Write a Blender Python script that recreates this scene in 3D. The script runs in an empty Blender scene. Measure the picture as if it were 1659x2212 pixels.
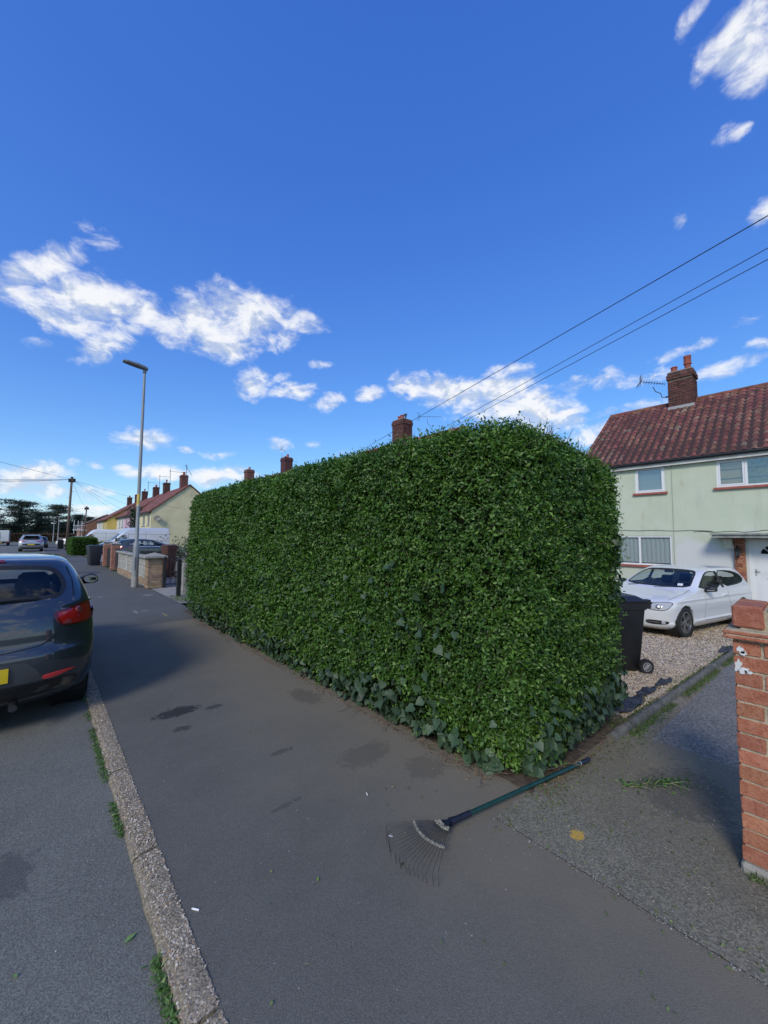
import bpy, bmesh, math, random
import numpy as np
from mathutils import Vector, Matrix, Euler
from mathutils.bvhtree import BVHTree

R = math.radians
scene = bpy.context.scene
COL = scene.collection
rng = np.random.default_rng(7)
random.seed(7)

# ------------------------------------------------------------------ camera
YAW, PITCH, ROLL, EYE = 41.908, 3.7224, 0.35, 1.62
cam_data = bpy.data.cameras.new("camera")
cam_data.sensor_fit = 'HORIZONTAL'
cam_data.sensor_width = 36.0
cam_data.lens = 830.0 / 1659.0 * 36.0
cam_data.clip_start = 0.05
cam_data.clip_end = 5000
camera = bpy.data.objects.new("camera", cam_data)
COL.objects.link(camera)
sy, cy = math.sin(R(YAW)), math.cos(R(YAW))
f0, r0, u0 = Vector((sy, cy, 0)), Vector((cy, -sy, 0)), Vector((0, 0, 1))
fw = f0 * math.cos(R(PITCH)) + u0 * math.sin(R(PITCH))
up = -f0 * math.sin(R(PITCH)) + u0 * math.cos(R(PITCH))
ri = r0 * math.cos(R(ROLL)) + up * math.sin(R(ROLL))
up = -r0 * math.sin(R(ROLL)) + up * math.cos(R(ROLL))
camera.matrix_world = Matrix(((ri.x, up.x, -fw.x, 0), (ri.y, up.y, -fw.y, 0), (ri.z, up.z, -fw.z, EYE), (0, 0, 0, 1)))
scene.camera = camera

# ------------------------------------------------------------------ light and exposure
SUN_EL, SUN_DIR = 36.0, (0.905, 0.425)          # direction in which the sunlight travels
SUN_STRENGTH, SUN_ANGLE, SKY_STRENGTH = 1.45, 16.0, 0.10
scene.view_settings.view_transform = 'Standard'
scene.view_settings.look = 'None'
scene.view_settings.exposure = 0.6
scene.view_settings.gamma = 1.0
scene.view_settings.use_curve_mapping = False
sun_data = bpy.data.lights.new("sun", 'SUN')
sun_data.energy = SUN_STRENGTH
sun_data.angle = R(SUN_ANGLE)
sun_data.color = (1.0, 0.91, 0.78)
sun = bpy.data.objects.new("sun", sun_data)
COL.objects.link(sun)
sd = Vector((SUN_DIR[0] * math.cos(R(SUN_EL)), SUN_DIR[1] * math.cos(R(SUN_EL)), -math.sin(R(SUN_EL))))
sun.rotation_euler = sd.to_track_quat('-Z', 'Y').to_euler()
sun.location = (-20, -5, 20)

# clouds: azimuth (from the street direction, clockwise), elevation, two angular radii, tilt, thickness
CLOUDS = [
    (-1.9, 27.3, 4.68, 1.28, 49, 1.0), (-3.6, 24.9, 2.02, 1.33, 11, 0.9), (0.4, 29.3, 1.98, 1.05, 42, 0.9), (4.2, 26.6, 5.21, 2.53, 11, 1.1), (0.3, 23.9, 4.12, 1.27, -8, 0.8),
    (7.8, 26.7, 3.73, 1.8, 12, 1.0), (5.6, 22.8, 3.74, 1.2, 36, 0.75), (4.5, 21.0, 1.23, 0.91, 16, 0.6), (15.8, 27.6, 5.3, 2.44, 24, 1.15), (21.2, 29.1, 6.26, 3.0, 6, 1.1),
    (27.1, 29.7, 4.09, 1.46, -3, 0.8), (18.3, 25.4, 5.02, 1.92, 3, 0.95), (25.2, 26.7, 3.62, 1.45, 15, 0.8), (22.8, 21.0, 2.49, 1.49, 40, 0.85), (25.5, 21.7, 1.86, 0.47, 16, 0.6),
    (28.1, 20.7, 2.84, 0.92, 5, 0.85), (32.1, 24.3, 1.39, 0.6, 4, 0.7), (33.6, 19.5, 1.84, 0.88, 13, 0.6), (39.5, 20.8, 1.98, 1.01, 1, 0.9), (9.5, 12.1, 2.95, 1.38, 8, 1.0),
    (18.1, 11.2, 1.99, 0.56, 5, 0.7), (26.5, 13.0, 1.66, 0.78, 4, 0.7), (3.6, 32.5, 1.22, 0.66, -5, 0.4), (46.8, 21.8, 3.59, 1.75, -11, 1.0), (52.6, 20.6, 6.27, 2.13, -7, 1.1),
    (59.3, 20.4, 4.03, 2.81, 9, 1.0), (63.3, 17.5, 6.29, 2.42, -17, 1.1), (57.6, 17.8, 5.45, 1.77, -5, 0.9), (67.7, 16.4, 2.43, 1.31, -7, 0.8), (60.6, 22.9, 2.28, 0.84, 3, 0.6),
    (70.6, 19.8, 2.94, 0.92, 3, 0.6), (80.4, 34.1, 0.56, 0.57, -24, 0.55), (85.6, 39.3, 0.9, 0.6, -16, 0.5), (87.8, 31.9, 0.9, 0.86, 26, 0.65), (87.2, 44.4, 2.24, 1.78, -48, 1.0),
    (84.6, 44.8, 1.17, 1.42, -55, 0.7), (88.5, 45.2, 1.69, 1.52, -37, 0.85), (87.3, 42.1, 1.18, 0.87, -25, 0.7), (88.7, 43.0, 1.4, 1.61, -36, 0.85), (82.6, 47.8, 0.54, 1.1, -53, 0.4),
    (71.8, 13.6, 4.35, 1.3, 6, 0.8), (74.4, 16.0, 5.73, 0.57, 7, 0.4), (83.9, 18.5, 3.12, 0.6, 3, 0.4), (87.0, 20.0, 0.9, 0.45, -18, 0.5), (86.4, 22.9, 0.95, 0.47, 6, 0.35),
    (80.7, 21.3, 2.25, 0.41, 9, 0.35), (86.8, 15.3, 2.59, 0.67, -1, 0.45), (76.8, 19.2, 2.56, 0.55, 5, 0.35), (-1.0, 6.2, 3.36, 1.41, 12, 1.1), (0.9, 7.3, 1.21, 1.04, 7, 0.9),
    (-2.7, 5.2, 1.81, 0.79, 6, 0.8), (0.4, 4.9, 3.69, 0.72, -3, 0.7), (11.4, 7.9, 2.91, 0.95, 5, 1.0), (9.1, 7.8, 1.49, 0.69, 5, 0.8), (17.8, 8.0, 3.66, 1.38, 4, 1.0),
    (20.1, 8.5, 2.72, 1.28, 4, 1.0), (4.0, 3.5, 2.68, 0.38, 3, 0.6), (6.5, 2.6, 3.85, 0.56, -4, 0.6), (2.9, 8.5, 0.68, 0.43, 7, 0.5), (4.9, 8.2, 0.8, 0.38, 7, 0.5),
    (7.9, 8.4, 1.16, 0.51, 6, 0.6), (4.6, 5.3, 2.25, 0.55, 4, 0.5), (-1.7, 2.3, 3.44, 0.6, 3, 0.5), (37.0, 11.9, 2.04, 0.54, 1, 0.3), (31.2, 13.3, 0.92, 0.4, 3, 0.3),
    (-1.1, 20.6, 0.91, 0.37, 19, 0.3), (14.2, 11.5, 0.76, 0.36, 6, 0.35),
]

class NT:
    """small node-tree helper"""
    def __init__(s, tree):
        s.t = tree
    def n(s, kind, **kw):
        nd = s.t.nodes.new(kind)
        for k, v in kw.items():
            setattr(nd, k, v)
        return nd
    def val(s, sock, v):
        if isinstance(v, bpy.types.NodeSocket):
            s.t.links.new(v, sock)
        else:
            if hasattr(sock, 'default_value') and hasattr(sock.default_value, '__len__') and hasattr(v, '__len__') and len(sock.default_value) == 4 and len(v) == 3:
                v = (*v, 1)
            sock.default_value = v
    def math(s, op, a, b=0.0, c=None, clamp=False):
        nd = s.n('ShaderNodeMath', operation=op, use_clamp=clamp)
        s.val(nd.inputs[0], a); s.val(nd.inputs[1], b)
        if c is not None:
            s.val(nd.inputs[2], c)
        return nd.outputs[0]
    def dot(s, a, b):
        nd = s.n('ShaderNodeVectorMath', operation='DOT_PRODUCT')
        s.val(nd.inputs[0], a); s.val(nd.inputs[1], b)
        return nd.outputs['Value']
    def vmul(s, a, b):
        nd = s.n('ShaderNodeVectorMath', operation='MULTIPLY')
        s.val(nd.inputs[0], a); s.val(nd.inputs[1], b)
        return nd.outputs[0]
    def noise(s, vec, scale, detail=5.0, rough=0.55, color=False, dist=0.0):
        nd = s.n('ShaderNodeTexNoise')
        if vec is not None:
            s.val(nd.inputs['Vector'], vec)
        nd.inputs['Scale'].default_value = scale
        nd.inputs['Detail'].default_value = detail
        nd.inputs['Roughness'].default_value = rough
        nd.inputs['Distortion'].default_value = dist
        return nd.outputs['Color' if color else 'Fac']
    def vor(s, vec, scale, out='Color', feature='F1', rnd=1.0):
        nd = s.n('ShaderNodeTexVoronoi', feature=feature)
        s.val(nd.inputs['Vector'], vec)
        nd.inputs['Scale'].default_value = scale
        nd.inputs['Randomness'].default_value = rnd
        return nd.outputs[out]
    def rmap(s, v, a, b, c=0.0, d=1.0, smooth=True):
        nd = s.n('ShaderNodeMapRange', interpolation_type='SMOOTHSTEP' if smooth else 'LINEAR')
        s.val(nd.inputs['Value'], v)
        for k, x in zip(('From Min', 'From Max', 'To Min', 'To Max'), (a, b, c, d)):
            nd.inputs[k].default_value = x
        return nd.outputs['Result']
    def mix(s, f, a, b, mode='MIX'):
        nd = s.n('ShaderNodeMix', data_type='RGBA', blend_type=mode)
        s.val(nd.inputs[0], f); s.val(nd.inputs[6], a); s.val(nd.inputs[7], b)
        return nd.outputs[2]
    def sep(s, vec):
        nd = s.n('ShaderNodeSeparateXYZ'); s.val(nd.inputs[0], vec)
        return nd.outputs
    def hsv(s, col, h=0.5, sat=1.0, v=1.0):
        nd = s.n('ShaderNodeHueSaturation')
        s.val(nd.inputs['Hue'], h); s.val(nd.inputs['Saturation'], sat); s.val(nd.inputs['Value'], v); s.val(nd.inputs['Color'], col)
        return nd.outputs[0]

world = bpy.data.worlds.new("World")
scene.world = world
world.use_nodes = True
wt = world.node_tree
wt.nodes.clear()
W = NT(wt)
sky = W.n('ShaderNodeTexSky', sky_type='NISHITA', sun_disc=False)
sky.sun_elevation = R(SUN_EL)
sky.sun_rotation = math.atan2(-SUN_DIR[0], -SUN_DIR[1])
sky.altitude = 50; sky.air_density = 1.0; sky.dust_density = 0.3; sky.ozone_density = 1.5
dirv = W.n('ShaderNodeTexCoord').outputs['Generated']
skyc = W.hsv(sky.outputs[0], 0.5, 1.3, 1.0)
sc_ = W.n('ShaderNodeSeparateColor'); W.val(sc_.inputs[0], skyc)
cc_ = W.n('ShaderNodeCombineColor')
for i_, (k_, g_) in enumerate(((0.47, 0.80), (0.60, 0.81), (0.745, 0.50))):      # one even tone curve per channel for the whole sky
    W.val(cc_.inputs[i_], W.math('MULTIPLY', W.math('POWER', W.math('MULTIPLY', sc_.outputs[i_], 0.1414), g_), k_ / 0.1))
skyc = cc_.outputs[0]
dens = None
warp = W.noise(dirv, 9.0, 4.0, 0.6, color=True)
wv = W.n('ShaderNodeVectorMath', operation='MULTIPLY_ADD')
W.val(wv.inputs[0], warp); wv.inputs[1].default_value = (0.045,) * 3; W.val(wv.inputs[2], dirv)
wv2 = W.n('ShaderNodeVectorMath', operation='SUBTRACT')
W.val(wv2.inputs[0], wv.outputs[0]); wv2.inputs[1].default_value = (0.0225,) * 3
wd = wv2.outputs[0]
for az, el, ra, rb, tilt, wgt in CLOUDS:
    a, e, t = R(az), R(el), R(tilt)
    c = Vector((math.sin(a) * math.cos(e), math.cos(a) * math.cos(e), math.sin(e)))
    E = Vector((math.cos(a), -math.sin(a), 0)); U = E.cross(c)
    if U.z < 0: U = -U
    t1 = (E * math.cos(t) + U * math.sin(t)) / math.sin(R(ra * 1.18)); t2 = (-E * math.sin(t) + U * math.cos(t)) / math.sin(R(rb * 1.25))
    u = W.dot(wd, tuple(t1)); v = W.dot(wd, tuple(t2))
    r2 = W.math('MULTIPLY_ADD', v, v, W.math('MULTIPLY', u, u))
    m = W.math('MULTIPLY_ADD', r2, -wgt, wgt)
    dens = m if dens is None else W.math('MAXIMUM', dens, m)
front = W.rmap(W.dot(dirv, (0.66, 0.74, 0.1)), 0.25, 0.4)
dens = W.math('MULTIPLY_ADD', front, W.math('MAXIMUM', dens, -1.2), W.math('SUBTRACT', front, 1.0))
sq = W.vmul(dirv, (1, 1, 1.7))
big = W.noise(sq, 3.2, 3.0, 0.5)                       # scattered clouds over the rest of the sky
away = W.math('SUBTRACT', 1.0, front)
gen = W.math('MULTIPLY_ADD', W.math('SUBTRACT', big, 0.505), 9.0, W.math('MULTIPLY_ADD', away, 4.0, -4.0))
dens = W.math('MAXIMUM', dens, gen)
fb = W.noise(sq, 15.0, 9.0, 0.62, dist=0.5)
fine = W.noise(sq, 55.0, 6.0, 0.6)
d2 = W.math('MULTIPLY_ADD', W.math('SUBTRACT', fb, 0.5), 3.2, dens)
d2 = W.math('MULTIPLY_ADD', W.math('SUBTRACT', fine, 0.5), 0.9, d2)
alpha = W.rmap(d2, -0.2, 1.3)
up_z = W.sep(dirv)[2]
alpha = W.math('MULTIPLY', alpha, W.rmap(up_z, 0.0, 0.03))
sh_v = W.n('ShaderNodeVectorMath', operation='ADD'); W.val(sh_v.inputs[0], sq); sh_v.inputs[1].default_value = (-0.012, -0.012, 0.04)
fb_up = W.noise(sh_v.outputs[0], 15.0, 4.0, 0.6, dist=0.5)
fb_lo = W.noise(sq, 15.0, 4.0, 0.6, dist=0.5)                # sunlit tops, greyer undersides
shade = W.rmap(W.math('SUBTRACT', fb_lo, fb_up), -0.10, 0.07)
lumc = W.mix(shade, (4.0, 4.5, 5.4), (6.2, 6.3, 6.5))
skyfull = W.mix(W.math('MULTIPLY', alpha, 0.97), skyc, lumc)
bg = W.n('ShaderNodeBackground'); W.val(bg.inputs[0], skyfull); bg.inputs[1].default_value = SKY_STRENGTH
wo = W.n('ShaderNodeOutputWorld'); wt.links.new(bg.outputs[0], wo.inputs[0])
world.cycles.sampling_method = 'MANUAL'; world.cycles.sample_map_resolution = 512
scene.cycles.max_bounces = 8; scene.cycles.transparent_max_bounces = 12
scene.cycles.diffuse_bounces = 3; scene.cycles.glossy_bounces = 3; scene.cycles.transmission_bounces = 6
scene.cycles.caustics_reflective = False; scene.cycles.caustics_refractive = False
scene.cycles.use_denoising = True

# ------------------------------------------------------------------ mesh helpers
class MB:
    """collects geometry that becomes ONE mesh object"""
    def __init__(s):
        s.v, s.f, s.m = [], [], []
        s.x = Matrix.Identity(4)
        s.mi = 0
    def add(s, vs, fs):
        b = len(s.v)
        s.v += [tuple(s.x @ Vector(p)) for p in vs]
        s.f += [tuple(i + b for i in f) for f in fs]
        s.m += [s.mi] * len(fs)
        return s
    def box(s, x0, x1, y0, y1, z0, z1):
        return s.add([(x0, y0, z0), (x1, y0, z0), (x1, y1, z0), (x0, y1, z0), (x0, y0, z1), (x1, y0, z1), (x1, y1, z1), (x0, y1, z1)],
                     [(0, 3, 2, 1), (4, 5, 6, 7), (0, 1, 5, 4), (1, 2, 6, 5), (2, 3, 7, 6), (3, 0, 4, 7)])
    def cbox(s, x0, x1, y0, y1, z0, z1, b=0.01, j=0.0):
        lo, hi = (x0, y0, z0), (x1, y1, z1)
        vs, idx = [], {}
        for sx in (0, 1):
            for sy_ in (0, 1):
                for sz in (0, 1):
                    sg = (sx, sy_, sz)
                    for ax in range(3):
                        p = []
                        for k in range(3):
                            e = hi[k] if sg[k] else lo[k]
                            if k != ax:
                                e += -b if sg[k] else b
                            p.append(e + (random.uniform(-j, j) if j else 0))
                        idx[(sg, ax)] = len(vs); vs.append(tuple(p))
        fs = []
        for ax in range(3):
            o1, o2 = (ax + 1) % 3, (ax + 2) % 3
            for sd_ in (0, 1):
                loop = []
                for a, c in ((0, 0), (1, 0), (1, 1), (0, 1)):
                    sg = [0, 0, 0]; sg[ax] = sd_; sg[o1] = a; sg[o2] = c
                    loop.append(idx[(tuple(sg), ax)])
                fs.append(tuple(loop if sd_ else loop[::-1]))
        for ax in range(3):                       # edge bevels, along axis ax
            o1, o2 = (ax + 1) % 3, (ax + 2) % 3
            for a in (0, 1):
                for c in (0, 1):
                    g0 = [0, 0, 0]; g0[o1] = a; g0[o2] = c
                    g1 = list(g0); g1[ax] = 1
                    g0, g1 = tuple(g0), tuple(g1)
                    q = (idx[(g0, o1)], idx[(g1, o1)], idx[(g1, o2)], idx[(g0, o2)])
                    fs.append(q if (a == c) == False else q[::-1])
        for sx in (0, 1):
            for sy_ in (0, 1):
                for sz in (0, 1):
                    g = (sx, sy_, sz)
                    t = (idx[(g, 0)], idx[(g, 1)], idx[(g, 2)])
                    fs.append(t if (sx + sy_ + sz) % 2 else t[::-1])
        return s.add(vs, fs)
    def tube(s, pts, r, n=8, caps=True):
        pts = [Vector(p) for p in pts]
        rs = r if hasattr(r, '__len__') else [r] * len(pts)
        rings = []
        prev = None
        for i, p in enumerate(pts):
            d = (pts[min(i + 1, len(pts) - 1)] - pts[max(i - 1, 0)])
            d = d.normalized() if d.length > 1e-9 else Vector((0, 0, 1))
            if prev is None:
                a = d.cross(Vector((0, 0, 1)))
                if a.length < 0.1: a = d.cross(Vector((1, 0, 0)))
                a.normalize()
            else:
                a = (prev - d * prev.dot(d)).normalized()
            prev = a
            b = d.cross(a)
            rings.append([p + (a * math.cos(2 * math.pi * k / n) + b * math.sin(2 * math.pi * k / n)) * rs[i] for k in range(n)])
        vs = [q for rg in rings for q in rg]
        fs = []
        for i in range(len(pts) - 1):
            for k in range(n):
                fs.append((i * n + k, i * n + (k + 1) % n, (i + 1) * n + (k + 1) % n, (i + 1) * n + k))
        if caps:
            fs.append(tuple(range(n))[::-1]); fs.append(tuple((len(pts) - 1) * n + k for k in range(n)))
        return s.add(vs, fs)
    def lathe(s, prof, n=24, cap=True):
        """profile of (radius, height) turned about local z"""
        vs = [(r * math.cos(2 * math.pi * k / n), r * math.sin(2 * math.pi * k / n), z) for r, z in prof for k in range(n)]
        fs = [(i * n + k, i * n + (k + 1) % n, (i + 1) * n + (k + 1) % n, (i + 1) * n + k) for i in range(len(prof) - 1) for k in range(n)]
        if cap:
            fs.append(tuple(range(n))[::-1]); fs.append(tuple((len(prof) - 1) * n + k for k in range(n)))
        return s.add(vs, fs)
    def prism(s, poly, h0, h1, axis=2):
        """polygon in the plane across `axis`, extruded from h0 to h1"""
        def P(a, b, h):
            return {2: (a, b, h), 1: (a, h, b), 0: (h, a, b)}[axis]
        n = len(poly)
        vs = [P(a, b, h0) for a, b in poly] + [P(a, b, h1) for a, b in poly]
        fs = [(i, (i + 1) % n, n + (i + 1) % n, n + i) for i in range(n)] + [tuple(range(n))[::-1], tuple(range(n, 2 * n))]
        return s.add(vs, fs)
    def build(s, name, mat, parent=None, smooth=False, fix=True, loc=None):
        me = bpy.data.meshes.new(name)
        me.from_pydata(s.v, [], s.f)
        for m in (mat if isinstance(mat, (list, tuple)) else [mat]):
            me.materials.append(m)
        if isinstance(mat, (list, tuple)):
            me.polygons.foreach_set('material_index', s.m)
        if fix:
            bm = bmesh.new(); bm.from_mesh(me)
            bmesh.ops.recalc_face_normals(bm, faces=bm.faces)
            bm.to_mesh(me); bm.free()
        if smooth:
            me.polygons.foreach_set('use_smooth', [True] * len(me.polygons))
            if smooth != True:
                me.set_sharp_from_angle(angle=R(smooth))
        return link(name, me, parent, loc)

def link(name, me, parent=None, loc=None):
    o = bpy.data.objects.new(name, me)
    COL.objects.link(o)
    if parent is not None: o.parent = parent
    if loc is not None: o.location = loc
    return o

def np_mesh(name, verts, faces, mat, parent=None, smooth=False):
    """fast mesh from arrays; every face has the same corner count"""
    me = bpy.data.meshes.new(name)
    nv, (nf, k) = len(verts), faces.shape
    me.vertices.add(nv); me.vertices.foreach_set('co', np.ascontiguousarray(verts, dtype=np.float32).ravel())
    me.loops.add(nf * k); me.loops.foreach_set('vertex_index', np.ascontiguousarray(faces, dtype=np.int32).ravel())
    me.polygons.add(nf)
    me.polygons.foreach_set('loop_start', np.arange(0, nf * k, k, dtype=np.int32))
    me.polygons.foreach_set('loop_total', np.full(nf, k, dtype=np.int32))
    if smooth: me.polygons.foreach_set('use_smooth', np.ones(nf, dtype=bool))
    me.materials.append(mat)
    me.update(calc_edges=True)
    return link(name, me, parent)

def tag(o, label=None, cat=None, group=None, kind=None):
    if label: o['label'] = label
    if cat: o['category'] = cat
    if group: o['group'] = group
    if kind: o['kind'] = kind
    return o

def thing(name, label, cat, loc=(0, 0, 0), rotz=0.0, group=None):
    o = bpy.data.objects.new(name, None)
    COL.objects.link(o)
    o.empty_display_size = 0.2
    o.location = loc; o.rotation_euler = (0, 0, rotz)
    return tag(o, label, cat, group)

def unit(a):
    return a / np.maximum(np.linalg.norm(a, axis=-1, keepdims=True), 1e-9)

def leaf_arrays(pos, d, nrm, L, Wd, fold=0.25):
    """5-point folded leaves: base, left, tip, right, and a low mid point"""
    d = unit(d); s = unit(np.cross(d, nrm)); n = np.cross(s, d)
    L = np.asarray(L)[:, None] * np.ones((len(pos), 1)); Wd = np.asarray(Wd)[:, None] * np.ones((len(pos), 1))
    b = pos; tip = pos + d * L
    mid = pos + d * L * 0.45
    l = mid + s * Wd * 0.5 + n * Wd * fold; r = mid - s * Wd * 0.5 + n * Wd * fold
    tip = tip + n * L * -0.08
    v = np.stack([b, l, tip, r, mid], 1).reshape(-1, 3)
    k = (np.arange(len(pos)) * 5)[:, None, None]
    f = (np.array([[0, 4, 1], [1, 4, 2], [2, 4, 3], [3, 4, 0]])[None] + k).reshape(-1, 3)
    return v, f

# ------------------------------------------------------------------ materials
def mk(name, c1, c2=None, sc=6.0, det=6.0, thr=(0.35, 0.65), rough=0.7, bump=0.0, bsc=60.0, metal=0.0, spec=0.5, coat=0.0,
       rnd=0.0, island=False, stretch=(1, 1, 1), c3=None, c3sc=30.0, c3thr=(0.62, 0.7), emis=None, rvar=0.0):
    m = bpy.data.materials.new(name); m.use_nodes = True
    t = NT(m.node_tree)
    p = m.node_tree.nodes['Principled BSDF']
    pos = t.n('ShaderNodeNewGeometry').outputs['Position']
    pv = t.vmul(pos, stretch) if stretch != (1, 1, 1) else pos
    col = (*c1, 1)
    if c2 is not None:
        col = t.mix(t.rmap(t.noise(pv, sc, det), *thr), c1, c2)
    if c3 is not None:
        col = t.mix(t.rmap(t.noise(pv, c3sc, 4.0), *c3thr), col, c3)
    if rnd:
        rv = t.n('ShaderNodeNewGeometry').outputs['Random Per Island'] if island else t.n('ShaderNodeObjectInfo').outputs['Random']
        col = t.hsv(col, t.rmap(t.math('FRACT', t.math('MULTIPLY', rv, 7.31)), 0, 1, 0.5 - rnd * 0.045, 0.5 + rnd * 0.045, False), 1.0, t.rmap(rv, 0, 1, 1 - rnd, 1 + rnd, False))
    t.val(p.inputs['Base Color'], col)
    p.inputs['Roughness'].default_value = rough
    if rvar:
        t.val(p.inputs['Roughness'], t.rmap(t.noise(pv, sc * 0.7, 5.0), 0.3, 0.7, rough - rvar, rough + rvar))
    p.inputs['Metallic'].default_value = metal
    p.inputs['Specular IOR Level'].default_value = spec
    p.inputs['Coat Weight'].default_value = coat
    p.inputs['Coat Roughness'].default_value = 0.04
    if emis:
        p.inputs['Emission Color'].default_value = (*emis[:3], 1); p.inputs['Emission Strength'].default_value = emis[3]
    if bump:
        b = t.n('ShaderNodeBump'); b.inputs['Strength'].default_value = bump; b.inputs['Distance'].default_value = 0.01
        t.val(b.inputs['Height'], t.noise(pv, bsc, 5.0, 0.6)); t.val(p.inputs['Normal'], b.outputs[0])
    return m

def glass_mat(name, tint, alpha=0.35, rough=0.02):
    """thin tinted pane: reflection over a partly see-through body"""
    m = bpy.data.materials.new(name); m.use_nodes = True
    t = NT(m.node_tree); m.node_tree.nodes.clear()
    tr = t.n('ShaderNodeBsdfTransparent'); tr.inputs[0].default_value = (*tint, 1)
    gl = t.n('ShaderNodeBsdfGlossy'); gl.inputs['Roughness'].default_value = rough
    fr = t.n('ShaderNodeFresnel'); fr.inputs[0].default_value = 1.5
    t.val(fr.inputs[0], t.rmap(t.n('ShaderNodeNewGeometry').outputs['Backfacing'], 0, 1, 1.5, 1 / 1.5, False))
    f = t.math('MULTIPLY_ADD', fr.outputs[0], 1.0, alpha * 0.2, clamp=True)
    mx = t.n('ShaderNodeMixShader'); t.val(mx.inputs[0], f)
    m.node_tree.links.new(tr.outputs[0], mx.inputs[1]); m.node_tree.links.new(gl.outputs[0], mx.inputs[2])
    o = t.n('ShaderNodeOutputMaterial'); m.node_tree.links.new(mx.outputs[0], o.inputs[0])
    return m

def leaf_mat(name, c1, c2, c3, rough=0.38, trans=0.25, rnd=0.35):
    m = bpy.data.materials.new(name); m.use_nodes = True
    t = NT(m.node_tree); p = m.node_tree.nodes['Principled BSDF']
    g = t.n('ShaderNodeNewGeometry')
    rv = g.outputs['Random Per Island']; pos = g.outputs['Position']
    col = t.mix(t.rmap(rv, 0.0, 1.0, smooth=False), c1, c2)
    col = t.mix(t.rmap(t.noise(pos, 1.6, 3.0), 0.4, 0.65), col, t.mix(0.5, col, c3))
    col = t.hsv(col, 0.5, 1.0, t.rmap(t.math('FRACT', t.math('MULTIPLY', rv, 13.7)), 0, 1, 1 - rnd, 1 + rnd, False))
    t.val(p.inputs['Base Color'], col)
    p.inputs['Roughness'].default_value = rough
    p.inputs['Specular IOR Level'].default_value = 0.5
    tl = t.n('ShaderNodeBsdfTranslucent'); t.val(tl.inputs[0], t.mix(1.0, col, (1.2, 1.5, 0.5), 'MULTIPLY'))
    mx = t.n('ShaderNodeMixShader'); mx.inputs[0].default_value = trans
    out = m.node_tree.nodes['Material Output']
    m.node_tree.links.new(p.outputs[0], mx.inputs[1]); m.node_tree.links.new(tl.outputs[0], mx.inputs[2])
    m.node_tree.links.new(mx.outputs[0], out.inputs[0])
    return m
def ground_mat(name, base, dirt=None, dirt_x=(1.2, 2.4), speck=(0.30, 0.29, 0.27), speck_amt=0.5, stains_and_shade=(), cell=300.0, rough=0.85, bump=0.28, chips=0.0, patch=0.12, coarse=None):
    m = bpy.data.materials.new(name); m.use_nodes = True
    t = NT(m.node_tree); p = m.node_tree.nodes['Principled BSDF']
    pos = t.n('ShaderNodeNewGeometry').outputs['Position']
    x, y, z = t.sep(pos)
    big = t.noise(pos, 0.9, 5.0, 0.6)
    col = t.hsv((*base, 1), 0.5, 1.0, t.rmap(big, 0.25, 0.75, 1 - patch, 1 + patch))
    if coarse:
        big2 = t.rmap(t.noise(pos, 3.1, 6.0, 0.65), 0.42, 0.62)
        col = t.mix(t.math('MULTIPLY', big2, 0.45), col, coarse)
    vc = t.sep(t.vor(pos, cell, 'Color'))[0]
    col = t.hsv(col, 0.5, 1.0, t.rmap(vc, 0.0, 1.0, 1 - 0.38 * speck_amt * 2, 1 + 0.38 * speck_amt * 2, False))
    col = t.mix(t.math('MULTIPLY', t.rmap(t.noise(pos, 70.0, 2.0), 0.64, 0.74), speck_amt), col, speck)
    if dirt:
        dn = t.math('MULTIPLY_ADD', t.math('SUBTRACT', t.noise(pos, 1.3, 6.0, 0.6), 0.5), 1.6, x)
        df = t.rmap(dn, dirt_x[0], dirt_x[1])
        col = t.mix(t.math('MULTIPLY', df, 0.75), col, dirt)
    wob = t.noise(pos, 20.0, 6.0, 0.75)
    for sx, sy_, rx, ry, k, sc in stains_and_shade:
        u = t.math('DIVIDE', t.math('SUBTRACT', x, sx), rx); v = t.math('DIVIDE', t.math('SUBTRACT', y, sy_), ry)
        d = t.math('SQRT', t.math('MULTIPLY_ADD', u, u, t.math('MULTIPLY', v, v)))
        d = t.math('MULTIPLY_ADD', t.math('SUBTRACT', wob, 0.5), 2.6, d)
        f = t.math('MULTIPLY', t.rmap(d, 0.75, 1.05, 1.0, 0.0), k)
        col = t.mix(f, col, sc)
    t.val(p.inputs['Base Color'], col)
    p.inputs['Roughness'].default_value = rough
    p.inputs['Specular IOR Level'].default_value = 0.35
    b = t.n('ShaderNodeBump'); b.inputs['Strength'].default_value = bump; b.inputs['Distance'].default_value = 0.004
    h = t.math('ADD', t.vor(pos, cell * 0.8, 'Distance'), t.math('MULTIPLY', t.noise(pos, 140.0, 3.0), 0.5))
    t.val(b.inputs['Height'], h); t.val(p.inputs['Normal'], b.outputs[0])
    return m

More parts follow.
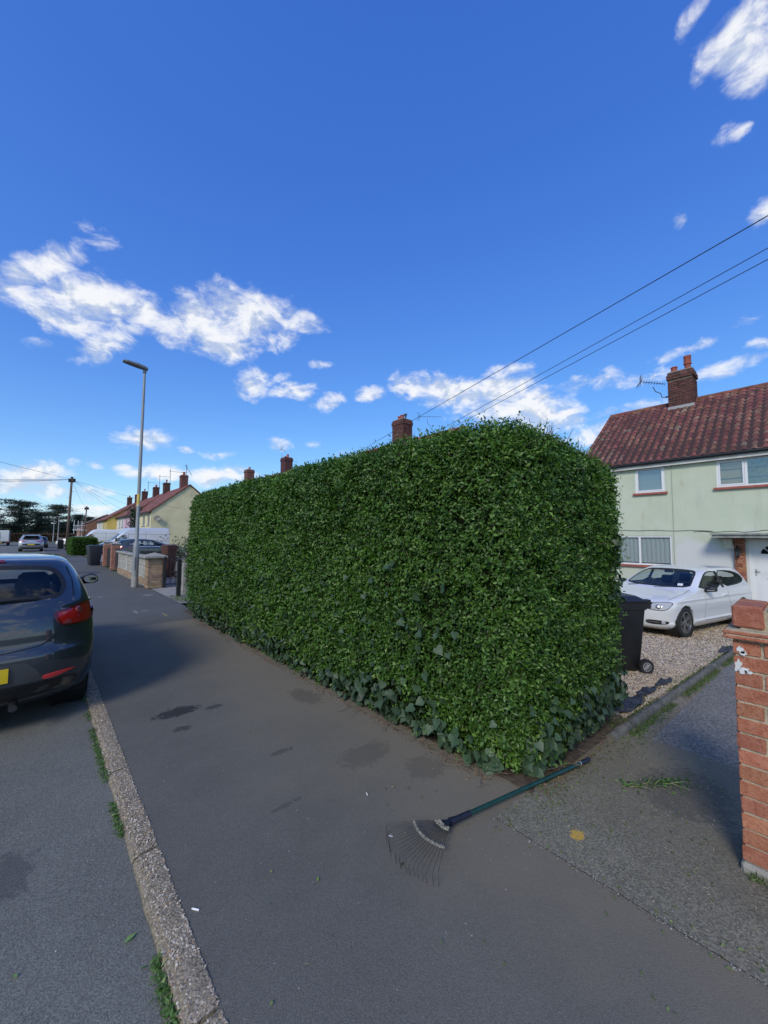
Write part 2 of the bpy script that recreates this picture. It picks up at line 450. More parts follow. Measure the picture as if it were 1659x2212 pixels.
OIL = (0.018, 0.018, 0.02)
m_pave = ground_mat("pavement_asphalt", (0.122, 0.120, 0.104), dirt=(0.205, 0.176, 0.128), dirt_x=(0.9, 2.5), speck_amt=0.3, coarse=(0.136, 0.132, 0.113), stains_and_shade=[
    (1.03, 3.98, 0.20, 0.11, 0.85, OIL), (1.32, 3.87, 0.08, 0.05, 0.6, OIL), (0.98, 3.62, 0.08, 0.05, 0.6, OIL), (1.9, 2.3, 0.22, 0.14, 0.32, (0.05, 0.045, 0.042)),
    (2.12, 1.9, 0.16, 0.15, 0.32, (0.05, 0.045, 0.042)), (2.1, 3.52, 0.13, 0.24, 0.4, (0.045, 0.042, 0.04)), (1.45, 2.75, 0.10, 0.03, 0.4, OIL), (1.2, 2.2, 0.12, 0.02, 0.3, OIL)])
m_pave2 = ground_mat("pavement_asphalt_newer", (0.102, 0.101, 0.090), speck_amt=0.25, coarse=(0.116, 0.114, 0.100), stains_and_shade=[(1.62, 9.7, 0.03, 0.22, 0.6, (0.34, 0.34, 0.32)), (2.02, 9.0, 0.025, 0.25, 0.6, (0.34, 0.30, 0.12)), (1.8, 9.75, 0.07, 0.06, 0.5, (0.3, 0.3, 0.29)), (2.3, 12.2, 0.12, 0.2, 0.5, (0.3, 0.29, 0.27)), (1.3, 12.6, 0.06, 0.12, 0.4, (0.3, 0.3, 0.29))])
m_trench = ground_mat("trench_repair_asphalt", (0.066, 0.066, 0.068), speck_amt=0.2)
m_road = ground_mat("road_asphalt", (0.146, 0.148, 0.130), speck_amt=0.4, cell=190.0, bump=0.35, coarse=(0.163, 0.164, 0.143), stains_and_shade=[(-0.05, 2.68, 0.12, 0.2, 0.5, (0.05, 0.05, 0.052)), (-0.42, 4.9, 0.3, 0.5, 0.4, (0.05, 0.05, 0.05))])  # larger oval: darker tone on the road beneath the parked car
m_drive = ground_mat("driveway_concrete", (0.170, 0.160, 0.120), speck=(0.36, 0.34, 0.30), speck_amt=0.45, cell=130.0, bump=0.5, coarse=(0.205, 0.192, 0.147), dirt=(0.185, 0.163, 0.112), dirt_x=(2.2, 3.6),
                     stains_and_shade=[(2.27, 0.93, 0.045, 0.036, 0.85, (0.55, 0.34, 0.05)), (3.25, 0.62, 0.4, 0.25, 0.45, (0.05, 0.05, 0.05))])  # dark oval beside the gate pier is its shadow put into the colour
m_drive2 = ground_mat("driveway_aggregate", (0.185, 0.174, 0.15), speck=(0.42, 0.39, 0.34), speck_amt=0.6, cell=80.0, bump=0.7, coarse=(0.225, 0.21, 0.18))
m_soil = mk("soil", (0.055, 0.04, 0.028), (0.11, 0.085, 0.06), sc=14, rough=0.95, bump=1.0, bsc=50)
m_grass_ground = mk("grass_ground", (0.05, 0.085, 0.025), (0.09, 0.10, 0.04), sc=0.6, rough=0.95, bump=0.6, bsc=20)
m_gravelbase = mk("gravel_base", (0.17, 0.14, 0.10), (0.30, 0.26, 0.20), sc=40, rough=0.95, bump=1.0, bsc=90)
m_kerb = ground_mat("kerb_concrete", (0.22, 0.188, 0.135), speck=(0.50, 0.44, 0.34), speck_amt=0.5, cell=120.0, bump=0.8, coarse=(0.29, 0.245, 0.18))
m_edging = mk("edging_concrete", (0.095, 0.092, 0.075), (0.16, 0.152, 0.125), sc=9, rough=0.9, bump=0.8, bsc=45, c3=(0.05, 0.07, 0.03), c3sc=7)

def sstep(a, b, v):
    k = max(0.0, min(1.0, (v - a) / (b - a))); return k
def gz(x, y=0.0):
    return -sstep(13, 9, y) * 0.063 * max(0.0, min(x - 2.5, 7.9))

# ------------------------------------------------------------------ the setting
def grid_sheet(name, xs, ys, zf, mat):
    b = MB()
    n = len(ys)
    b.add([(x, y, zf(x, y)) for x in xs for y in ys], [(i * n + j, (i + 1) * n + j, (i + 1) * n + j + 1, i * n + j + 1) for i in range(len(xs) - 1) for j in range(n - 1)])
    return b.build(name, mat, smooth=True)

xs = [-1500, -400, -100, -30, -12, -7.6, -7.5, 0.30, 0.35, 1.2, 2.36, 2.4, 2.5] + [2.5 + 0.79 * k for k in range(1, 11)] + [11, 14, 17, 22, 40, 90, 300, 1500]
ys = [-600, -100, -30, -12, -6, -3, -1, 0, 0.5, 1, 1.5, 2, 3, 4, 5, 6, 7, 8, 9, 9.5, 10, 10.5, 11, 11.5, 12, 12.5, 13, 15, 20, 30, 50, 80, 120, 200, 500, 2500]
tag(grid_sheet("ground", xs, ys, lambda x, y: (-0.25 if -7.55 < x < 2.38 else gz(x, y) - 0.06), m_grass_ground), kind='structure')
flat = lambda z: (lambda x, y: z)
tag(grid_sheet("road", [-7.2, -3, 0.445], [-30, -5, 0, 5, 10, 20, 40, 80, 118], flat(-0.032), m_road), kind='structure')
tag(grid_sheet("pavement", [0.533, 1.2, 2.05], [-20, -5, 0, 2, 5, 8.17], flat(0.0), m_pave), kind='structure')
tag(grid_sheet("pavement", [2.05, 2.42], [1.30, 2, 5, 8.17], flat(0.0), m_pave), kind='structure')
tag(grid_sheet("pavement", [0.533, 1.2, 2.62], [8.17, 12, 20, 40, 80, 118], flat(-0.003), m_pave2), kind='structure')
tag(grid_sheet("pavement", [-9.2, -7.32], [-30, 0, 40, 118], flat(0.02), m_pave2), kind='structure')
tag(MB().box(-7.32, -7.2, -30, 118, -0.2, 0.03).build("kerb", m_kerb), kind='structure')
b = MB(); b.add([(0.75, 20.9, 0.002), (2.1, 20.6, 0.002), (2.1, 21.6, 0.002), (0.75, 21.9, 0.002)], [(0, 1, 2, 3)])
b.add([(0.6, 30.5, 0.002), (2.4, 30.3, 0.002), (2.4, 31.2, 0.002), (0.6, 31.4, 0.002)], [(0, 1, 2, 3)])
b.add([(0.6, 37.0, 0.002), (2.4, 36.8, 0.002), (2.4, 38.2, 0.002), (0.6, 38.2, 0.002)], [(0, 1, 2, 3)])
tag(b.build("pavement_patch", m_trench, fix=False), kind='structure')
# driveway: apron slab, then the rougher slab that falls towards the house
tag(grid_sheet("driveway", [2.05, 2.5, 3.2, 3.98], [-3.0, -1, 0, 0.5, 1.30], lambda x, y: gz(x, y) + 0.003, m_drive), kind='structure')
tag(grid_sheet("driveway", [3.99, 5, 6, 8, 10.4, 16.4], [-3.0, -1, 0, 0.5, 1.0], lambda x, y: gz(x, y) - 0.004 + (0.0 if y > 0.6 or x > 5 else 0.0), m_drive2), kind='structure')
tag(grid_sheet("soil_strip", [2.4, 2.6, 3.2, 3.98, 4.6], [1.16, 1.35, 1.7, 3, 6, 9.2], lambda x, y: gz(x, y) + (0.012 if y > 1.2 else -0.005), m_soil), kind='structure')
# kerbstones of the near kerb, exposed-aggregate concrete
kerb = bpy.data.objects.new("kerb", None); COL.objects.link(kerb); tag(kerb, "low exposed aggregate concrete kerb between road and pavement", None, None, 'structure')
def kerbstone_mesh(L):
    k = MB()
    prof = [(0.425, -0.25), (0.43, -0.028), (0.44, -0.012), (0.465, 0.002), (0.53, 0.005), (0.545, 0.002), (0.549, -0.25)]
    n = 14
    vs = []
    for i in range(n + 1):
        for px, pz in prof:
            w = 0.004 if pz > -0.1 else 0
            vs.append((px + random.uniform(-w, w), L * i / n, pz + random.uniform(-w, w) * 0.7))
    q = len(prof)
    fs = [(i * q + j, i * q + j + 1, (i + 1) * q + j + 1, (i + 1) * q + j) for i in range(n) for j in range(q - 1)] + [tuple(range(q)), tuple(n * q + j for j in range(q))[::-1]]
    k.add(vs, fs)
    return k
kstones = []
for v in range(4):
    o = kerbstone_mesh(0.905).build("kerbstone", m_kerb, kerb, smooth=40); kstones.append(o)
yk = -0.4
for i in range(26):
    o = kstones[i] if i < 4 else kstones[i % 4].copy()
    if i >= 4: COL.objects.link(o); o.parent = kerb
    o.location = (random.uniform(-.004, .004), yk, random.uniform(-.0015, .0015)); yk += 0.921
tag(MB().box(0.43, 0.549, yk, 118, -0.25, 0.004).build("kerb", m_kerb), kind='structure')
# ------------------------------------------------------------------ hedge
m_privet = leaf_mat("privet_leaf", (0.040, 0.105, 0.010), (0.090, 0.190, 0.020), (0.034, 0.088, 0.014), rough=0.46, trans=0.25, rnd=.45)
m_privet_new = leaf_mat("privet_new_leaf", (0.10, 0.20, 0.030), (0.16, 0.26, 0.045), (0.08, 0.18, 0.03), rough=0.42, trans=0.3)
m_ivy = leaf_mat("ivy_leaf", (0.022, 0.050, 0.020), (0.050, 0.088, 0.044), (0.024, 0.050, 0.022), rough=0.55, trans=0.08)
m_dry = leaf_mat("dry_leaf", (0.20, 0.12, 0.055), (0.30, 0.19, 0.10), (0.16, 0.08, 0.05), rough=0.7, trans=0.2)
m_twig = mk("twig", (0.09, 0.06, 0.04), (0.20, 0.15, 0.10), sc=30, rough=0.9)
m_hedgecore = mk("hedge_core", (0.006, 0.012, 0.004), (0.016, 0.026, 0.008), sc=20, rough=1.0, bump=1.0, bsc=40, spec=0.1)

def bumps(p, seed=0.0):
    x, y, z = p[:, 0] + seed, p[:, 1] + seed * .7, p[:, 2]
    return (np.sin(x * 2.1 + y * 1.7 + 1.3 * z) + np.sin(y * 3.3 - z * 2.9 + 1) + np.sin(z * 5.1 + y * 4.7 + x * 4.1 + 2) * .6 + np.sin(y * 9.3 + 1.7 * z) * .35 + np.sin(z * 8.7 - y * 6.1 + x * 7.9) * .35) / 3.3

def top_fall(p):
    """the tall hedge's top drops a little towards the garden side of its near end"""
    return .12 * np.clip((p[:, 0] - 3.2) / 1.2, 0, 1) * np.clip((p[:, 2] - 1.6) / .9, 0, 1)

def side_bulge(p):
    return .10 * np.clip((p[:, 0] - 3.6) / .8, 0, 1) * np.clip((p[:, 2] - .3) / 1.2, 0, 1)

def rounded_box_points(n, lo, hi, r, weights, amp, gen, seed=0.0, bot=True):
    """points and normals on a rounded box; weights for the faces -x, +x, -y, +y, top"""
    lo, hi = np.array(lo, float), np.array(hi, float); sz = hi - lo
    ar = np.array([sz[1] * sz[2], sz[1] * sz[2], sz[0] * sz[2], sz[0] * sz[2], sz[0] * sz[1]]) * np.array(weights)
    face = gen.choice(5, n, p=ar / ar.sum())
    p = lo + gen.random((n, 3)) * sz
    p[face == 0, 0] = lo[0]; p[face == 1, 0] = hi[0]; p[face == 2, 1] = lo[1]; p[face == 3, 1] = hi[1]; p[face == 4, 2] = hi[2]
    il, ih = lo + r, hi - r
    il[2] = lo[2] - 10
    q = np.clip(p, il, ih); d = p - q
    nr = unit(d)
    out = q + nr * r
    k = bumps(out, seed)[:, None]
    out = out + nr * k * amp
    if seed == 0.0: out[:, 2] -= top_fall(out); out[:, 0] += side_bulge(out)
    return out, nr, face

def core_mesh(lo, hi, r, inset, amp, seed, parent, name="core"):
    b = bmesh.new()
    bmesh.ops.create_cube(b, size=1.0)
    bmesh.ops.subdivide_edges(b, edges=b.edges[:], cuts=24, use_grid_fill=True)
    lo, hi = np.array(lo), np.array(hi); il, ih = lo + r, hi - r; il[2] = lo[2] - 10
    for v in b.verts:
        p = lo + (np.array(v.co) + 0.5) * (hi - lo)
        q = np.clip(p, il, ih); n = unit((p - q)[None])[0]
        p2 = q + n * (r - inset) + n * bumps(p[None], seed)[0] * amp
        if seed == 0.0: p2[2] -= top_fall(p2[None])[0]; p2[0] += side_bulge(p2[None])[0]
        v.co = p2
    me = bpy.data.meshes.new(name); b.to_mesh(me); b.free(); me.materials.append(m_hedgecore)
    return link(name, me, parent)

def sprig_leaves(base, axis, gen, per, L, Wd, spacing=0.022):
    """opposite leaf pairs up short shoots"""
    n = len(base)
    axis = unit(axis)
    ref = unit(gen.normal(size=(n, 3))); s1 = unit(np.cross(axis, ref)); s2 = np.cross(axis, s1)
    P, D, N, LL, WW = [], [], [], [], []
    for k in range(per):
        ang = k * 1.7 + gen.random(n) * 0.8
        side = s1 * np.cos(ang)[:, None] + s2 * np.sin(ang)[:, None]
        t = (per - 1 - k) / max(1, per - 1)
        op = 0.35 + 0.75 * (1 - k / per) + gen.normal(size=n) * 0.15
        D.append(unit(axis * (1.05 - op)[:, None] + side * op[:, None]))
        N.append(unit(axis * 1.0 - side * 0.3 + gen.normal(size=(n, 3)) * 0.25))
        P.append(base + axis * (spacing * k) + gen.normal(size=(n, 3)) * 0.004)
        s = gen.uniform(0.6, 1.35, n) * (1.0 - 0.25 * k / per)
        LL.append(L * s); WW.append(Wd * s * gen.uniform(0.85, 1.15, n))
    return np.concatenate(P), np.concatenate(D), np.concatenate(N), np.concatenate(LL), np.concatenate(WW)

HLO, HHI = (2.36, 1.30, 0.02), (4.46, 9.05, 2.56)
hedge = thing("hedge", "tall clipped green privet hedge with ivy at its base, along the pavement", "hedge", (3.3, 5, 0))
inv = Matrix.Translation((-3.3, -5, 0))
def to_parent(o, par):
    o.parent = par; o.matrix_parent_inverse = par.matrix_basis.inverted(); return o
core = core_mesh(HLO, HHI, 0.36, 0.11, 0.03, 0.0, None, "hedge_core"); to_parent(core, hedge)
gen = np.random.default_rng(11)
def thin_by_distance(p, keep_near, gen):
    d = np.linalg.norm(p - np.array([0, 0, 1.62]), axis=1)
    return gen.random(len(p)) < np.clip(keep_near / d, 0.28, 1.0) 
base, nr, face = rounded_box_points(62000, HLO, HHI, 0.36, (1.0, 0.12, 1.25, 0.35, 0.55), 0.032, gen)
k = thin_by_distance(base, 3.6, gen); base, nr = base[k], nr[k]
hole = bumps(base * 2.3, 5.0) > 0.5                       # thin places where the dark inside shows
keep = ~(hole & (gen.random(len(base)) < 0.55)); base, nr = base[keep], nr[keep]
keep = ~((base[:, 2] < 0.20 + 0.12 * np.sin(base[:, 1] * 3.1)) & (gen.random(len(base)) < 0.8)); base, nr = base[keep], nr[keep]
ax = nr * 0.85 + np.array([0, 0, 0.45]) + gen.normal(size=nr.shape) * 0.42
dd = np.linalg.norm(base - np.array([0, 0, 1.62]), axis=1)
grow = np.clip(dd / 3.2, 1.0, 1.65)
base = base - nr * gen.uniform(0.03, 0.10, len(base))[:, None]
P, D, N, LL, WW = sprig_leaves(base, ax, gen, 5, 0.0325, 0.0178, .014)
gr = np.tile(grow, 5)
v, f = leaf_arrays(P, D, N, LL * gr, WW * gr)
o = np_mesh("leaves", v, f, m_privet); to_parent(o, hedge); o['kind'] = 'stuff'
sel = gen.choice(np.flatnonzero(nr[:, 2] < .35), 520, replace=False)            # shoots that have grown out since the last cut
P, D, N, LL, WW = sprig_leaves(base[sel] + nr[sel] * 0.06, ax[sel] + np.array([0, 0, .3]), gen, 6, 0.040, 0.020, .02)
v, f = leaf_arrays(P, D, N, LL, WW)
o = np_mesh("stray_leaves", v, f, m_privet); to_parent(o, hedge); o['kind'] = 'stuff'
sel = gen.choice(len(base), 3600, replace=False)          # paler young tips
P, D, N, LL, WW = sprig_leaves(base[sel] + nr[sel] * 0.05, ax[sel], gen, 4, 0.038, 0.019)
v, f = leaf_arrays(P, D, N, LL, WW)
o = np_mesh("young_leaves", v, f, m_privet_new); to_parent(o, hedge); o['kind'] = 'stuff'
# bare brown shoots and dry leaves along the top of the near end
n = 330
tb = np.stack([gen.uniform(2.85, 4.2, n), gen.uniform(1.42, 2.1, n), gen.uniform(2.36, 2.50, n)], 1)
tb[:, 2] -= .12 * np.clip((tb[:, 0] - 3.2) / 1.2, 0, 1)
tb = tb[(tb[:, 0] > 3.0) | (gen.random(len(tb)) < 0.25)]
tw = MB()
for p in tb:
    d = Vector((gen.normal() * .25 - .05, gen.normal() * .25 - .15, 1)).normalized()
    L = gen.uniform(0.07, 0.19)
    q = Vector(p)
    tw.tube([q - d * 0.12, q + d * L * 0.5, q + d * L + Vector((gen.normal(), gen.normal(), 0)) * 0.012], [0.0035, 0.003, 0.0015], 4, False)
for i in range(520):                                       # stray stems through the clipped faces
    j = gen.integers(len(base)); q = Vector(base[j]); d = Vector(unit((nr[j] * .6 + gen.normal(size=3) * .7)[None])[0])
    tw.tube([q - d * 0.03, q + d * gen.uniform(0.05, 0.13)], [0.003, 0.0015], 4, False)
o = tw.build("twigs", m_twig, fix=False); to_parent(o, hedge); o['kind'] = 'stuff'
dp = tb[gen.integers(len(tb), size=700)] + gen.normal(size=(700, 3)) * np.array([.05, .05, .05])
v, f = leaf_arrays(dp, gen.normal(size=(700, 3)) + np.array([0, 0, .5]), gen.normal(size=(700, 3)), np.full(700, .04) * gen.uniform(.6, 1.3, 700), np.full(700, .012))
o = np_mesh("dry_leaves", v, f, m_dry); to_parent(o, hedge); o['kind'] = 'stuff'

# ivy: heart-shaped leaves; the 300 largest in view are leaves of their own
def ivy_mesh():
    pts = [(0, 0), (-.30, -.12), (-.52, .08), (-.55, .30), (-.34, .62), (0, 1.05), (.34, .62), (.55, .30), (.52, .08), (.30, -.12)]
    mid = [(0, .12, -.05), (0, .5, -.08)]
    b = MB()
    vs = [(x, y, 0.10 * abs(x) - 0.16 * max(0, y - .5)) for x, y in pts] + mid
    a, c = len(pts), len(pts) + 1
    b.add(vs, [(0, 1, a), (1, 2, a), (2, 3, a), (3, 4, c), (4, 5, c), (5, 6, c), (6, 7, c), (7, 8, a), (8, 9, a), (9, 0, a), (a, 3, c), (c, 7, a)])
    return b
ivy_me = ivy_mesh().build("ivy_leaf", m_ivy, smooth=True, fix=False)
def ivy_spots(n, gen):
    out = []
    while len(out) < n:
        u = gen.random()
        if u < 0.52:      # foot of the street face
            y = 1.45 + (gen.random() ** 1.35) * 6.8; z = abs(gen.normal() * 0.13) + 0.02
            cl = 0.5 + 0.5 * math.sin(y * 2.6 + 1.1)
            if gen.random() > 0.35 + 0.65 * cl: continue
            z *= 0.6 + 0.9 * cl
            p, nn = (2.36 - 0.03 - 0.06 * gen.random() * (z < .25), y, z), (-1, 0, .25)
        elif u < 0.78:    # foot of the end face
            x = 2.45 + gen.random() * 1.95; z = abs(gen.normal() * 0.17) + 0.02
            p, nn = (x, 1.30 - 0.04 - 0.05 * gen.random(), z), (0, -1, .25)
        elif u < 0.88:    # climbing at the right-hand end
            x = 3.95 + gen.random() * 0.45; z = 0.3 + gen.random() * 1.6
            if math.sin(z * 5.1 + 1.0) < -0.1: continue
            p, nn = (x, 1.30 - 0.05, z), (.3, -1, 0.1)
        else:             # patches up the street face
            y = gen.choice([2.3, 3.2, 4.3, 5.1, 6.3, 7.5]) + gen.normal() * .35; z = gen.choice([.5, .8, 1.05]) + gen.normal() * .22
            p, nn = (2.36 - .06, y, abs(z)), (-1, 0, .15)
        out.append((p, nn))
    return out
spots = ivy_spots(1700, gen)
spots.sort(key=lambda s: (s[0][0]) ** 2 + (s[0][1]) ** 2 + (s[0][2] - 1.62) ** 2)
rest_v, rest_f = [], []
base_v = np.array([v.co[:] for v in ivy_me.data.vertices]); base_f = [tuple(p.vertices) for p in ivy_me.data.polygons]
for i, (p, nn) in enumerate(spots):
    # wrap the spot round the hedge's rounded corners
    q_ = np.clip(np.array([p[0], p[1]]), [2.72, 1.66], [4.10, 8.7]); d_ = np.array([p[0], p[1]]) - q_; dl = max(np.linalg.norm(d_), 1e-6)
    off = 0.36 + gen.uniform(0.0, 0.07) - (0.05 if p[2] < .12 else 0)
    p = (q_[0] + d_[0] / dl * off, q_[1] + d_[1] / dl * off, p[2]); nn = (d_[0] / dl, d_[1] / dl, .2)
    nv = Vector(nn) + Vector(gen.normal(size=3)) * 0.5; nv.normalize()
    dn = Vector((gen.normal() * .8, gen.normal() * .8, -1)); dn = (dn - nv * dn.dot(nv)).normalized()
    sd_ = dn.cross(nv)
    s = gen.uniform(0.034, 0.070) * (1.1 if i < 300 else 1)
    if i >= 300 and p[2] > 0.4: s *= .85
    M = Matrix(((sd_.x, dn.x, nv.x, 0), (sd_.y, dn.y, nv.y, 0), (sd_.z, dn.z, nv.z, 0), (0, 0, 0, 1)))
    M = Matrix.Translation(Vector(p) + Vector((0, 0, .02))) @ M @ Matrix.Diagonal((s, s, s, 1))
    if i < 300:
        o = ivy_me if i == 0 else ivy_me.copy()
        if i: COL.objects.link(o)
        o.name = "ivy_leaf"; o.parent = hedge; o.matrix_parent_inverse = hedge.matrix_basis.inverted(); o.matrix_basis = M
    else:
        Mn = np.array(M)
        rest_v.append(base_v @ Mn[:3, :3].T + Mn[:3, 3]); rest_f += [tuple(q + 12 * (i - 300) for q in ff) for ff in base_f]
o = np_mesh("ivy", np.concatenate(rest_v), np.array(rest_f), m_ivy); to_parent(o, hedge); o['kind'] = 'stuff'
# trailing ivy stems on the ground at the corner
st = MB()
for i in range(46):
    a = gen.random()
    p = Vector((2.3, 1.5 + 6 * a * a, .03)) if gen.random() < .6 else Vector((2.5 + 1.6 * a, 1.26, .03))
    pts = [p]
    d = Vector((gen.normal() - .3, gen.normal() - .3, 0)).normalized()
    for k in range(4):
        d = (d + Vector(gen.normal(size=3)) * .4); d.z = 0; d.normalize()
        pts.append(pts[-1] + d * gen.uniform(.03, .06) + Vector((0, 0, gen.uniform(-.012, .014))))
        pts[-1].z = max(.012, pts[-1].z)
    st.tube(pts, .0022, 4, False)
o = st.build("ivy_stems", m_twig, fix=False); to_parent(o, hedge); o['kind'] = 'stuff'

def small_hedge(name, label, lo, hi, n, L, seed, mat=m_privet):
    t = thing(name, label, "hedge", ((lo[0] + hi[0]) / 2, (lo[1] + hi[1]) / 2, lo[2]))
    to_parent(core_mesh(lo, hi, min(0.3, (hi[2] - lo[2]) * .3), 0.08, 0.04, seed, None, "hedge_core"), t)
    g = np.random.default_rng(int(seed * 10) + 3)
    p, nr, _ = rounded_box_points(n, lo, hi, min(0.3, (hi[2] - lo[2]) * .3), (1, .2, 1.2, .2, 1), .05, g, seed)
    d = nr + g.normal(size=nr.shape) * .6
    v, f = leaf_arrays(p - nr * .04, d, g.normal(size=nr.shape), np.full(n, L) * g.uniform(.7, 1.3, n), np.full(n, L * .55))
    o = np_mesh("leaves", v, f, mat); to_parent(o, t); o['kind'] = 'stuff'
    return t

# ------------------------------------------------------------------ gravel garden
def pebbles(name, pts, size, mat, flat=0.6, parent=None, gen=gen, sink=0.25):
    n = len(pts)
    oc = np.array([[1, 0, 0], [0, 1, 0], [-1, 0, 0], [0, -1, 0], [0, 0, 1.]])
    ang = gen.random(n) * 6.28; c, s = np.cos(ang), np.sin(ang)
    sx = size * gen.uniform(.6, 1.5, n); sy2 = size * gen.uniform(.5, 1.0, n); sz2 = size * flat * gen.uniform(.5, 1.2, n)
    v = np.repeat(oc[None], n, 0) + gen.normal(size=(n, 5, 3)) * 0.16
    v = v * np.stack([sx, sy2, sz2], 1)[:, None]
    tl = gen.normal(size=n) * .5
    v[:, :, 2] += v[:, :, 0] * np.tan(np.clip(tl, -.9, .9))[:, None] * .6
    x = v[:, :, 0] * c[:, None] - v[:, :, 1] * s[:, None]; y = v[:, :, 0] * s[:, None] + v[:, :, 1] * c[:, None]
    v = np.stack([x, y, v[:, :, 2] - (sz2 * (sink - .25))[:, None]], 2) + pts[:, None]
    f = (np.array([[0, 1, 4], [1, 2, 4], [2, 3, 4], [3, 0, 4]])[None] + (np.arange(n) * 5)[:, None, None]).reshape(-1, 3)
    o = np_mesh(name, v.reshape(-1, 3), f, mat, parent); o['kind'] = 'stuff'
    return o
def pebble_mat(name, cols):
    m = bpy.data.materials.new(name); m.use_nodes = True
    t = NT(m.node_tree); p = m.node_tree.nodes['Principled BSDF']
    rv = t.n('ShaderNodeNewGeometry').outputs['Random Per Island']
    cr = t.n('ShaderNodeValToRGB'); cr.color_ramp.interpolation = 'CONSTANT'
    e = cr.color_ramp.elements
    e[0].position = 0; e[0].color = (*cols[0], 1); e[1].position = 1 / len(cols); e[1].color = (*cols[1], 1)
    for i in range(2, len(cols)):
        q = e.new(i / len(cols)); q.color = (*cols[i], 1)
    t.val(cr.inputs[0], rv); t.val(p.inputs['Base Color'], cr.outputs[0])
    p.inputs['Roughness'].default_value = 0.75
    return m
m_gravel = pebble_mat("gravel", [(.44, .33, .20), (.58, .48, .34), (.33, .24, .15), (.66, .59, .48), (.47, .37, .25), (.25, .20, .16), (.62, .48, .29), (.41, .35, .28)])
m_aggr = pebble_mat("aggregate", [(.36, .29, .20), (.46, .38, .28), (.26, .21, .16), (.54, .47, .36), (.30, .26, .22), (.44, .30, .17), (.34, .30, .24), (.62, .56, .45)])
m_chip = pebble_mat("stone_chip", [(.17, .16, .15), (.27, .255, .235), (.13, .125, .12), (.40, .38, .35), (.20, .185, .17), (.15, .14, .13)])
ex = lambda x: 1.20 - 0.032 * max(0, x - 3.8) ** 0.9               # edging line: y at a given x
tag(grid_sheet("gravel_bed", [2.4, 4.2, 5, 6, 7, 8, 9, 10.4, 16.55], [0.98, 1.2, 1.5, 2, 3, 5, 8, 9], lambda x, y: gz(x, y) + (-.03 if y < 1.1 else 0.004), m_gravelbase), kind='structure')
n = 62000
u = gen.random(n)
px = 4.3 + 9.5 * u ** 1.5; py = np.array([ex(x) for x in px]) + 0.10 + gen.random(n) ** 1.25 * (0.9 + 0.42 * (px - 4.3))
ok = (px > 4.25) & (py < 6.3)
px, py = px[ok], py[ok]
# sparse where the weed membrane shows
mm = ((px - 4.8) / .35) ** 2 + ((py - 1.36) / .08) ** 2 < 1
px, py = px[~mm], py[~mm]
pz = np.array([gz(a, b_) for a, b_ in zip(px, py)]) + 0.006 + gen.random(len(px)) * .012
pd = np.sqrt(px ** 2 + py ** 2)
g_ = pebbles("gravel", np.stack([px, py, pz], 1), 0.0110 * np.clip(pd / 5.5, .9, 1.6), m_gravel)
tag(g_, "loose brown and buff gravel covering the front garden", "gravel", None, 'stuff')
# stones showing on the kerb and on the driveway
n = 9000
ky = 1.0 + gen.random(n) ** 1.6 * 7.5
kp = np.stack([gen.uniform(.437, .545, n), ky, np.where(gen.random(n) < .5, .0055, .004)], 1)
kp[:, 2] += np.where(kp[:, 0] < .455, -.010, 0)
kp = kp[np.abs(((kp[:, 1] + .4) % .921) - .912) > .014]
o = pebbles("kerb_pebbles", kp, 0.0056, m_aggr, flat=.5, parent=kerb, sink=.5)
n = 5200
dx = 2.1 + gen.random(n) ** 1.3 * 5.5; dy = gen.uniform(-.6, 1.15, n)
dy = np.where(dx > 3.98, np.minimum(dy, .95), dy)
dpz = np.array([gz(a) for a in dx]) + 0.003
o = pebbles("driveway_stones", np.stack([dx, dy, dpz], 1), .0042 * np.clip(np.sqrt(dx ** 2 + dy ** 2) / 3, .8, 2), m_chip, flat=.35, sink=.6)
tag(o, "small pale stones showing through the worn driveway concrete", "stones", None, 'stuff')
n = 620
sx_, sy_2 = gen.uniform(.6, 2.3, n), 1.0 + gen.random(n) ** 1.5 * 9
o = pebbles("pavement_grit", np.stack([sx_, sy_2, np.full(n, .001)], 1), .0035, m_chip, flat=.4); tag(o, "fine loose grit scattered over the pavement", "grit", None, 'stuff')
n = 300
o = pebbles("road_grit", np.stack([gen.uniform(-1.2, .42, n), 1.0 + gen.random(n) ** 1.5 * 4, np.full(n, -.031)], 1), .0032, m_chip, flat=.4); tag(o, "fine loose grit scattered over the road", "grit", None, 'stuff')

# edging stones beside the gravel
edg = thing("garden_edging", "weathered round topped concrete edging between gravel and driveway", "edging", (3.8, 1.2, gz(3.8)))
for i in range(11):
    x0 = 3.62 + i * 0.92; x1 = x0 + 0.905
    b = MB()
    prof = [(-.034, -.2), (-.034, .03), (-.024, .05), (0, .058), (.024, .05), (.034, .03), (.034, -.2)]
    vs, nn = [], 8
    for k in range(nn + 1):
        x = x0 + (x1 - x0) * k / nn
        for a, c in prof:
            vs.append((x, ex(x) + a + random.uniform(-.004, .004), gz(x) + .005 + c + random.uniform(-.004, .004)))
    q = len(prof)
    b.add(vs, [(k * q + j, k * q + j + 1, (k + 1) * q + j + 1, (k + 1) * q + j) for k in range(nn) for j in range(q - 1)] + [tuple(range(q)), tuple(nn * q + j for j in range(q))])
    to_parent(b.build("edging_stone", m_edging, smooth=50), edg)
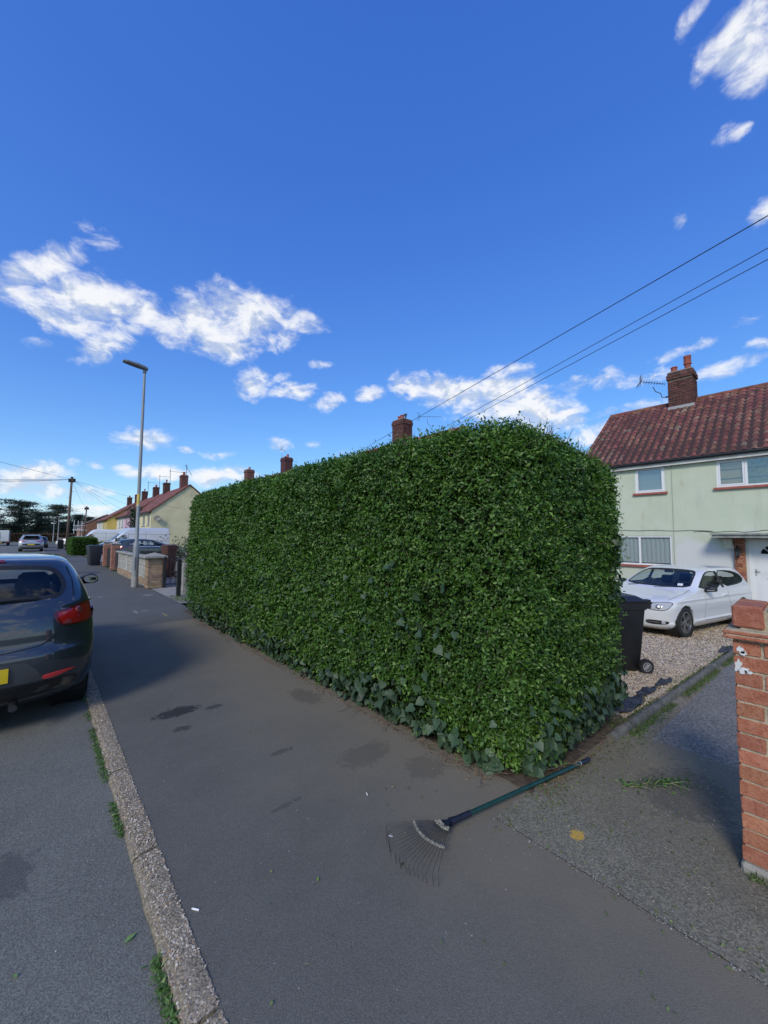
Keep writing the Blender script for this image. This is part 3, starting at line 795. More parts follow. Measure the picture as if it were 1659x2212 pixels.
# torn weed membrane
m_membrane = mk("membrane", (0.022, 0.024, 0.030), (0.05, 0.053, 0.06), sc=25, rough=0.55, bump=.5, bsc=90)
def membrane(cx, cy_, ax, ay, seed, lab):
    g = random.Random(seed); b = MB(); n = 26
    vs = []
    for r_ in range(6):
        for k in range(n):
            a = 2 * math.pi * k / n
            w = 1 + .16 * math.sin(2 * a + seed) + .08 * math.sin(5 * a + 2 * seed) + g.uniform(-.06, .06)
            rr = r_ / 5 * w
            x, y = cx + ax * rr * math.cos(a), cy_ + ay * rr * math.sin(a)
            vs.append((x, y, gz(x, y) + .03 + .014 * math.sin(x * 19 + seed) * math.sin(y * 26) + g.uniform(-.003, .006) + (.014 if r_ == 5 and k % 5 == 0 else 0)))
    fs = [(r_ * n + k, r_ * n + (k + 1) % n, (r_ + 1) * n + (k + 1) % n, (r_ + 1) * n + k) for r_ in range(5) for k in range(n)]
    b.add(vs, fs)
    o = b.build("weed_membrane", m_membrane, smooth=True, fix=False)
    md = o.modifiers.new("thickness", 'SOLIDIFY'); md.thickness = .003
    tag(o, lab, "membrane", "torn weed membrane sheets")
membrane(4.72, 1.36, .34, .09, 1, "largest torn black weed membrane sheet lying by the hedge corner")
membrane(5.35, 1.37, .24, .07, 2, "crumpled strip of black weed membrane in the middle of the edging")
membrane(5.98, 1.34, .26, .055, 3, "narrow strip of dark weed membrane on the gravel farther up the edging")
membrane(9.6, 1.16, .55, .075, 4, "grey blue sheet of weed membrane beside the brick gate pier")

# ------------------------------------------------------------------ grass, weeds and clippings
m_grass = leaf_mat("grass_blade", (0.06, 0.12, 0.025), (0.13, 0.20, 0.05), (0.10, 0.12, 0.04), rough=.55, trans=.3)
m_clip = leaf_mat("clipping", (0.08, 0.15, 0.03), (0.19, 0.26, 0.08), (0.15, 0.19, 0.07), rough=.5, trans=.2)
m_chip_pale = pebble_mat("pale_chip", [(.30, .29, .27), (.45, .43, .40), (.22, .21, .20), (.55, .53, .50)])
m_straw = leaf_mat("straw", (0.35, 0.30, 0.17), (0.5, 0.45, 0.3), (0.3, 0.24, 0.13), rough=.8, trans=.1)
def blades(name, pts, L, label, mat=m_grass, w=.006, spread=.7):
    n = len(pts); d = np.stack([gen.normal(size=n) * spread, gen.normal(size=n) * spread, np.ones(n)], 1)
    v, f = leaf_arrays(pts, d, gen.normal(size=(n, 3)), L * gen.uniform(.5, 1.3, n), np.full(n, w) * gen.uniform(.6, 1.5, n), .1)
    return tag(np_mesh(name, v, f, mat), label, "grass", None, 'stuff')
n = 5200
xx = 3.9 + gen.random(n) * 6.3; side = gen.random(n) < .5
yy = np.array([ex(x) for x in xx]) + np.where(side, .045 + abs(gen.normal(size=n)) * .07, -.055 - abs(gen.normal(size=n)) * .035)
ok = (np.sin(xx * 3.1) + np.sin(xx * 7.7 + 1) > -.8)
pts = np.stack([xx, yy, [gz(x) for x in xx]], 1)[ok]
blades("edging_grass", pts, .042, "tufts of grass growing along both sides of the edging")
def weed_leaves(name, pts, L, label, mat=m_clip, flat=.35):
    n = len(pts); a = gen.random(n) * 6.28
    d = np.stack([np.cos(a), np.sin(a), gen.normal(size=n) * flat], 1)
    nn = np.stack([gen.normal(size=n) * .3, gen.normal(size=n) * .3, np.ones(n)], 1)
    v, f = leaf_arrays(pts, d, nn, L * gen.uniform(.5, 1.4, n), L * .5 * gen.uniform(.5, 1.2, n), .15)
    return tag(np_mesh(name, v, f, mat), label, "clippings" if 'clip' in name else "weeds", None, 'stuff')
n = 2600
wy = 1.2 + gen.random(n) ** 1.3 * 5.2
ok = (np.sin(wy * 5.3) + np.sin(wy * 11.1 + 2) + np.sin(wy * 2.1) > -.35)
wp = np.stack([.428 - abs(gen.normal(size=n)) * .014, wy, -.03 + gen.random(n) * .02], 1)[ok]
weed_leaves("kerb_weeds", wp, .024, "small green weeds growing in the gutter against the kerb", leaf_mat("weed_leaf", (.07, .14, .03), (.15, .25, .06), (.08, .15, .04)), .5)
cl = []
def patch(n, cx, cy_, rx, ry):
    p = np.stack([cx + gen.normal(size=n) * rx, cy_ + gen.normal(size=n) * ry, np.zeros(n)], 1); p[:, 2] = [gz(a) + .008 for a in p[:, 0]]; cl.append(p)
patch(90, 2.5, 1.2, .16, .06); patch(120, 3.0, 1.18, .3, .05); patch(150, 3.75, 1.1, .3, .06); patch(40, 2.9, .95, .25, .12); patch(46, 2.35, 1.05, .2, .2)
patch(14, 2.05, 1.25, .05, .03); patch(14, 2.12, .62, .3, .3); patch(150, 2.9, .55, .6, .35); patch(26, 2.1, .3, .04, .15); patch(20, 4.3, 1.05, .3, .04); patch(60, 5.0, 1.05, .6, .03)
patch(18, 3.2, .72, .1, .05); patch(26, 3.3, .68, .1, .03); patch(9, 1.9, 1.86, .2, .15); patch(12, 2.2, 2.6, .06, .5); patch(10, 1.2, 3.2, .5, 1.5); patch(10, 1.4, 1.4, .4, .3)
cp = np.concatenate(cl); cp = cp[(cp[:, 1] < 1.28) | (cp[:, 0] < 2.3)]
cp[:, 2] = [max(gz(a), -9) + .010 for a in cp[:, 0]]
weed_leaves("hedge_clippings", cp, .022, "green hedge clippings scattered on the drive near the rake", m_clip, .25)
sp = np.stack([gen.uniform(2.1, 4.2, 800), gen.uniform(-.2, 1.2, 800), np.zeros(800)], 1); sp[:, 2] = [gz(a) + .008 for a in sp[:, 0]]
sp = np.concatenate([sp, np.stack([gen.uniform(.6, 2.2, 60), gen.uniform(1.2, 7, 60), np.full(60, .006)], 1), np.stack([2.3 - abs(gen.normal(size=160)) * .05, 1.6 + gen.random(160) ** 1.3 * 6, np.full(160, .008)], 1)])
n = len(sp); a = gen.random(n) * 6.28
v, f = leaf_arrays(sp, np.stack([np.cos(a), np.sin(a), np.zeros(n)], 1), np.tile([[0, 0, 1.]], (n, 1)), .022 * gen.uniform(.4, 1.6, n), np.full(n, .0035), .2)
tag(np_mesh("straw_clippings", v, f, m_straw), "pale broken stems and dry bits scattered over the drive", "clippings", None, 'stuff')
n = 520
lp = np.concatenate([np.stack([2.33 - abs(gen.normal(size=n)) * .035, 1.5 + gen.random(n) ** 1.2 * 6.6, gen.uniform(.006, .02, n)], 1), np.stack([gen.uniform(2.4, 4.0, 200), 1.24 - abs(gen.normal(size=200)) * .04, np.full(200, .012)], 1)])
lp[:, 2] += [gz(a) for a in lp[:, 0]]
weed_leaves("dry_leaf_litter", lp, .022, "brown dry leaf litter along the foot of the hedge", m_dry, .4)
# things that lie about singly
m_white = mk("white_paper", (.8, .8, .78), rough=.7)
def stub(x, y, a, L, r, lab, nm="cigarette_end", z=0.0):
    b = MB(); c, s = math.cos(a) * L / 2, math.sin(a) * L / 2
    b.tube([(x - c, y - s, z + r), (x + c * .2, y + s * .2, z + r), (x + c, y + s, z + r)], [r, r, r * .85], 8)
    tag(b.build(nm, m_white, smooth=50), lab, "litter")
stub(.585, 1.86, 2.2, .035, .004, "white cigarette end lying beside the kerb")
stub(1.62, 1.95, 1.2, .024, .003, "small white stub lying in the middle of the pavement", "cigarette_end")
b = MB()
for i in range(7):
    q0 = Vector((2.95 + .05 * i, .92 - .035 * i, gz(3.0) + .010)); d0 = Vector((.8 + gen.normal() * .25, -.5 + gen.normal() * .3, .05)).normalized()
    L0 = gen.uniform(.08, .2)
    b.tube([q0, q0 + d0 * L0 * .5 + Vector((0, 0, .012)), q0 + d0 * L0 + Vector((gen.normal() * .02, gen.normal() * .02, -.004))], [.0028, .0022, .0014], 5)
br = b.build("cut_branch", mk("green_stem", (.14, .2, .06), (.2, .22, .1), sc=20), fix=False)
tag(br, "cut leafy hedge shoot lying on the driveway near the brick pier", "branch")
n = 75; q = gen.random(n)
P = np.stack([2.96 + .46 * q, .91 - .27 * q + gen.normal(size=n) * .035, np.full(n, .02)], 1); P[:, 2] += [gz(a) for a in P[:, 0]]
v, f = leaf_arrays(P, np.stack([gen.normal(size=n) + .6, gen.normal(size=n) - .3, gen.normal(size=n) * .2 + .1], 1), np.tile([[0, 0, 1.]], (n, 1)) + gen.normal(size=(n, 3)) * .3, .034 * gen.uniform(.7, 1.2, n), np.full(n, .016))
o = np_mesh("leaves", v, f, m_privet, br)

# single leaves lying on the road and pavement
lf_m = leaf_mat("fallen_leaf", (.12, .24, .05), (.22, .33, .09), (.15, .25, .06))
for i, (x, y, a, L, lab) in enumerate([(.335, 1.93, .4, .055, "long green leaf lying on the road beside the kerb"), (.30, 1.38, 1.2, .040, "green leaf lying in the gutter at the bottom of the picture"), (.36, 1.28, 2.4, .05, "broad green leaf against the kerb nearest the viewer"),
                                      (1.05, 1.62, .9, .03, "small yellow green leaf lying in the middle of the near pavement"), (.02, 2.05, 2.0, .03, "small pale leaf lying out on the road")]):
    z_ = -.028 if x < .43 else .004
    v, f = leaf_arrays(np.array([[x, y, z_ + .004]]), np.array([[math.cos(a), math.sin(a), .05]]), np.array([[.1, .1, 1.]]), np.array([L]), np.array([L * .42]), .12)
    tag(np_mesh("fallen_leaf", v, f, lf_m), lab, "leaf", "single fallen leaves")

# grit along the joint between pavement and driveway, weeds at the foot of the pier
n = 700; jy = gen.uniform(-.6, 1.3, n)
o = pebbles("joint_grit", np.stack([2.05 + gen.normal(size=n) * .014, jy, np.full(n, .003)], 1), .0038 * gen.uniform(.6, 1.4, n), m_chip, flat=.5, sink=.4)
tag(o, "pale grit lying along the joint where the driveway meets the pavement", "grit", None, 'stuff')
n = 380
blades("pier_grass", np.stack([2.64 - abs(gen.normal(size=n)) * .03, gen.uniform(-.15, .28, n), np.full(n, .001)], 1), .03, "sparse grass and moss at the foot of the brick gate pier", m_grass, .004, 1.0)
# ------------------------------------------------------------------ building materials
m_render_green = bpy.data.materials.new("green_render"); m_render_green.use_nodes = True
t = NT(m_render_green.node_tree); p_ = m_render_green.node_tree.nodes['Principled BSDF']
pos = t.n('ShaderNodeNewGeometry').outputs['Position']; X_, Y_, Z_ = t.sep(pos)
gcol = t.mix(t.rmap(t.noise(pos, 0.9, 6.0, .6), .35, .68), (.50, .555, .42), (.56, .60, .48))
gcol = t.mix(t.math('MULTIPLY', t.rmap(t.noise(t.vmul(pos, (1, 2.5, .5)), 1.2, 6.0, .65), .50, .75), .55), gcol, (.38, .41, .34))
low = t.math('ADD', Z_, t.math('MULTIPLY', t.math('SUBTRACT', t.noise(pos, 1.1, 4.0), .5), 1.6))
gcol = t.mix(t.math('MULTIPLY', t.rmap(low, 1.35, 1.85, 1.0, 0.0), t.rmap(Y_, 3.15, 3.3, 1.0, 0.25)), gcol, (.60, .61, .60))
rust = t.math('MULTIPLY', t.rmap(t.noise(t.vmul(pos, (1, 9, 1.2)), 1.0, 3.0), .66, .74), .35)
gcol = t.mix(rust, gcol, (.46, .36, .20))
t.val(p_.inputs['Base Color'], gcol); p_.inputs['Roughness'].default_value = .9
bp = t.n('ShaderNodeBump'); bp.inputs['Strength'].default_value = .35; bp.inputs['Distance'].default_value = .01
t.val(bp.inputs['Height'], t.noise(pos, 90.0, 4.0)); t.val(p_.inputs['Normal'], bp.outputs[0])

m_upvc = mk("white_upvc", (.74, .75, .76), rough=.35)
m_sillred = mk("red_painted_sill", (.30, .075, .055), (.36, .11, .08), sc=12, rough=.7)
m_gutter = mk("black_gutter", (.012, .012, .016), rough=.35)
m_fascia = mk("white_fascia", (.62, .62, .60), (.5, .5, .48), sc=4, rough=.6)
m_lead = mk("lead_flashing", (.30, .32, .33), (.40, .41, .41), sc=10, rough=.6)
m_winglass = glass_mat("window_glass", (.86, .90, .91), alpha=.5)
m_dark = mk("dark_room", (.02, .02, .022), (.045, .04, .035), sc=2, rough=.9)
m_curtain = mk("net_curtain", (.80, .82, .80), (.9, .9, .88), sc=7, rough=.9, stretch=(1, 8, .3))
m_blind = mk("window_blind", (.62, .65, .68), rough=.7)  # lightened to stand in for bright sky reflected in the panes
m_tan = mk("tan_reflection", (.40, .26, .11), (.46, .31, .14), sc=2, rough=.8)  # tan colour stands in for a warm reflection in the pane
m_tile = mk("clay_pantile", (.15, .053, .039), (.22, .084, .057), sc=1.1, rough=.8, rnd=.38, bump=.5, bsc=50, c3=(.25, .22, .15), c3sc=2.2, c3thr=(.54, .76))
m_tile_i = mk("clay_pantile_rest", (.15, .053, .039), (.22, .084, .057), sc=1.1, rough=.8, rnd=.38, island=True, bump=.5, bsc=50, c3=(.25, .22, .15), c3sc=2.2, c3thr=(.54, .76))
m_roofbase = mk("roof_underlay", (.05, .025, .02), rough=.9)
m_farroof = mk("far_tiles", (.16, .05, .033), (.24, .085, .055), sc=1.4, rough=.8, bump=.8, bsc=7, c3=(.10, .04, .03), c3sc=5)
m_brick_dark = mk("dark_chimney_brick", (.085, .034, .03), (.14, .058, .048), sc=9, rough=.85, rnd=.35, bump=.5, bsc=70)
m_brick_red = mk("red_brick", (.45, .158, .085), (.53, .22, .13), sc=22, rough=.9, rnd=.16, bump=1.0, bsc=160, c3=(.34, .12, .072), c3sc=60, c3thr=(.52, .68))
m_brick_porch = mk("porch_brick", (.28, .10, .055), (.36, .15, .085), sc=10, rough=.85, rnd=.3)
m_brick_buff = mk("buff_brick", (.26, .17, .10), (.34, .23, .14), sc=8, rough=.9, rnd=.25)
m_brick_orange = mk("orange_brick", (.34, .14, .085), (.40, .18, .11), sc=8, rough=.9, rnd=.2)
m_mortar = mk("mortar", (.42, .36, .25), (.54, .47, .34), sc=25, rough=.95, bump=.8, bsc=120)
m_mortar_dk = mk("dark_mortar", (.13, .105, .085), (.20, .17, .14), sc=20, rough=.95)
m_mortar_lt = mk("pale_mortar", (.34, .32, .28), (.42, .40, .36), sc=20, rough=.95)
m_pot = mk("terracotta_pot", (.36, .10, .06), (.28, .07, .05), sc=8, rough=.8)
m_alu = mk("aerial_metal", (.09, .09, .10), rough=.5, metal=.5)
m_black = mk("black_metal", (.012, .012, .013), (.02, .02, .02), sc=30, rough=.45)
m_conc = mk("concrete", (.27, .255, .225), (.36, .34, .30), sc=6, rough=.95, bump=.7, bsc=50, c3=(.15, .15, .11), c3sc=8)
m_canopy = mk("felt_canopy", (.20, .21, .20), (.30, .31, .29), sc=5, rough=.9, c3=(.10, .11, .08), c3sc=14)

FX = lambda X0: (lambda u, v, d=0.0: (X0 + d, u, v))         # facade that faces the street (-x); d goes inwards
FY = lambda Y0: (lambda u, v, d=0.0: (u, Y0 + d, v))         # gable that faces the camera end (-y)

def facade(mb, fn, u0, u1, v0, v1, holes=(), reveal=.1):
    us = sorted({u0, u1, *[h[0] for h in holes], *[h[1] for h in holes]}); vs = sorted({v0, v1, *[h[2] for h in holes], *[h[3] for h in holes]})
    for a, b_ in zip(us, us[1:]):
        for c, d in zip(vs, vs[1:]):
            if any(h[0] - 1e-6 <= a and b_ <= h[1] + 1e-6 and h[2] - 1e-6 <= c and d <= h[3] + 1e-6 for h in holes): continue
            mb.add([fn(a, c), fn(b_, c), fn(b_, d), fn(a, d)], [(0, 1, 2, 3)])
    for a, b_, c, d in holes:
        for q in (((a, c), (b_, c)), ((b_, c), (b_, d)), ((b_, d), (a, d)), ((a, d), (a, c))):
            mb.add([fn(*q[0]), fn(*q[1]), fn(*q[1], reveal), fn(*q[0], reveal)], [(0, 1, 2, 3)])

def fbox(mb, fn, u0, u1, v0, v1, d0, d1):
    vs = [fn(u, v, d) for d in (d0, d1) for u, v in ((u0, v0), (u1, v0), (u1, v1), (u0, v1))]
    mb.add(vs, [(0, 1, 2, 3), (7, 6, 5, 4), (0, 4, 5, 1), (1, 5, 6, 2), (2, 6, 7, 3), (3, 7, 4, 0)])

def window(parent, fn, u0, u1, v0, v1, bars=(), sill=None, fr=.055, room=m_dark, inner=None, sill_mat=m_sillred, frame_mat=m_upvc, sash=None):
    """window part: frame mesh with pane, sill and what hangs behind as sub-parts"""
    b = MB()
    fbox(b, fn, u0, u1, v0, v0 + fr, .02, .09); fbox(b, fn, u0, u1, v1 - fr, v1, .02, .09)
    fbox(b, fn, u0, u0 + fr, v0 + fr, v1 - fr, .021, .089); fbox(b, fn, u1 - fr, u1, v0 + fr, v1 - fr, .021, .089)
    for u in bars:
        fbox(b, fn, u - fr * .6, u + fr * .6, v0 + fr, v1 - fr, .022, .088)
    for (a, c) in (sash or ()):
        s = fr * .8
        fbox(b, fn, a, c, v0 + fr, v0 + fr + s, .008, .08); fbox(b, fn, a, c, v1 - fr - s, v1 - fr, .008, .08)
        fbox(b, fn, a, a + s, v0 + fr + s, v1 - fr - s, .009, .079); fbox(b, fn, c - s, c, v0 + fr + s, v1 - fr - s, .009, .079)
    w = b.build("window", frame_mat); to_parent(w, parent)
    edges = [u0 + fr] + list(bars) + [u1 - fr]
    for a, c in zip(edges, edges[1:]):
        g = MB(); fbox(g, fn, a, c, v0 + fr, v1 - fr, .050, .056)
        to_parent(g.build("pane", m_winglass), w)
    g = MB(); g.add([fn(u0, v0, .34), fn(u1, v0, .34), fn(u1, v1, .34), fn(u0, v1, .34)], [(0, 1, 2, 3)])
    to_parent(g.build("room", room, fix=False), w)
    if inner:
        inner(w, u0 + fr, u1 - fr, v0 + fr, v1 - fr)
    if sill:
        b = MB(); e = sill
        fbox(b, fn, u0 - e, u1 + e, v0 - .075, v0 - .003, -.09, .06)
        to_parent(b.build("sill", sill_mat), w)
    return w

def curtain_inner(fn, mat=m_curtain):
    def f(w, a, c, v0, v1):
        b = MB(); n = max(10, int((c - a) / .025)); k = 0
        vs = []
        for i in range(n + 1):
            u = a + (c - a) * i / n; d = .085 + .016 * math.sin(u * 46) + .007 * math.sin(u * 97 + 1)
            vs += [fn(u, v0 + .03, d), fn(u, v1, d)]
        b.add(vs, [(2 * i, 2 * i + 2, 2 * i + 3, 2 * i + 1) for i in range(n)])
        to_parent(b.build("curtain", mat, smooth=True, fix=False), w)
    return f
def blind_reflection_inner(fn, mat=m_blind, step=.05):
    def f(w, a, c, v0, v1):
        b = MB(); v = v1
        while v > v0 + .01:
            b.add([fn(a, v, .12), fn(c, v, .12), fn(c, v - step * .85, .145), fn(a, v - step * .85, .145)], [(0, 1, 2, 3)]); v -= step
        to_parent(b.build("blind_reflection", mat, fix=False), w)
    return f

def brick_mesh(L, H, D, mat, j=.0015, bev=.005):
    b = MB(); b.cbox(0, L, 0, D, 0, H, bev, j)
    return b.build("brick", mat)

def brick_face(parent, org, udir, width, z0, courses, mat, blen=.215, bh=.065, joint=.01, depth=.0, bond=True, jit=.0015, half_first=0, proud=.0, cache={}):
    """bricks of one face, each its own object; org = corner, udir = unit vector along the face, depth inwards"""
    ang = math.atan2(udir[1], udir[0])
    hl = (blen - joint) / 2
    for c in range(courses):
        z = z0 + c * (bh + joint); u = 0.0; k = 0
        while u < width - .02:
            L = hl if (bond and (c + half_first) % 2 and k == 0) else blen
            L = min(L, width - u)
            if width - u - L < .03: L = width - u
            key = (round(L, 3), bh, mat.name, depth)
            vs = cache.setdefault(key, [])
            if len(vs) < 3:
                o = brick_mesh(L, bh, depth, mat, jit); vs.append(o.data)
            else:
                o = bpy.data.objects.new("brick", random.choice(vs)); COL.objects.link(o)
            o.rotation_euler = (random.uniform(-.004, .004), random.uniform(-.004, .004), ang)
            o.location = (org[0] + udir[0] * u, org[1] + udir[1] * u, z)
            to_parent(o, parent)
            u += L + joint; k += 1

# ------------------------------------------------------------------ green house
XH = 16.6; GZ0 = -0.62
house = thing("house", "pale green rendered house with red pantile roof behind the white car", "house", (XH, 2, GZ0))
fnH = FX(XH)
holes = [(3.45, 4.37, 3.30, 4.25), (-.2, 2.04, 3.31, 4.22), (3.32, 5.25, .66, 1.72), (.30, 1.36, GZ0 + .05, 1.60), (-2.6, -1.4, 3.30, 4.25), (-3.4, -1.5, .66, 1.72)]
b = MB(); facade(b, fnH, -6, 6.25, GZ0, 4.6, holes)
gp = [(XH, GZ0), (XH + 8, GZ0), (XH + 8, 4.6), (XH + 4, 7.5), (XH, 4.6)]
b.add([(x, 6.25, z) for x, z in gp], [tuple(range(5))]); b.add([(x, -6, z) for x, z in gp], [tuple(range(5))])
b.add([(XH + 8, -6, GZ0), (XH + 8, 6.25, GZ0), (XH + 8, 6.25, 4.6), (XH + 8, -6, 4.6)], [(0, 1, 2, 3)])
to_parent(b.build("wall", m_render_green, fix=False), house)
w1 = window(house, fnH, 3.45, 4.37, 3.30, 4.25, sill=.07, sash=[(3.505, 4.315)], inner=blind_reflection_inner(fnH))
w2 = window(house, fnH, -.2, 2.04, 3.31, 4.22, bars=(1.32, .35), sill=.08, sash=[(1.36, 1.985)], inner=blind_reflection_inner(fnH, m_tan, .3))
w3 = window(house, fnH, 3.32, 5.25, .66, 1.72, bars=(4.30,), sill=.07, inner=curtain_inner(fnH))
window(house, fnH, -2.6, -1.4, 3.30, 4.25, sill=.07); window(house, fnH, -3.4, -1.5, .66, 1.72, bars=(-2.5,), sill=.07)
# front door with fanlight and panels
b = MB(); fbox(b, fnH, .30, 1.36, GZ0 + .05, 1.60, .06, .10)
door = b.build("door", mk("white_door", (.72, .73, .74), rough=.4)); to_parent(door, house)
b = MB()
for a, c in ((.30, .36), (1.30, 1.36)): fbox(b, fnH, a, c, GZ0 + .05, 1.60, .01, .059)
fbox(b, fnH, .36, 1.30, 1.54, 1.60, .011, .058)
to_parent(b.build("door_frame", m_upvc), door)
for u0, u1, v0, v1 in ((.90, 1.18, .55, 1.0), (.48, .76, .55, 1.0), (.90, 1.18, -.35, .3), (.48, .76, -.35, .3)):
    b = MB(); fbox(b, fnH, u0, u1, v0, v1, .052, .06); fbox(b, fnH, u0 + .04, u1 - .04, v0 + .04, v1 - .04, .046, .053)
    to_parent(b.build("door_panel", m_upvc), door)
fan = MB()
for k in range(4):
    a0, a1 = math.pi * (k + .08) / 4, math.pi * (k + .92) / 4
    pts = [(.83 + r_ * math.cos(a), 1.16 + r_ * 1.0 * math.sin(a)) for r_, aa in ((.11, (a0, a1)), (.27, (a1, a0))) for a in (aa[0], (aa[0] + aa[1]) / 2, aa[1])]
    fan.add([fnH(u, v, .057) for u, v in pts], [(0, 1, 2, 3, 4, 5)])
to_parent(fan.build("fanlight", mk("dark_glass", (.015, .017, .02), rough=.08), fix=False), door)
b = MB(); fbox(b, fnH, .68, .98, .40, .47, .045, .06); to_parent(b.build("letter_plate", m_upvc), door)
b = MB(); fbox(b, fnH, 1.20, 1.24, .50, .70, .045, .06); b.tube([fnH(1.22, .64, .05), fnH(1.22, .64, .0), fnH(1.12, .63, .0)], .011, 8); to_parent(b.build("handle", m_lead), door)
# canopy over the door, meter box, lantern, brick strip and number
b = MB(); fbox(b, fnH, -2.4, 2.13, 1.66, 1.75, -.75, -.002); fbox(b, fnH, -2.45, 2.17, 1.752, 1.80, -.80, -.003)
to_parent(b.build("door_canopy", m_canopy), house)
b = MB(); fbox(b, fnH, 1.72, 1.94, 1.44, 1.64, -.14, -.003); fbox(b, fnH, 1.66, 1.90, 1.30, 1.44, -.08, -.004); to_parent(b.build("meter_box", mk("cream_plastic", (.62, .62, .50), rough=.5)), house)
b = MB(); fbox(b, fnH, 1.425, 1.695, GZ0, 1.655, -.075, -.002); mo = b.build("brick_strip", m_mortar_lt); to_parent(mo, house)
brick_face(mo, (XH - .085, 1.428, 0), (0, 1), .264, GZ0 + .02, 25, m_brick_porch, blen=.20, bh=.078, joint=.012, depth=.03)
for o in [c for c in mo.children]: pass
b = MB(); lx, ly, lz = XH - .22, 1.60, 1.20
b.tube([(XH - .09, ly, lz + .12), (XH - .18, ly, lz + .22), (lx, ly, lz + .20)], .012, 8); b.tube([(XH - .09, ly, lz + .20), (XH - .09, ly, lz + .02)], .03, 8)
lan = b.build("wall_lantern", m_black); to_parent(lan, house)
b = MB(); b.x = Matrix.Translation((lx, ly, lz)); b.lathe([(.045, -.12), (.075, .06)], 6); to_parent(b.build("lantern_glass", glass_mat("lantern_glass", (.8, .82, .8))), lan)
b = MB(); b.x = Matrix.Translation((lx, ly, lz)); b.lathe([(.10, .062), (.03, .15), (.012, .19)], 6); b.lathe([(.03, -.16), (.055, -.122)], 6)
for k in range(6):
    a = k * math.pi / 3; b.tube([(.046 * math.cos(a), .046 * math.sin(a), -.12), (.077 * math.cos(a), .077 * math.sin(a), .06)], .006, 5)
to_parent(b.build("lantern_cap", m_black), lan)
b = MB(); fbox(b, fnH, 1.49, 1.64, .87, .97, -.105, -.088); plq = b.build("number_plaque", m_black); to_parent(plq, house)
tx = bpy.data.curves.new("house_number", 'FONT'); tx.body = "37"; tx.size = .10; tx.extrude = .001; tx.align_x = 'CENTER'; tx.align_y = 'CENTER'; tx.materials.append(m_upvc)
to = bpy.data.objects.new("house_number", tx); COL.objects.link(to); to.location = (XH - .108, 1.565, .92); to.rotation_euler = (math.pi / 2, 0, -math.pi / 2); to_parent(to, plq)
# cable and downpipe line, gutter, fascia
b = MB(); b.tube([fnH(3.24, 4.4, -.02), fnH(3.25, 1.8, -.02), fnH(3.27, GZ0, -.02)], .011, 6); to_parent(b.build("wall_cable", mk("cable_grey", (.42, .46, .38), rough=.7)), house)
b = MB(); pts = [fnH(5.2 - i * .3, 1.93 - .004 * i + .012 * math.sin(i * 1.7), -.012) for i in range(11)]; b.tube(pts, .007, 5)
pts = [fnH(2.7 - i * .25, 1.86 + .02 * math.sin(i * 2.1) + (.03 if i > 6 else 0), -.014) for i in range(12)]; b.tube(pts, .007, 5); to_parent(b.build("telephone_cable", m_black), house)
b = MB()
gpr = [(.0, 0), (.0, -.06), (-.03, -.10), (-.08, -.10), (-.11, -.06), (-.11, 0)]
vs = [(XH - .17 + a, y, 4.415 + c) for y in (-6.3, 6.3) for a, c in gpr]
b.add(vs, [(i, i + 1, 6 + i + 1, 6 + i) for i in range(5)] + [tuple(range(6)), tuple(range(6, 12))]); to_parent(b.build("gutter", m_gutter, fix=False), house)
b = MB(); b.box(XH - .165, XH - .14, -6.3, 6.3, 4.20, 4.36); b.box(XH - .14, XH, -6.3, 6.25, 4.25, 4.27); to_parent(b.build("fascia", m_fascia), house)
# roof
E0, E1 = Vector((XH - .24, 0, 4.42)), Vector((XH + 4.0, 0, 7.58))
SL = (E1 - E0); slen = SL.length; sdir = SL.normalized(); snor = Vector((-sdir.z, 0, sdir.x))
b = MB()
yl0, yl1 = -6.3, 6.34
q0, q1 = E0 - snor * .03, E1 - snor * .03
b.add([(q0.x, yl0, q0.z), (q0.x, yl1, q0.z), (q1.x, yl1, q1.z), (q1.x, yl0, q1.z), (2 * E1.x - E0.x, yl1, E0.z), (2 * E1.x - E0.x, yl0, E0.z)], [(0, 1, 2, 3), (3, 2, 4, 5)])
roof = b.build("roof", m_roofbase, fix=False); to_parent(roof, house)
md = roof.modifiers.new("thickness", 'SOLIDIFY'); md.thickness = .06; md.offset = -1
def tile_mesh(mat, w=.25, L=.36):
    b = MB(); n = 8; vs = []
    for i in range(n + 1):
        x = (w + .03) * i / n
        z = .013 * math.cos(2 * math.pi * x / w) + (.006 if i in (0, n) else 0)
        for y, dz in ((0, .018), (L, 0)):
            vs.append((x, y, z + dz)); 
    b.add(vs, [(2 * i, 2 * i + 2, 2 * i + 3, 2 * i + 1) for i in range(n)])
    b.add([vs[2 * i] for i in range(n + 1)] + [(vs[2 * i][0], vs[2 * i][1], vs[2 * i][2] - .016) for i in range(n + 1)], [(i, i + 1, n + 2 + i, n + 1 + i) for i in range(n)])
    return b
gauge = slen / 17.0
tv = [tile_mesh(m_tile) for _ in range(1)]
t0 = tv[0].build("roof_tile", m_tile, smooth=35)
spots = []
ncol = int((yl1 - yl0) / .25)
for r_ in range(17):
    for c in range(ncol):
        y = yl1 - .01 - .25 * c - .25
        spots.append((r_, c, y))
Rt = Matrix(((0, sdir.x, snor.x, 0), (1, 0, 0, 0), (0, sdir.z, snor.z, 0), (0, 0, 0, 1)))
vis = [s for s in spots if s[2] > .55 and not (s[0] < 6 and s[2] > 5.4) and not (s[0] < 2 and s[2] > 4.8)]
vis.sort(key=lambda s: (E0 + sdir * s[0] * gauge + Vector((0, s[2], 0))).length)
chosen = set(vis[:300])
tb_v, tb_f = np.array([v.co[:] for v in t0.data.vertices]), np.array([tuple(p.vertices) for p in t0.data.polygons])
rv_, rf_ = [], []
first = True
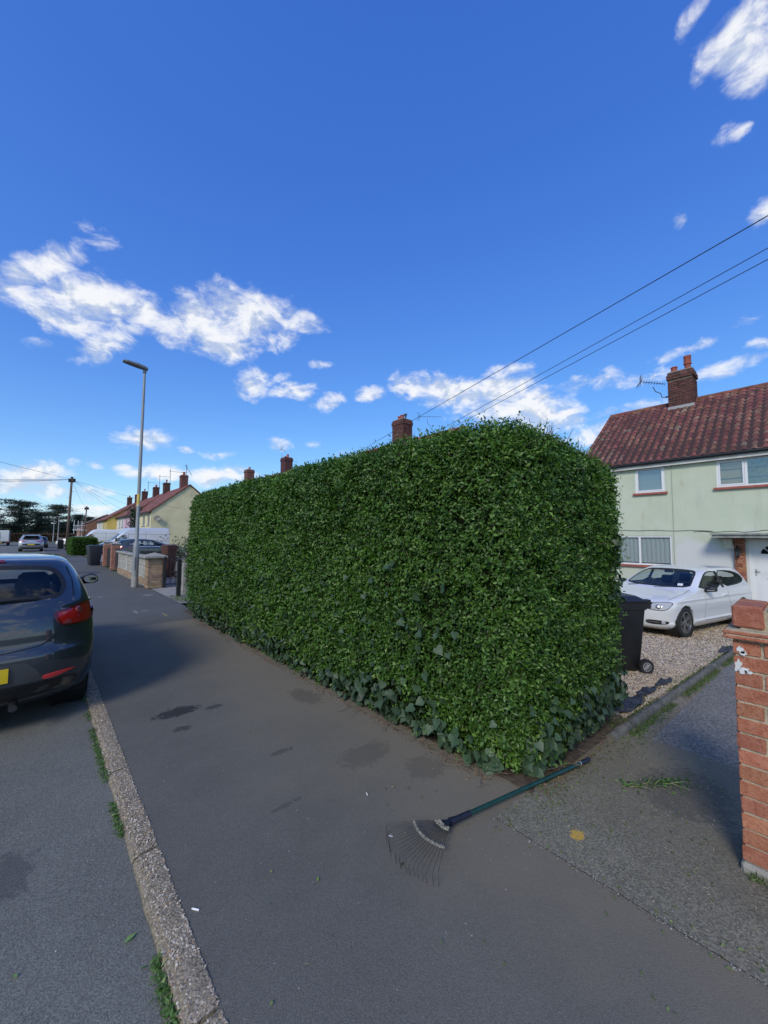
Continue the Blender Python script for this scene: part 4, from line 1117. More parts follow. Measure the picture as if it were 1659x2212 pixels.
for s in spots:
    jit = Matrix.Rotation(random.uniform(-.012, .012), 4, 'Z') @ Matrix.Rotation(random.uniform(-.008, .008), 4, 'Y')
    M = Matrix.Translation(E0 + sdir * (s[0] * gauge - .04) + Vector((0, s[2], 0)) + snor * (.016 + random.uniform(0, .004))) @ Rt @ jit
    if s in chosen:
        o = t0 if first else t0.copy()
        if not first: COL.objects.link(o)
        first = False
        o.name = "roof_tile"; o.parent = roof; o.matrix_parent_inverse = roof.matrix_basis.inverted(); o.matrix_basis = M
    else:
        Mn = np.array(M); rf_.append(tb_f + len(tb_v) * len(rv_)); rv_.append(tb_v @ Mn[:3, :3].T + Mn[:3, 3])
o = np_mesh("roof_tiles", np.concatenate(rv_), np.concatenate(rf_), m_tile_i, roof, smooth=False); o['kind'] = 'stuff'
b = MB()                                                     # ridge tiles
y = yl1
while y > yl0:
    pr = [(.13 * math.cos(a), .10 * math.sin(a)) for a in [R(200 - k * 27.5) for k in range(9)]]
    b.add([(E1.x + a, y + dy, E1.z - .03 + c + (.006 if dy else 0)) for dy in (0, -.43) for a, c in pr], [(i, i + 1, 10 + i, 9 + i) for i in range(8)])
    y -= .42
to_parent(b.build("ridge_tiles", m_tile_i, smooth=40, fix=False), roof)
b = MB(); b.x = Matrix.Identity(4)
b.add([(E0.x, 6.35, E0.z - .02), (E1.x, 6.35, E1.z - .02), (E1.x, 6.35, E1.z - .16), (E0.x, 6.35, E0.z - .16), (2 * E1.x - E0.x, 6.35, E0.z - .02), (2 * E1.x - E0.x, 6.35, E0.z - .16)], [(0, 1, 2, 3), (1, 4, 5, 2)])
to_parent(b.build("verge", m_fascia, fix=False), roof)

def pot(parent, x, y, z, h=.32, r=.11, style=0, mat=m_pot):
    b = MB(); b.x = Matrix.Translation((x, y, z))
    if style == 0: prof = [(r * 1.12, 0), (r, .05), (r * .92, h * .8), (r * 1.06, h * .82), (r * 1.06, h * .95), (r * .9, h), (r * .8, h), (r * .75, h * .6)]
    elif style == 1: prof = [(r * .85, 0), (r * .82, h * .35), (r * 1.1, h * .4), (r * 1.1, h * .48), (r, h * .5), (r, h * .9), (r * 1.08, h * .93), (r * 1.08, h), (r * .85, h), (r * .8, h * .6)]
    else: prof = [(r * .6, 0), (r * .6, h * .6), (r * 1.0, h * .62), (r * 1.0, h * .72), (r * .5, h * .72), (r * .5, h * .85), (r * 1.15, h * .86), (r * 1.1, h)]
    b.lathe(prof, 16, True)
    to_parent(b.build("chimney_pot", mat, smooth=40), parent)

def chimney(parent, x0, x1, y0, y1, z0, z1, bricks=False, flash=True):
    b = MB(); b.box(x0 + .012, x1 - .012, y0 + .012, y1 - .012, z0, z1 - .32)
    b.box(x0 - .03, x1 + .03, y0 - .03, y1 + .03, z1 - .33, z1 - .13); b.box(x0 + .005, x1 - .005, y0 + .005, y1 - .005, z1 - .131, z1 - .01)
    cm = b.build("chimney", m_mortar_dk if bricks else m_brick_dark); to_parent(cm, parent)
    b = MB(); b.box(x0 + .03, x1 - .03, y0 + .03, y1 - .03, z1 - .012, z1 + .03); to_parent(b.build("flaunching", m_conc), cm)
    if bricks:
        w, d = y1 - y0, x1 - x0; ch = .087
        nz = int((z1 - .34 - z0) / ch)
        for (org, ud, wd) in (((x0, y0, 0), (0, 1), w), ((x1, y0, 0), (-1, 0), d)):
            dep = .02
            sgn = 1 if ud[0] == 0 else -1
            brick_face(cm, (org[0] + (.0 if ud[0] == 0 else 0), org[1], 0) if ud[0] == 0 else (x0, y0, 0), (0, 1) if ud[0] == 0 else (1, 0), wd, z0 + .02, nz, m_brick_dark, blen=.205, bh=.072, joint=.015, depth=-.012 if ud[0] else .012, jit=.002)
            e = .035
            brick_face(cm, (x0 - e, y0 - e, 0), (0, 1) if ud[0] == 0 else (1, 0), wd + 2 * e, z1 - .325, 2, m_brick_dark, blen=.205, bh=.085, joint=.012, depth=.012 if ud[0] == 0 else -.012, jit=.002, half_first=1)
            brick_face(cm, (x0, y0, 0), (0, 1) if ud[0] == 0 else (1, 0), wd, z1 - .125, 1, m_brick_dark, blen=.205, bh=.105, joint=.012, depth=.012 if ud[0] == 0 else -.012, jit=.002)
    if flash:
        b = MB(); b.box(x0 - .02, x0 + .001, y0 - .02, y1 + .02, z0 - .02, z0 + .2); to_parent(b.build("flashing", m_lead), cm)
    return cm
ch = chimney(roof, 20.02, 20.80, 3.05, 3.92, 7.08, 8.80, bricks=True)
pot(ch, 20.3, 3.72, 8.82, .27, .12, 0); pot(ch, 20.3, 3.25, 8.82, .60, .13, 1)

def aerial(parent_loc, mast, boom, elements, label, arms=.3, bend=None, group=None, reflector=True, r=.008):
    """TV aerial: mast polyline, boom from a to b, cross elements"""
    t_ = thing("tv_aerial", label, "aerial", mast[0], 0, group)
    b = MB(); b.tube(mast, r * 1.4, 6); to_parent(b.build("mast", m_alu, fix=False), t_)
    a, c = Vector(boom[0]), Vector(boom[1]); b = MB(); b.tube([a, c], r, 6); d = (c - a).normalized()
    side = d.cross(Vector((0, 0, 1))).normalized(); upv = side.cross(d)
    for k in range(elements):
        p = a.lerp(c, k / (elements - 1)); L = arms * (1 - .55 * k / elements)
        b.tube([p - side * L * .5, p + side * L * .5], r * .6, 5)
        if reflector: b.tube([p - upv * L * .22, p + upv * L * .22], r * .5, 4)
    to_parent(b.build("boom", m_alu, fix=False), t_)
    if reflector:
        b = MB()
        for k in range(-4, 5):
            p = a - d * .02 + upv * k * .055 + d * -.02 * abs(k); b.tube([p - side * arms * .6, p + side * arms * .6], r * .6, 5)
        b.tube([a + upv * .24, a - upv * .24], r * .8, 5); to_parent(b.build("reflector", m_alu, fix=False), t_)
    return t_
aerial(None, [(20.0, 3.96, 7.75), (19.95, 4.12, 7.76), (19.93, 4.16, 7.95), (19.9, 4.34, 8.08), (19.88, 4.42, 8.30)], [(19.75, 4.82, 8.62), (20.05, 4.02, 8.36)], 10, "yagi television aerial bracketed to the chimney of the green house", .46, r=.013)
bm_ = MB(); bm_.box(19.96, 20.01, 3.9, 4.0, 7.72, 7.78); to_parent(bm_.build("bracket", m_black), bpy.data.objects["tv_aerial"])

# houses of the same row behind the hedge: their chimneys show above it
def plain_house(label, y0, y1, xf, wallm, ridge=7.62, eave=4.5, z0=-.5, group=None, roofm=m_farroof, name="house", depth=8.0, win=()):
    h = thing(name, label, "house", (xf, (y0 + y1) / 2, z0), 0, group)
    xr = xf + depth / 2
    b = MB(); fn = FX(xf)
    facade(b, fn, y0, y1, z0, eave, [(w[0], w[1], w[2], w[3]) for w in win])
    for yy in (y0, y1):
        b.add([(xf, yy, z0), (xf + depth, yy, z0), (xf + depth, yy, eave), (xr, yy, ridge - .08), (xf, yy, eave)], [(0, 1, 2, 3, 4)])
    b.add([(xf + depth, y0, z0), (xf + depth, y1, z0), (xf + depth, y1, eave), (xf + depth, y0, eave)], [(0, 1, 2, 3)])
    to_parent(b.build("wall", wallm, fix=False), h)
    k = (ridge - eave) / (xr - xf); o = .28
    b = MB(); b.add([(xf - o, y0 - .12, eave - k * o + .05), (xf - o, y1 + .12, eave - k * o + .05), (xr, y1 + .12, ridge), (xr, y0 - .12, ridge), (xf + depth + o, y1 + .12, eave - k * o + .05), (xf + depth + o, y0 - .12, eave - k * o + .05)], [(0, 1, 2, 3), (3, 2, 4, 5)])
    rf = b.build("roof", roofm, fix=False); to_parent(rf, h)
    md = rf.modifiers.new("thickness", 'SOLIDIFY'); md.thickness = .10; md.offset = -1
    for w in win:
        window(h, fn, w[0], w[1], w[2], w[3], sill=.1, fr=.07, bars=((w[0] + w[1]) / 2,), sill_mat=m_black)
    b = MB(); b.box(xf - o - .1, xf - o, y0 - .1, y1 + .1, eave - k * o - .06, eave - k * o + .05); to_parent(b.build("gutter", m_gutter), h)
    return h, rf
m_creamwall = mk("cream_render", (.66, .58, .34), (.72, .64, .40), sc=.8, rough=.9, c3=(.55, .49, .31), c3sc=.7, c3thr=(.55, .75))
m_yellow_pale = mk("pale_yellow_render", (.66, .60, .36), (.70, .64, .42), sc=1, rough=.9)
m_pink = mk("pink_render", (.62, .38, .50), (.66, .43, .55), sc=1, rough=.9)
m_whitewall = mk("white_render", (.62, .60, .57), (.68, .67, .64), sc=1, rough=.9)
m_yellow = mk("yellow_render", (.60, .43, .10), (.64, .48, .15), sc=1, rough=.9)
m_brickfar = mk("far_brick", (.24, .10, .06), (.30, .14, .085), sc=3, rough=.9, bump=.4, bsc=20)
hA, rA = plain_house("house hidden behind the tall hedge except its three pot chimney", 12.5, 21.5, 13.0, m_whitewall)
c = chimney(rA, 16.6, 17.4, 16.75, 17.75, 7.4, 9.05, bricks=True, flash=False)
pot(c, 17, 17.5, 9.07, .32, .12); pot(c, 17, 17.25, 9.07, .36, .12); pot(c, 17, 16.95, 9.07, .36, .09, 2, m_alu)
aerial(None, [(17.2, 15.0, 7.5), (17.2, 15.0, 8.25), (17.2, 15.25, 8.45), (17.2, 15.28, 8.75)], [(17.0, 15.75, 8.98), (17.35, 14.35, 8.72)], 9, "thin television aerial standing above the hedge beside the three pot chimney", .28)
hB, rB = plain_house("house behind the hedge whose chimney carries a small square aerial", 29.0, 36.8, 13.0, m_whitewall)
c = chimney(rB, 16.6, 17.4, 32.2, 33.1, 7.3, 8.95, flash=False); pot(c, 17, 32.85, 8.97, .2); pot(c, 17, 32.45, 8.97, .3)
aerial(None, [(16.9, 33.4, 8.2), (16.9, 33.45, 9.6)], [(16.9, 33.55, 9.95), (17.0, 32.9, 9.6)], 6, "small aerial on the chimney second from the hedge's far end", .3)
hC, rC = plain_house("house behind the far end of the hedge with one single pot chimney", 37.2, 45.0, 13.0, m_whitewall)
c = chimney(rC, 16.6, 17.4, 40.8, 41.7, 7.3, 8.9, flash=False); pot(c, 17, 41.2, 8.92, .3)

# ------------------------------------------------------------------ coloured terrace up the street
RX = 17.0
def terrace_house(label, y0, y1, xf, wallm, wins, eave, gable=False, ends=None, doorway=None, name="terraced_house"):
    h = thing(name, label, "house", (xf, (y0 + y1) / 2, 0), 0, "coloured terrace up the street")
    fn = FX(xf); b = MB()
    holes = [w for w in wins]
    facade(b, fn, y0, y1, -.2, eave, holes, .12)
    k = (9.4 - eave) / (RX - xf)
    if gable:
        b.add([(xf, y0, -.2), (RX + 5, y0, -.2), (RX + 5, y0, 5.2), (RX, y0, 9.32), (xf, y0, eave)], [(0, 1, 2, 3, 4)])
    b.add([(xf, y1, -.2), (RX + 5, y1, -.2), (RX + 5, y1, 5.2), (RX, y1, 9.32), (xf, y1, eave)], [(0, 1, 2, 3, 4)])
    to_parent(b.build("wall", wallm, fix=False), h)
    o = .3; g0 = .2 if gable else 0
    b = MB(); b.add([(xf - o, y0 - g0, eave - k * o + .06), (xf - o, y1, eave - k * o + .06), (RX, y1, 9.4), (RX, y0 - g0, 9.4), (RX + 5.3, y1, 5.1), (RX + 5.3, y0 - g0, 5.1)], [(0, 1, 2, 3), (3, 2, 4, 5)])
    rf = b.build("roof", m_farroof, fix=False); to_parent(rf, h)
    md = rf.modifiers.new("thickness", 'SOLIDIFY'); md.thickness = .14; md.offset = -1
    b = MB(); b.box(xf - o - .1, xf - o, y0, y1, eave - k * o - .1, eave - k * o + .05); to_parent(b.build("gutter", m_gutter), h)
    for w in wins:
        window(h, fn, *w, sill=.25, fr=.09, bars=((w[0] + w[1]) / 2,), sill_mat=m_black)
    if doorway:
        b = MB(); fbox(b, fn, doorway[0], doorway[1], -.2, 2.1, -.03, -.002); to_parent(b.build("door", mk("brown_door", (.10, .05, .035), rough=.6)), h)
        b = MB(); fbox(b, fn, doorway[0] - .8, doorway[1] + .8, 2.3, 2.5, -.9, -.004); to_parent(b.build("porch_roof", m_black), h)
    return h, rf
h, r1 = terrace_house("cream rendered end house of the coloured terrace, with a wide gable", 63.7, 72.6, 12.0, m_creamwall, [(64.7, 66.2, 3.1, 4.7), (68.0, 69.6, 3.1, 4.7), (66.0, 69.0, .6, 2.0)], 5.2, True)
b = MB(); facade(b, FX(11.99), 63.72, 72.6, -.2, 5.14, [(64.7, 66.2, 3.1, 4.7), (68.0, 69.6, 3.1, 4.7), (66.0, 69.0, .6, 2.0)], .02); to_parent(b.build("sunlit_front_tone", m_yellow_pale, fix=False), h)  # paler sheet over the front: sun on this side put into its colour
b = MB(); b.x = Matrix.Translation((12.75, 63.35, 4.1)) @ Euler((R(75), 0, R(-30))).to_matrix().to_4x4(); b.lathe([(.0, -.10), (.22, -.085), (.40, -.02), (.45, .05), (.43, .05), (.38, -.01), (.2, -.07), (0, -.085)], 24, False); dish = b.build("satellite_dish", mk("dish_grey", (.22, .21, .19), rough=.6), smooth=True)
b2 = MB(); b2.tube([(12.75, 63.7, 4.05), (12.75, 63.42, 4.08)], .03, 6); b2.tube([(12.75, 63.4, 3.8), (12.9, 62.95, 3.85)], .02, 6); to_parent(b2.build("bracket", m_black), dish)
to_parent(dish, h)
c = chimney(r1, 16.5, 17.5, 66.6, 67.8, 8.8, 11.3, flash=True); pot(c, 17, 67.2, 11.32, .55, .2)
aerial(None, [(17.1, 66.2, 10.6), (17.1, 66.2, 13.0)], [(17.0, 66.6, 12.9), (17.6, 65.2, 11.2)], 6, "slanting aerial pole on the chimney of the cream end house", .4, r=.03, reflector=False)
h, r2 = terrace_house("terraced house half hidden by a dark climber, beside the cream end house", 72.6, 80.2, 12.7, m_whitewall, [(74.5, 76.0, 3.1, 4.6)], 5.35)
c = chimney(r2, 16.5, 17.5, 77.8, 79.0, 8.8, 11.2); pot(c, 17, 78.4, 11.22, .6, .17, 2)
aerial(None, [(17.1, 76.5, 10.0), (17.1, 76.5, 13.6)], [(17.0, 76.7, 13.2), (18.6, 73.5, 12.7)], 6, "tall thin aerial between the first and second terrace chimneys", .5, r=.03, reflector=False)
h, r3 = terrace_house("pink rendered house in the middle of the coloured terrace", 80.2, 90.5, 12.4, m_pink, [(82.0, 83.4, 3.2, 4.8), (86.5, 88.0, 3.2, 4.8)], 5.45, doorway=(88.6, 89.6))
c = chimney(r3, 16.5, 17.5, 86.2, 87.4, 8.8, 11.2); pot(c, 17, 86.8, 11.22, .5, .18)
aerial(None, [(17.1, 84.6, 10.2), (17.1, 84.6, 13.4)], [(17.0, 84.8, 13.2), (18.4, 82.5, 12.9)], 6, "aerial with two arms beside the second terrace chimney", .5, r=.03, reflector=False)
h, r4 = terrace_house("white rendered terraced house joined to the pink one", 90.5, 99.5, 12.4, m_whitewall, [(91.5, 93.0, 3.2, 4.8), (95.0, 96.5, 3.2, 4.8)], 5.45)
c = chimney(r4, 16.5, 17.5, 97.3, 98.5, 8.8, 11.3); pot(c, 17, 97.9, 11.32, .55, .17, 2)
aerial(None, [(17.1, 95.0, 10.2), (17.1, 95.0, 13.2)], [(17.0, 95.2, 13.0), (18.2, 92.0, 12.7)], 6, "aerial above the white terraced house roof", .5, r=.03, reflector=False)
h, r5 = terrace_house("yellow rendered house projecting forward from the far part of the terrace", 99.5, 107.5, 10.7, m_yellow, [(100.8, 102.2, 2.9, 4.4), (104.5, 106.0, 2.9, 4.4)], 5.0, True, doorway=(106.3, 107.2))
c = chimney(r5, 16.5, 17.5, 110.3 - 5, 111.5 - 5, 8.8, 11.2); pot(c, 17, 106, 11.2, .5, .18)
h, r6 = terrace_house("white end house of the terrace farthest up the street", 107.5, 118.0, 10.7, m_whitewall, [(109.0, 110.6, 2.9, 4.4), (113.0, 114.6, 2.9, 4.4)], 5.0)
c = chimney(r6, 16.5, 17.5, 121.0 - 5, 122.2 - 5, 8.8, 11.3); pot(c, 17, 116.6, 11.3, .5, .18)
# dark climber on the second house
cl_ = thing("climber", "tall dark leafy climber growing up the terrace beside the cream house", "climber", (12.3, 76.5, 0))
g2 = np.random.default_rng(5); n = 2600
p = np.stack([12.2 + g2.normal(size=n) * .45, 76.4 + g2.normal(size=n) * 1.5, g2.uniform(0, 6.2, n)], 1); p[:, 1] += np.sin(p[:, 2] * 1.3) * .5; p[:, 2] += g2.normal(size=n) * .2
m_darkleaf = leaf_mat("dark_leaf", (.018, .035, .012), (.035, .06, .02), (.015, .03, .015), rough=.6, trans=.1)
v, f = leaf_arrays(p, g2.normal(size=(n, 3)), g2.normal(size=(n, 3)), np.full(n, .28), np.full(n, .2)); o = np_mesh("leaves", v, f, m_darkleaf); to_parent(o, cl_); o['kind'] = 'stuff'
b = MB(); b.tube([(12.4, 76.2, 0), (12.3, 76.5, 2), (12.3, 76.3, 4.5), (12.3, 76.6, 6)], [.12, .1, .07, .03], 6); to_parent(b.build("stem", m_twig), cl_)
# brick house farther on, with a white balcony frame in front
hb, rb = plain_house("low brown brick house past the end of the coloured terrace", 136, 150, 8.6, m_brickfar, 7.6, 4.2, -.2, roofm=mk("grey_tiles", (.16, .11, .09), (.22, .16, .13), sc=2, rough=.9), depth=12, win=[(139, 141, 1.2, 2.6)])
bl = thing("balcony_frame", "white timber balcony frame in front of the brown brick house", "balcony", (7.4, 128, 0))
b = MB()
for x in (6.8, 7.6, 8.4): b.box(x - .06, x + .06, 127.94, 128.06, 0, 5.4)
for x in (6.8, 7.2, 7.6, 8.0, 8.4): b.box(x - .04, x + .04, 127.95, 128.05, 3.1, 4.1)
to_parent(b.build("post", m_upvc), bl); b = MB(); b.box(6.6, 9.4, 127.4, 129, 2.85, 3.05); b.box(6.6, 9.4, 127.9, 128.1, 4.1, 4.2); to_parent(b.build("deck", m_upvc), bl)
# ------------------------------------------------------------------ brick gate pier at the drive
PX0, PX1, PY0, PY1 = 2.665, 3.015, -0.15, 0.297
pier = thing("gate_pier", "red brick gate pier with tile creasing and white paint splashes", "pier", ((PX0 + PX1) / 2, (PY0 + PY1) / 2, 0))
b = MB(); b.box(PX0 + .008, PX1 - .008, PY0 + .008, PY1 - .008, .0, 1.118); to_parent(b.build("mortar_core", m_mortar), pier)
b = MB()
for k in range(10):
    y = PY0 + (PY1 - PY0) * k / 9
b.cbox(PX0 - .018, PX1 + .01, PY0 - .01, PY1 + .012, -.03, .036, .012, .004); to_parent(b.build("footing", m_conc), pier)
zc = .046
for c in range(14):
    # street face and drive face, toothed at the corner
    for (org, ud, wd, hf) in (((PX0, PY1), (0, -1), PY1 - PY0, c % 2), ((PX0 + .106 if c % 2 == 0 else PX0 + .222, PY1), (1, 0), 0, 0)):
        u = 0.0; k = 0
        tot = (PY1 - PY0) if ud[1] else PX1 - org[0]
        while u < tot - .02:
            L = (.1025 if hf and k == 0 else .215); L = min(L, tot - u)
            if tot - u - L < .04: L = tot - u
            b = MB()
            if ud[1]:
                b.cbox(PX0 + random.uniform(-.002, .003), PX0 + .1, org[1] - u - L, org[1] - u + random.uniform(-.002, .002), zc, zc + .0655, .003, .0022)
            else:
                b.cbox(org[0] + u, org[0] + u + L, PY1 - .1, PY1 + random.uniform(-.003, .002), zc, zc + .0655, .003, .0022)
            to_parent(b.build("brick", m_brick_red), pier)
            u += L + .0105; k += 1
    zc += .0765
# creasing tiles and brick-on-edge capping
for k in range(3):
    y0 = PY0 - .04 + k * .174
    b = MB(); b.cbox(PX0 - .034, PX1 + .034, y0, y0 + .172, 1.118, 1.133, .004, .001); to_parent(b.build("creasing_tile", m_brick_red), pier)
    b = MB(); b.cbox(PX0 - .03, PX1 + .03, y0 + (.0 if k else .003), y0 + .172, 1.140, 1.157, .004, .001); to_parent(b.build("creasing_tile", m_brick_red), pier)
b = MB(); b.box(PX0 - .024, PX1 + .024, PY0 - .03, PY1 + .022, 1.130, 1.162); b.box(PX0 + .03, PX1 - .02, PY0 + .02, PY1 - .03, 1.160, 1.262); to_parent(b.build("mortar_bed", m_mortar), pier)
y = PY1
for k, L in enumerate((.118, .102, .102, .09)):
    b = MB(); b.cbox(PX0 + .016, PX0 + .225, y - L, y, 1.172, 1.280 + random.uniform(-.003, .003), .007, .002); to_parent(b.build("capping_brick", m_brick_red), pier)
    b = MB(); b.cbox(PX0 + .237, PX1, y - L, y, 1.172, 1.279 + random.uniform(-.003, .003), .007, .002); to_parent(b.build("capping_brick", m_brick_red), pier)
    y -= L + .02
def splash(y, z, ry, rz, seed):
    g = random.Random(seed); n = 22; b = MB()
    out = []
    for k in range(n):
        a = 2 * math.pi * k / n; w = 1 + .25 * math.sin(2 * a + seed) + .22 * math.sin(5 * a + 2 * seed) + g.uniform(-.15, .15)
        out.append((y + ry * w * math.cos(a), z + rz * w * math.sin(a)))
    b.prism(out, PX0 - .0045, PX0 - .0005, 0)
    to_parent(b.build("paint_splash", mk("white_paint", (.74, .74, .72), (.6, .6, .6), sc=40, rough=.6)), pier)
splash(.268, 1.062, .012, .020, 1); splash(.258, 1.048, .01, .014, 2); splash(.281, .985, .012, .028, 3); splash(.262, .963, .022, .013, 4); splash(.243, .958, .018, .006, 5)
# low wall running on from the pier towards the house side (beyond the frame)
# ------------------------------------------------------------------ screen block wall
WX = 2.66
wall = thing("screen_block_wall", "low garden wall of patterned screen blocks with brick end pier", "wall", (WX, 17, 0))
y0w, y1w = 14.15, 20.6
b = MB(); b.box(WX + .03, WX + .17, y0w, y1w, -.05, .0); b.box(WX + .012, WX + .188, y0w, y1w, 0, .235); to_parent(b.build("plinth_core", m_mortar_lt), wall)
brick_face(wall, (WX, y0w, 0), (0, 1), y1w - y0w, .005, 3, m_brick_buff, depth=-.02 + .0, jit=.002) if False else None
ub = y0w; 
mesh_b = None
for c in range(3):
    u = 0; k = 0
    while u < y1w - y0w - .02:
        L = .1025 if (c % 2 and k == 0) else .215; L = min(L, y1w - y0w - u)
        if mesh_b is None or L != .215:
            o = MB().cbox(0, .1, 0, L, 0, .065, .004, .001).build("brick", m_brick_buff)
            if L == .215: mesh_b = o.data
        else:
            o = bpy.data.objects.new("brick", mesh_b); COL.objects.link(o)
        o.location = (WX + random.uniform(-.002, .002), y0w + u, .008 + c * .076); to_parent(o, wall)
        u += L + .011; k += 1
m_block = mk("pale_screen_block", (.47, .45, .40), (.56, .54, .49), sc=8, rough=.95, c3=(.26, .25, .21), c3sc=10, c3thr=(.5, .75))
def screen_block():
    b = MB(); s = .29; t_ = .022; d = .09
    b.box(0, d, 0, s, 0, t_); b.box(0, d, 0, s, s - t_, s); b.box(.001, d - .001, 0, t_, t_, s - t_); b.box(.001, d - .001, s - t_, s, t_, s - t_)
    for cx_, cz in ((0, 0), (s, 0), (0, s), (s, s)):                     # quarter rings that meet as a leaf pattern
        n = 9
        a0 = {(0, 0): 0, (s, 0): 90, (s, s): 180, (0, s): 270}[(cx_, cz)]
        vs = []
        for k in range(n):
            a = R(a0 + 90 * k / (n - 1))
            for r_ in (s * .47, s * .55):
                for xx in (.006, d - .006):
                    vs.append((xx, min(max(cx_ + r_ * math.cos(a), .004), s - .004), min(max(cz + r_ * math.sin(a), .004), s - .004)))
        fs = []
        for k in range(n - 1):
            q = 4 * k; fs += [(q, q + 4, q + 5, q + 1), (q + 2, q + 3, q + 7, q + 6), (q, q + 2, q + 6, q + 4), (q + 1, q + 5, q + 7, q + 3)]
        b.add(vs, fs)
    b.tube([(.045, s / 2 - .06, s / 2), (.045, s / 2 + .06, s / 2)], .014, 6); b.tube([(.045, s / 2, s / 2 - .06), (.045, s / 2, s / 2 + .06)], .014, 6)
    return b
o0 = screen_block().build("screen_block", m_block)
firstb = True
panels = [(14.32, 6), (16.42, 6), (18.52, 6)]
for (yy, n) in panels:
    for k in range(n):
        for r_ in range(2):
            o = o0 if firstb else o0.copy()
            if not firstb: COL.objects.link(o)
            firstb = False
            o.name = "screen_block"; o.location = (WX + .045, yy + k * .30, .245 + r_ * .30); to_parent(o, wall)
for yy in (14.22, 16.27, 18.37, 20.42):
    b = MB(); b.cbox(WX + .02, WX + .18, yy - .07, yy + .07, .24, .86, .006); to_parent(b.build("pilaster", m_block), wall)
y = y0w
while y < y1w:
    b = MB(); b.cbox(WX - .04, WX + .24, y, y + .60, .862, .935, .015, .003); to_parent(b.build("coping_stone", m_conc), wall); y += .61
# end pier of the wall: buff bricks, pyramid cap, black gate post beside
b = MB(); b.box(WX - .098, WX + .288, 13.67, 14.08, 0, .93); pc = b.build("end_pier", m_mortar_lt); to_parent(pc, wall)
for c in range(12):
    for (fx, fy, sx_, sy_3) in ((WX - .11, 13.66, .0, 1), (WX - .11, 13.66, 1, 0)):
        u = 0; k = 0; tot = .43 if sy_3 else .40
        while u < tot - .02:
            L = .1025 if ((c + sx_) % 2 and k == 0) else .215; L = min(L, tot - u)
            if tot - u - L < .04: L = tot - u
            if sy_3: b = MB().cbox(fx, fx + .05, fy + u, fy + u + L, .005 + c * .0765, .07 + c * .0765, .004, .001)
            else: b = MB().cbox(fx + u + .052 * (u == 0), fx + u + L, fy, fy + .05, .005 + c * .0765, .07 + c * .0765, .004, .001)
            to_parent(b.build("brick", m_brick_buff), pc); u += L + .011; k += 1
b = MB(); cx_, cy_, s = WX + .095, 13.875, .31
b.add([(cx_ - s, cy_ - s, .93), (cx_ + s, cy_ - s, .93), (cx_ + s, cy_ + s, .93), (cx_ - s, cy_ + s, .93), (cx_ - s, cy_ - s, .985), (cx_ + s, cy_ - s, .985), (cx_ + s, cy_ + s, .985), (cx_ - s, cy_ + s, .985), (cx_, cy_, 1.09)],
      [(0, 3, 2, 1), (0, 1, 5, 4), (1, 2, 6, 5), (2, 3, 7, 6), (3, 0, 4, 7), (4, 5, 8), (5, 6, 8), (6, 7, 8), (7, 4, 8)])
to_parent(b.build("pier_cap", m_conc), wall)
# wrought iron gate, standing open
gate = thing("iron_gate", "open black wrought iron gate with scrolls beside the screen block wall", "gate", (3.0, 13.6, 0))
GX0, GX1, GY = 3.03, 4.15, 13.62
b = MB()
for z in (.10, .48, .98): b.box(GX0, GX1, GY - .012, GY + .012, z - .014, z + .014)
for x in (GX0, GX1): b.box(x - .016, x + .016, GY - .016, GY + .016, .04, 1.06)
to_parent(b.build("gate_frame", m_black), gate)
for k in range(1, 8):
    x = GX0 + (GX1 - GX0) * k / 8; b = MB(); b.tube([(x, GY, .10), (x, GY, .98)], .011, 6); to_parent(b.build("bar", m_black, fix=False), gate)
for k in range(4):
    x = GX0 + (GX1 - GX0) * (2 * k + 1) / 8
    for zc_, sg in ((.82, 1), (.32, -1)):
        b = MB()
        for m_ in (-1, 1):
            pts = []
            for q in range(15):
                a = q / 14 * 2 * math.pi * 1.1; r_ = .075 * (1 - q / 17)
                pts.append((x + m_ * (.01 + .07 - r_ * math.cos(a)), GY, zc_ + sg * r_ * math.sin(a)))
            b.tube(pts, .009, 5)
        to_parent(b.build("scroll", m_black, fix=False), gate)
b = MB(); b.box(2.98, 3.0, 13.56, 13.64, .25, .30); b.cbox(WX + .30, WX + .37, 13.56, 13.66, 0, .97, .006); to_parent(b.build("hinge_post", m_black), gate)
pl = thing("gate_post", "black square timber gate post at the far end of the tall hedge", "post", (2.87, 11.45, 0))
to_parent(MB().cbox(2.82, 2.92, 11.40, 11.50, -.02, .99, .01).build("post", m_black), pl)
pl2 = thing("concrete_post", "short grey concrete post behind the black gate post", "post", (3.14, 11.95, 0))
to_parent(MB().cbox(3.08, 3.20, 11.89, 12.01, -.02, .85, .015).build("post", m_conc), pl2)
# second gateway farther up: orange brick piers and dark gate
def brick_pier(x, y, s, h, lab, mat, mort=m_mortar_lt):
    t_ = thing("gate_pier", lab, "pier", (x, y, 0)); b = MB(); b.box(x - s + .01, x + s - .01, y - s + .01, y + s - .01, 0, h); co = b.build("mortar_core", mort); to_parent(co, t_)
    n = int(h / .0765)
    for c in range(n):
        for face in (0, 1):
            u = 0; k = 0
            while u < 2 * s - .02:
                L = .1025 if ((c + face) % 2 and k == 0) else .215; L = min(L, 2 * s - u)
                if 2 * s - u - L < .04: L = 2 * s - u
                if face == 0: b = MB().cbox(x - s, x - s + .05, y - s + u, y - s + u + L, .004 + c * .0765, .069 + c * .0765, .004, .001)
                else: b = MB().cbox(x - s + u + (.052 if u == 0 else 0), x - s + u + L, y - s, y - s + .05, .004 + c * .0765, .069 + c * .0765, .004, .001)
                to_parent(b.build("brick", mat), t_); u += L + .011; k += 1
    b = MB().cbox(x - s - .04, x + s + .04, y - s - .04, y + s + .04, h, h + .07, .02, .003); to_parent(b.build("pier_cap", m_conc), t_)
    return t_
